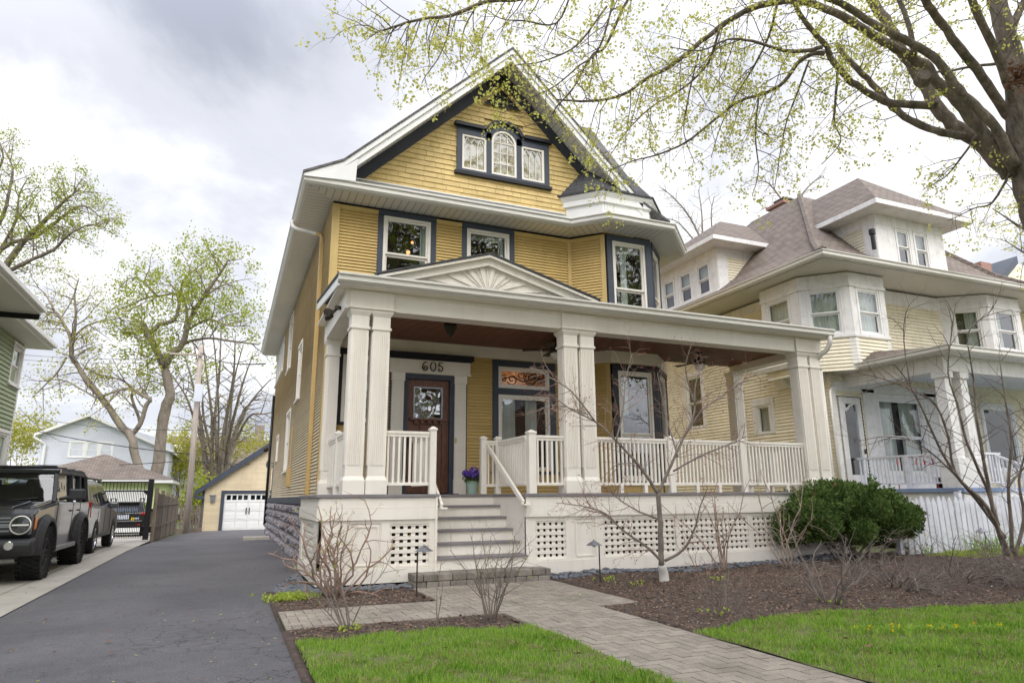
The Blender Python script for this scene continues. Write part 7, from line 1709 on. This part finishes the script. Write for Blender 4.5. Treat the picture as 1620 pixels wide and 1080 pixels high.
# ---- small Japanese maple in the front bed
def littlemaple():
    r = random.Random(61); base = at(1052, 925, 9.0); base = Vector((5.96, 8.56, .05)); d0 = (base-CAM).dot(_f); t = thing('japanese_maple', 'small bare Japanese maple with lime-washed trunk foot before the porch lattice', 'tree', base)
    tk = MB(); LB = []
    def A(pix, w0, w1, e=0.0, f_=0.0): p, q = limb(tk, pix, w0, w1, d0+e, d0+f_, 8, .1, r, 4); LB.append((p, q))
    A([(1047, 893), (1045, 855), (1044, 820), (1041, 778)], 9.5, 7.5)
    A([(1041, 780), (1012, 738), (975, 697), (942, 667), (905, 648), (868, 622)], 5.5, 1.2, 0, -.7); A([(1041, 780), (1062, 735), (1080, 695), (1098, 655), (1100, 610), (1112, 575)], 5.8, 1.2, 0, .5)
    A([(942, 667), (905, 620), (870, 597), (838, 580)], 3, 1, -.5, -.8); A([(975, 697), (985, 650), (990, 600), (1000, 560)], 3, 1, -.3, -.1)
    A([(1080, 695), (1110, 650), (1150, 620), (1195, 590)], 3.5, 1, .2, .8); A([(1072, 722), (1060, 680), (1050, 640), (1040, 590)], 3, 1, .1, .6); A([(1065, 745), (1110, 720), (1160, 700), (1180, 690)], 3, 1, .1, -.4)
    A([(1048, 888), (1020, 862), (985, 838), (958, 812), (920, 800), (880, 795)], 5, 1, 0, -.6); A([(1052, 886), (1080, 870), (1098, 838), (1108, 800), (1120, 770)], 5, 1.2, 0, -.4)
    A([(1044, 822), (1010, 808), (980, 790), (965, 775)], 3.5, 1, 0, -.3); A([(985, 838), (950, 810), (925, 800)], 2.5, .8, -.3, -.6); A([(930, 655), (880, 640), (850, 650)], 2, .8, -.6, -1); A([(1100, 640), (1085, 590), (1090, 555)], 2.5, .8, .3, .2)
    A([(1008, 733), (975, 735), (950, 760)], 2, .7, 0, -.3)
    tk.build('trunk', M['maple_bark'], t, smooth=True, uv=False)
    f = MB(); f.tube(smooth([base+Vector((0, 0, -.08)), base+Vector((0, 0, .08)), at(1047, 893, d0)+Vector((0, 0, .005))], 3), [.085, .08, .072, .068, .064, .06, .058], 12); f.build('limewashed_foot', M['limewash'], t, smooth=True, uv=False)
    tw = MB(); tips = []
    for p, q in LB[1:]: sprout(r, tw, p, q, 0, [dict(gap=.085, L=.46, r=.0055, along=.8, grav=.02, wig=.16, sides=4, n=4, t0=.12), dict(gap=.09, L=.20, r=.003, along=.8, grav=.0, wig=.2, sides=3, n=3), dict(gap=.09, L=.07, r=.0018, along=.8, grav=0, wig=.2, sides=3, n=2)], tips)
    tw.build('twig', M['twig_red'], t, uv=False); leafcloud('bud', 'leaf_red', [p for p in tips if r.random() < .5], 2, .006, .022, t, 62)
littlemaple()
# ---- shrubs
def shrub(name, lab, x, y, n, h, spread, seed, mat, wig=.16, r0=.012, cfg=None, budm=None, budk=2, buds=.018, keep=.5, grav=0, grp=None, lean=(0, 0), z=None):
    r = random.Random(seed); z = bedz(x, y) if z is None else z; t = thing(name, lab, 'shrub', (x, y, z), grp); m = MB(); tips = []; tw = MB()
    for i in range(n):
        a = 2*math.pi*(i+r.random())/n; s = spread*(.35+.8*r.random()); d = Vector((math.cos(a)*s+lean[0], math.sin(a)*s+lean[1], 1)); L_ = h*(.7+.4*r.random())*math.sqrt(1+s*s*.5)
        p = stick(r, Vector((x+.08*math.cos(a)*r.random()*spread*2, y+.08*math.sin(a)*r.random()*spread*2, z-.04)), d, L_, 8, wig, grav); R_ = [r0*(.8+.4*r.random())*(1-.65*k/8) for k in range(9)]; m.tube(p, R_, 6)
        sprout(r, tw, p, R_, 0, cfg or [dict(gap=h*.16, L=h*.42, r=r0*.55, along=.9, grav=.03, wig=wig*1.1, sides=4, n=4, t0=.25), dict(gap=h*.13, L=h*.15, r=r0*.3, along=.8, grav=.02, wig=.2, sides=3, n=3, t0=.3)], tips)
    m.build('stem', M[mat], t, smooth=True, uv=False); tw.build('twig', M[mat], t, uv=False)
    if budm: leafcloud('bud', budm, [p for p in tips if r.random() < keep], budk, .008, buds, t, seed, droop=-.5)
    return t
cfgH = [dict(gap=.26, L=.42, r=.008, along=.8, grav=.03, wig=.24, sides=5, n=4, t0=.3), dict(gap=.17, L=.14, r=.005, along=.8, grav=.04, wig=.25, sides=4, n=3, t0=.3)]
shrub('hydrangea_shrub', 'thick gnarled reddish-brown bare hydrangea at the left corner of the porch', 1.40, 9.30, 20, 1.15, .95, 71, 'twig_red', .26, .017, cfgH, 'leaf_lime', 3, .028, .7)
shrub('young_shrub', 'slender grey multi-stem shrub in the mulch strip at the left of the front lawn', 1.18, 6.98, 8, .72, .42, 72, 'twig_gry', .10, .008, None, 'leaf_lime', 1, .012, .2, lean=(-.25, 0))
shrub('young_shrub', 'taller slender shrub with yellow-green buds beside the brick walk, in front of the steps', 2.62, 6.86, 11, .95, .34, 73, 'twig_gry', .10, .009, None, 'leaf_lime', 2, .016, .5)
shrub('thin_sapling', 'single thin forked sapling in the mulch strip between the two grey shrubs', 1.94, 6.55, 2, .75, .12, 74, 'twig_gry', .08, .007, [dict(gap=.3, L=.25, r=.004, along=.9, grav=.02, wig=.1, sides=4, n=3, t0=.4)])
shrub('tall_hydrangea', 'tall tan peeling hydrangea canes just right of the lime-washed maple', 7.70, 9.35, 8, 1.55, .22, 75, 'twig_tan', .14, .013, cfgH, 'leaf_lime', 2, .02, .4)
shrub('tall_hydrangea', 'tall tan peeling hydrangea canes in front of the evergreen bush', 8.75, 9.0, 7, 1.55, .30, 76, 'twig_tan', .16, .014, cfgH, 'leaf_lime', 2, .02, .4)
shrub('low_shrub', 'low fine-twigged shrub beside the walk edge at the front of the right bed', 4.95, 6.1, 10, .55, .75, 77, 'twig_gry', .2, .006, None, 'leaf_lime', 1, .012, .15)
shrub('low_shrub', 'reddish low bare shrub behind the maple foot', 6.75, 8.6, 8, .5, .7, 78, 'twig_red', .2, .006, None, None)
shrub('viburnum_shrub', 'bare grey-brown shrub with lime leaves at its foot, in front of the evergreen bush', 6.55, 6.15, 12, .95, .75, 79, 'twig_gry', .18, .010, None, None)
for k, (x, y, sd, lab) in enumerate(((8.35, 6.7, 81, 'sprawling tangle of bare arching stems left of a second tangle in the right bed'), (9.6, 6.6, 82, 'sprawling tangle of bare arching stems at the middle of the right bed'), (11.2, 6.9, 83, 'sprawling tangle of bare arching stems at the right edge of the bed'))):
    shrub('tangled_shrub', lab, x, y, 34, .62, 1.9, sd, 'twig_gry', .24, .009, [dict(gap=.13, L=.42, r=.006, along=.7, grav=-.05, wig=.25, sides=4, n=4, t0=.2), dict(gap=.12, L=.14, r=.003, along=.7, grav=0, wig=.25, sides=3, n=3)], grav=-.09, grp='tangled bare shrubs in the right bed')
def redbud():
    r = random.Random(91); base = Vector((13.3, 8.35, .05)); d0 = (base-CAM).dot(_f); t = thing('multi_stem_tree', 'bare multi-stemmed small tree before the white picket fence at the right edge', 'tree', base); tk = MB(); LB = []
    for pix, w0, w1, e in (([(1600, 893), (1590, 860), (1560, 800), (1520, 760), (1490, 715), (1465, 660), (1440, 610), (1415, 575)], 10, 1.5, -.3), ([(1598, 890), (1580, 840), (1568, 790), (1555, 720), (1545, 660), (1540, 600), (1530, 540)], 11, 1.5, 0), ([(1602, 890), (1600, 830), (1595, 770), (1600, 700), (1590, 630), (1580, 560)], 9, 1.4, .3),
                           ([(1590, 850), (1545, 790), (1510, 745), (1500, 690), (1480, 640), (1450, 620), (1400, 600), (1360, 590)], 7, 1.2, -.2), ([(1580, 830), (1560, 770), (1530, 700), (1515, 640), (1500, 590), (1505, 530), (1512, 480)], 7, 1.1, .2), ([(1604, 885), (1620, 820), (1612, 760), (1625, 700), (1618, 640)], 8, 1.2, .1),
                           ([(1555, 800), (1500, 740), (1450, 700), (1400, 690), (1350, 700)], 4, 1, -.4), ([(1530, 540), (1535, 520), (1560, 500), (1600, 490)], 3, 1, 0), ([(1440, 610), (1430, 540), (1432, 500), (1440, 480)], 2.5, .8, -.3), ([(1595, 770), (1620, 740), (1650, 720)], 5, 1, .2)):
        p, q = limb(tk, pix, w0*.78, w1*.9, d0+e*.3, d0+e*2, 8, .1, r, 3); LB.append((p, q))
    tk.build('trunk', M['bark'], t, smooth=True, uv=False); tw = MB(); tips = []
    for p, q in LB: sprout(r, tw, p, q, 0, [dict(gap=.22, L=.75, r=.008, along=.9, grav=.0, wig=.13, sides=4, n=5, t0=.3), dict(gap=.2, L=.3, r=.004, along=.8, grav=0, wig=.18, sides=3, n=3), dict(gap=.2, L=.1, r=.0025, along=.8, grav=0, wig=.2, sides=3, n=2)], tips)
    tw.build('twig', M['twig'], t, uv=False); leafcloud('blossom', 'blossom', [p for p in tips if r.random() < .10], 3, .012, .03, t, 92)
M['blossom'] = leafmat('blossom_pale', (.6, .55, .42), (.7, .66, .55), .4)
redbud()
# ---- the evergreen bush
def yew():
    r = np.random.default_rng(101); t = thing('yew_bush', 'dense rounded dark green yew bush at the right corner of the porch', 'shrub', (11.2, 9.55, 0)); c0 = np.array([10.9, 9.6, .72])
    lob = []
    for _ in range(80):
        a = r.uniform(0, 6.283); b = r.uniform(-.35, 1.0); s = math.sqrt(max(0, 1-b*b)); k = r.uniform(.70, 1.14); lob.append((c0+k*np.array([1.30*math.cos(a)*s, .80*math.sin(a)*s, .52*b]), r.uniform(.11, .34)))
    lob.append((c0, .5)); V = []
    m = MB()
    for (c, q) in lob:
        n = int(1500*q/.3)
        d = r.normal(0, 1, (n, 3)); d /= np.linalg.norm(d, axis=1)[:, None]; rad = q*(r.random((n, 1))**.30)*1.12; p = c+d*rad*np.array([1, 1, .9]); out = d*.6+np.array([0, 0, .55])+r.normal(0, .35, (n, 3)); out /= np.linalg.norm(out, axis=1)[:, None]
        sd = np.cross(out, r.normal(0, 1, (n, 3))); sd /= np.linalg.norm(sd, axis=1)[:, None]; s = r.uniform(.035, .085, (n, 1)); ok = p[:, 2] > .06
        q4 = np.stack([p, p+out*s*.5+sd*s*.22, p+out*s, p+out*s*.5-sd*s*.22], 1)[ok]; V.append(q4.reshape(-1, 3))
    fastmesh('foliage', np.concatenate(V), None, M['leaf_yew'], t, (0, 0, 0)); rr = random.Random(3)
    for i in range(14): m.tube(stick(rr, Vector((10.9+rr.uniform(-.3, .3), 9.55+rr.uniform(-.2, .2), 0)), Vector((rr.uniform(-1, 1), rr.uniform(-.6, .6), 1)), 1.0, 5, .1), [.03, .026, .02, .015, .01, .005], 6)
    for i in range(110):
        a = rr.uniform(0, 6.28); p = Vector((10.9+1.15*math.cos(a)*rr.random()**.4, 9.6+.65*math.sin(a)*rr.random()**.4, 1.0)); q = stick(rr, p-Vector((0, 0, .35*abs(math.cos(a)))), Vector((rr.uniform(-.4, .4)+.8*math.cos(a), rr.uniform(-.3, .3)+.4*math.sin(a), 1)), rr.uniform(.30, .72), 4, .1); m.tube(q, [.008, .007, .005, .004, .002], 4)
        leafcloud('foliage_spray', 'leaf_yew', [a_.lerp(b_, s_) for a_, b_ in zip(q, q[1:]) for s_ in (0, .33, .66)], 9, .03, .065, t, 200+i, droop=-.8)
    bc = [Vector((10.9+r.normal()*.8, 9.3+r.normal()*.35, .75+r.normal()*.3)) for _ in range(36)]
    leafcloud('dry_sprig', 'rust', bc, 5, .03, .05, t, 333)
    m.build('branch', M['twig'], t, uv=False)
yew()
# ---- small ground plants
def tuft(name, lab, spots, mat, n, h, s, seed, cat='plant', grp=None, zoff=0, kind=None):
    r = random.Random(seed); out = []
    for k, (x, y) in enumerate(spots):
        C_ = [Vector((x+r.gauss(0, s), y+r.gauss(0, s*.8), bedz(x, y)+zoff+r.random()*h)) for _ in range(n)]; o = leafcloud(name, mat, [c-Vector((x, y, 0)) for c in C_], 5, .012, .03, None, seed+k, aspect=.8, droop=-.6); o.location = (x, y, 0); tag(o, lab if isinstance(lab, str) else lab[k], cat, grp, kind)
tuft('ground_cover', 'patch of bright lime sedum at the corner of the asphalt and small left bed', [(.86, 9.35)], 'leaf_lime', 460, .05, .13, 5, kind='stuff')
tuft('sprouting_perennial', ['lime sprouts around the path light at the porch lattice', 'lime leaves at the foot of the bare shrub near the lawn', 'lime seedlings left of the lime-washed maple foot', 'lime seedlings right of the lime-washed maple foot', 'lime seedlings at the front edge of the right bed', 'tiny lime sprouts below the slender grey shrub'],
     [(5.3, 9.1), (6.65, 6.1), (5.35, 8.35), (6.6, 8.2), (4.98, 6.15), (1.2, 6.93)], 'leaf_lime', 9, .03, .11, 6, grp='lime green sprouts in the mulch')
def blooms(name, lab, spots, mat, h, s, seed, stemmat='leaf_blade', cat='flowers', kind='stuff', blade=.25, nb=18, zf=bedz):
    r = random.Random(seed); V = []
    x0, y0 = spots[0]; t = thing(name, lab, cat, (x0, y0, 0)); L2 = []
    for x, y in spots:
        z = zf(x, y)
        for _ in range(nb):
            a = r.uniform(0, 6.28); l = blade*(.6+.5*r.random()); w_ = .006; p = Vector((x+r.gauss(0, .05), y+r.gauss(0, .05), z)); q = p+Vector((math.cos(a)*l*.25, math.sin(a)*l*.25, l*.6)); e = p+Vector((math.cos(a)*l*.55, math.sin(a)*l*.55, l*.85)); sd = Vector((-math.sin(a), math.cos(a), 0))*w_
            V += [p-sd, p+sd, q+sd, q-sd]; V += [q-sd, q+sd, e+sd*.2, e-sd*.2]
        for _ in range(s):
            if h: L2.append(Vector((x+r.gauss(0, .05), y+r.gauss(0, .05), z+h*(.8+.3*r.random()))))
    fastmesh('leaf_blades', [tuple(v) for v in V], None, M[stemmat], t)
    if L2: leafcloud('bloom', mat, L2, 7, .007, .018, t, seed, aspect=.9)
blooms('daffodils', 'clump of green daffodil leaves with one yellow flower at the picket fence foot', [(12.55, 9.3)], 'petal_y', .36, 1, 1)
blooms('daffodils', 'thick clump of daffodil leaves beside the path light at the picket fence', [(13.5, 9.0), (13.7, 8.95), (13.95, 8.9), (14.2, 8.8)], 'petal_y', 0, 0, 2, blade=.42, nb=26)
blooms('yellow_ground_flowers', 'low patch of leafy plants with small yellow flowers growing in the right lawn', [(5.35+.11*k+.03*math.sin(k*3), 4.75-.045*k+.03*math.cos(k*5)) for k in range(12)], 'petal_y', .07, 1, 3, blade=.09, nb=30, zf=lambda x, y: .03)
# yellow-leafed thickets far behind on the left
for nm, lab, px, py, dep, rx, rz_, mt, nn, sd in (('far_bush', 'yellow-green leafing bush between the green house and the pale blue house', 35, 690, 62, 2.6, 2.4, 'leaf_far', 520, 1), ('far_bush', 'yellow-leafed shrub mass right of the pale trunk behind the utility pole', 290, 720, 56, 2.6, 3.0, 'leaf_far', 560, 2), ('dark_bush', 'small green leafing shrub behind the fence next to the utility pole', 316, 785, 47, 1.2, 1.5, 'leaf_g', 260, 3), ('far_bush', 'thin leafing shrub in front of the brown roof behind the yellow garage', 390, 700, 60, 3.2, 1.6, 'leaf_far', 240, 4)):
    r = random.Random(sd); c = at(px, py, dep); t = thing(nm, lab, 'shrub', (c.x, c.y, -.45)); m = MB()
    cs = [c+Vector((r.gauss(0, .45)*rx, r.gauss(0, .4)*rx, r.gauss(0, .45)*rz_)) for _ in range(nn)]; leafcloud('foliage', mt, cs, 7, .18, .22, t, sd)
    for _ in range(12): m.tube(stick(r, Vector((c.x+r.uniform(-.5, .5), c.y, -.5)), Vector((r.uniform(-.4, .4)*rx/2, r.uniform(-.3, .3), 1)), c.z+rz_*.7, 6, .08), [.05, .045, .04, .03, .02, .01, .006], 5)
    m.build('stem', M['twig'], t, uv=False)
# tree line closing the horizon behind the houses
r = random.Random(77); cs = []
for _ in range(5200):
    x = r.uniform(-75, 110); hh = 7+3*math.sin(x*.13)+2*math.sin(x*.41+2); cs.append((x, 96+r.uniform(-4, 4), -.4+hh*r.random()**.75))
o = leafcloud('far_trees', 'leaf_far', cs, 7, .5, .5, None, 78); tag(o, 'distant band of spring woodland closing the view behind the houses', 'woodland', kind='stuff')

# ---- houses across the street, behind the viewer: only the panes see them
for k, (x, wd, h, mt, lab) in enumerate(((-16, 10, 6.5, 'green', 'green house across the street behind the viewer'), (-2, 10, 7.5, 'brickr', 'brick house across the street straight behind the viewer'), (12, 11, 7, 'siding_n', 'cream house across the street behind the viewer'), (27, 11, 7.5, 'brickr', 'brick house across the street far right behind the viewer'))):
    t = thing('street_house', lab, 'house', (x, -30, 0)); m = MB(); m.prism([(x-wd/2, 0), (x+wd/2, 0), (x+wd/2, h), (x, h+3.6), (x-wd/2, h)], 'y', -38, -30); m.build('wall', M[mt], t, fixn=True)
    for sx in (-1, 1):
        m = MB(); e = x+sx*(wd/2+.5); m.hexa([(x, -38, h+3.7), (e, -38, h-.3), (e, -29.6, h-.3), (x, -29.6, h+3.7)], [(x, -38, h+3.9), (e, -38, h-.1), (e, -29.6, h-.1), (x, -29.6, h+3.9)]); m.build('roof', M['roof_dk'], t, fixn=True)
    for ux in (-3, 0, 3):
        for z in (1.2, 4.2): m = MB(); m.box(x+ux-.6, x+ux+.6, -30, -29.95, z, z+1.6); m.build('window', M['room'], t)
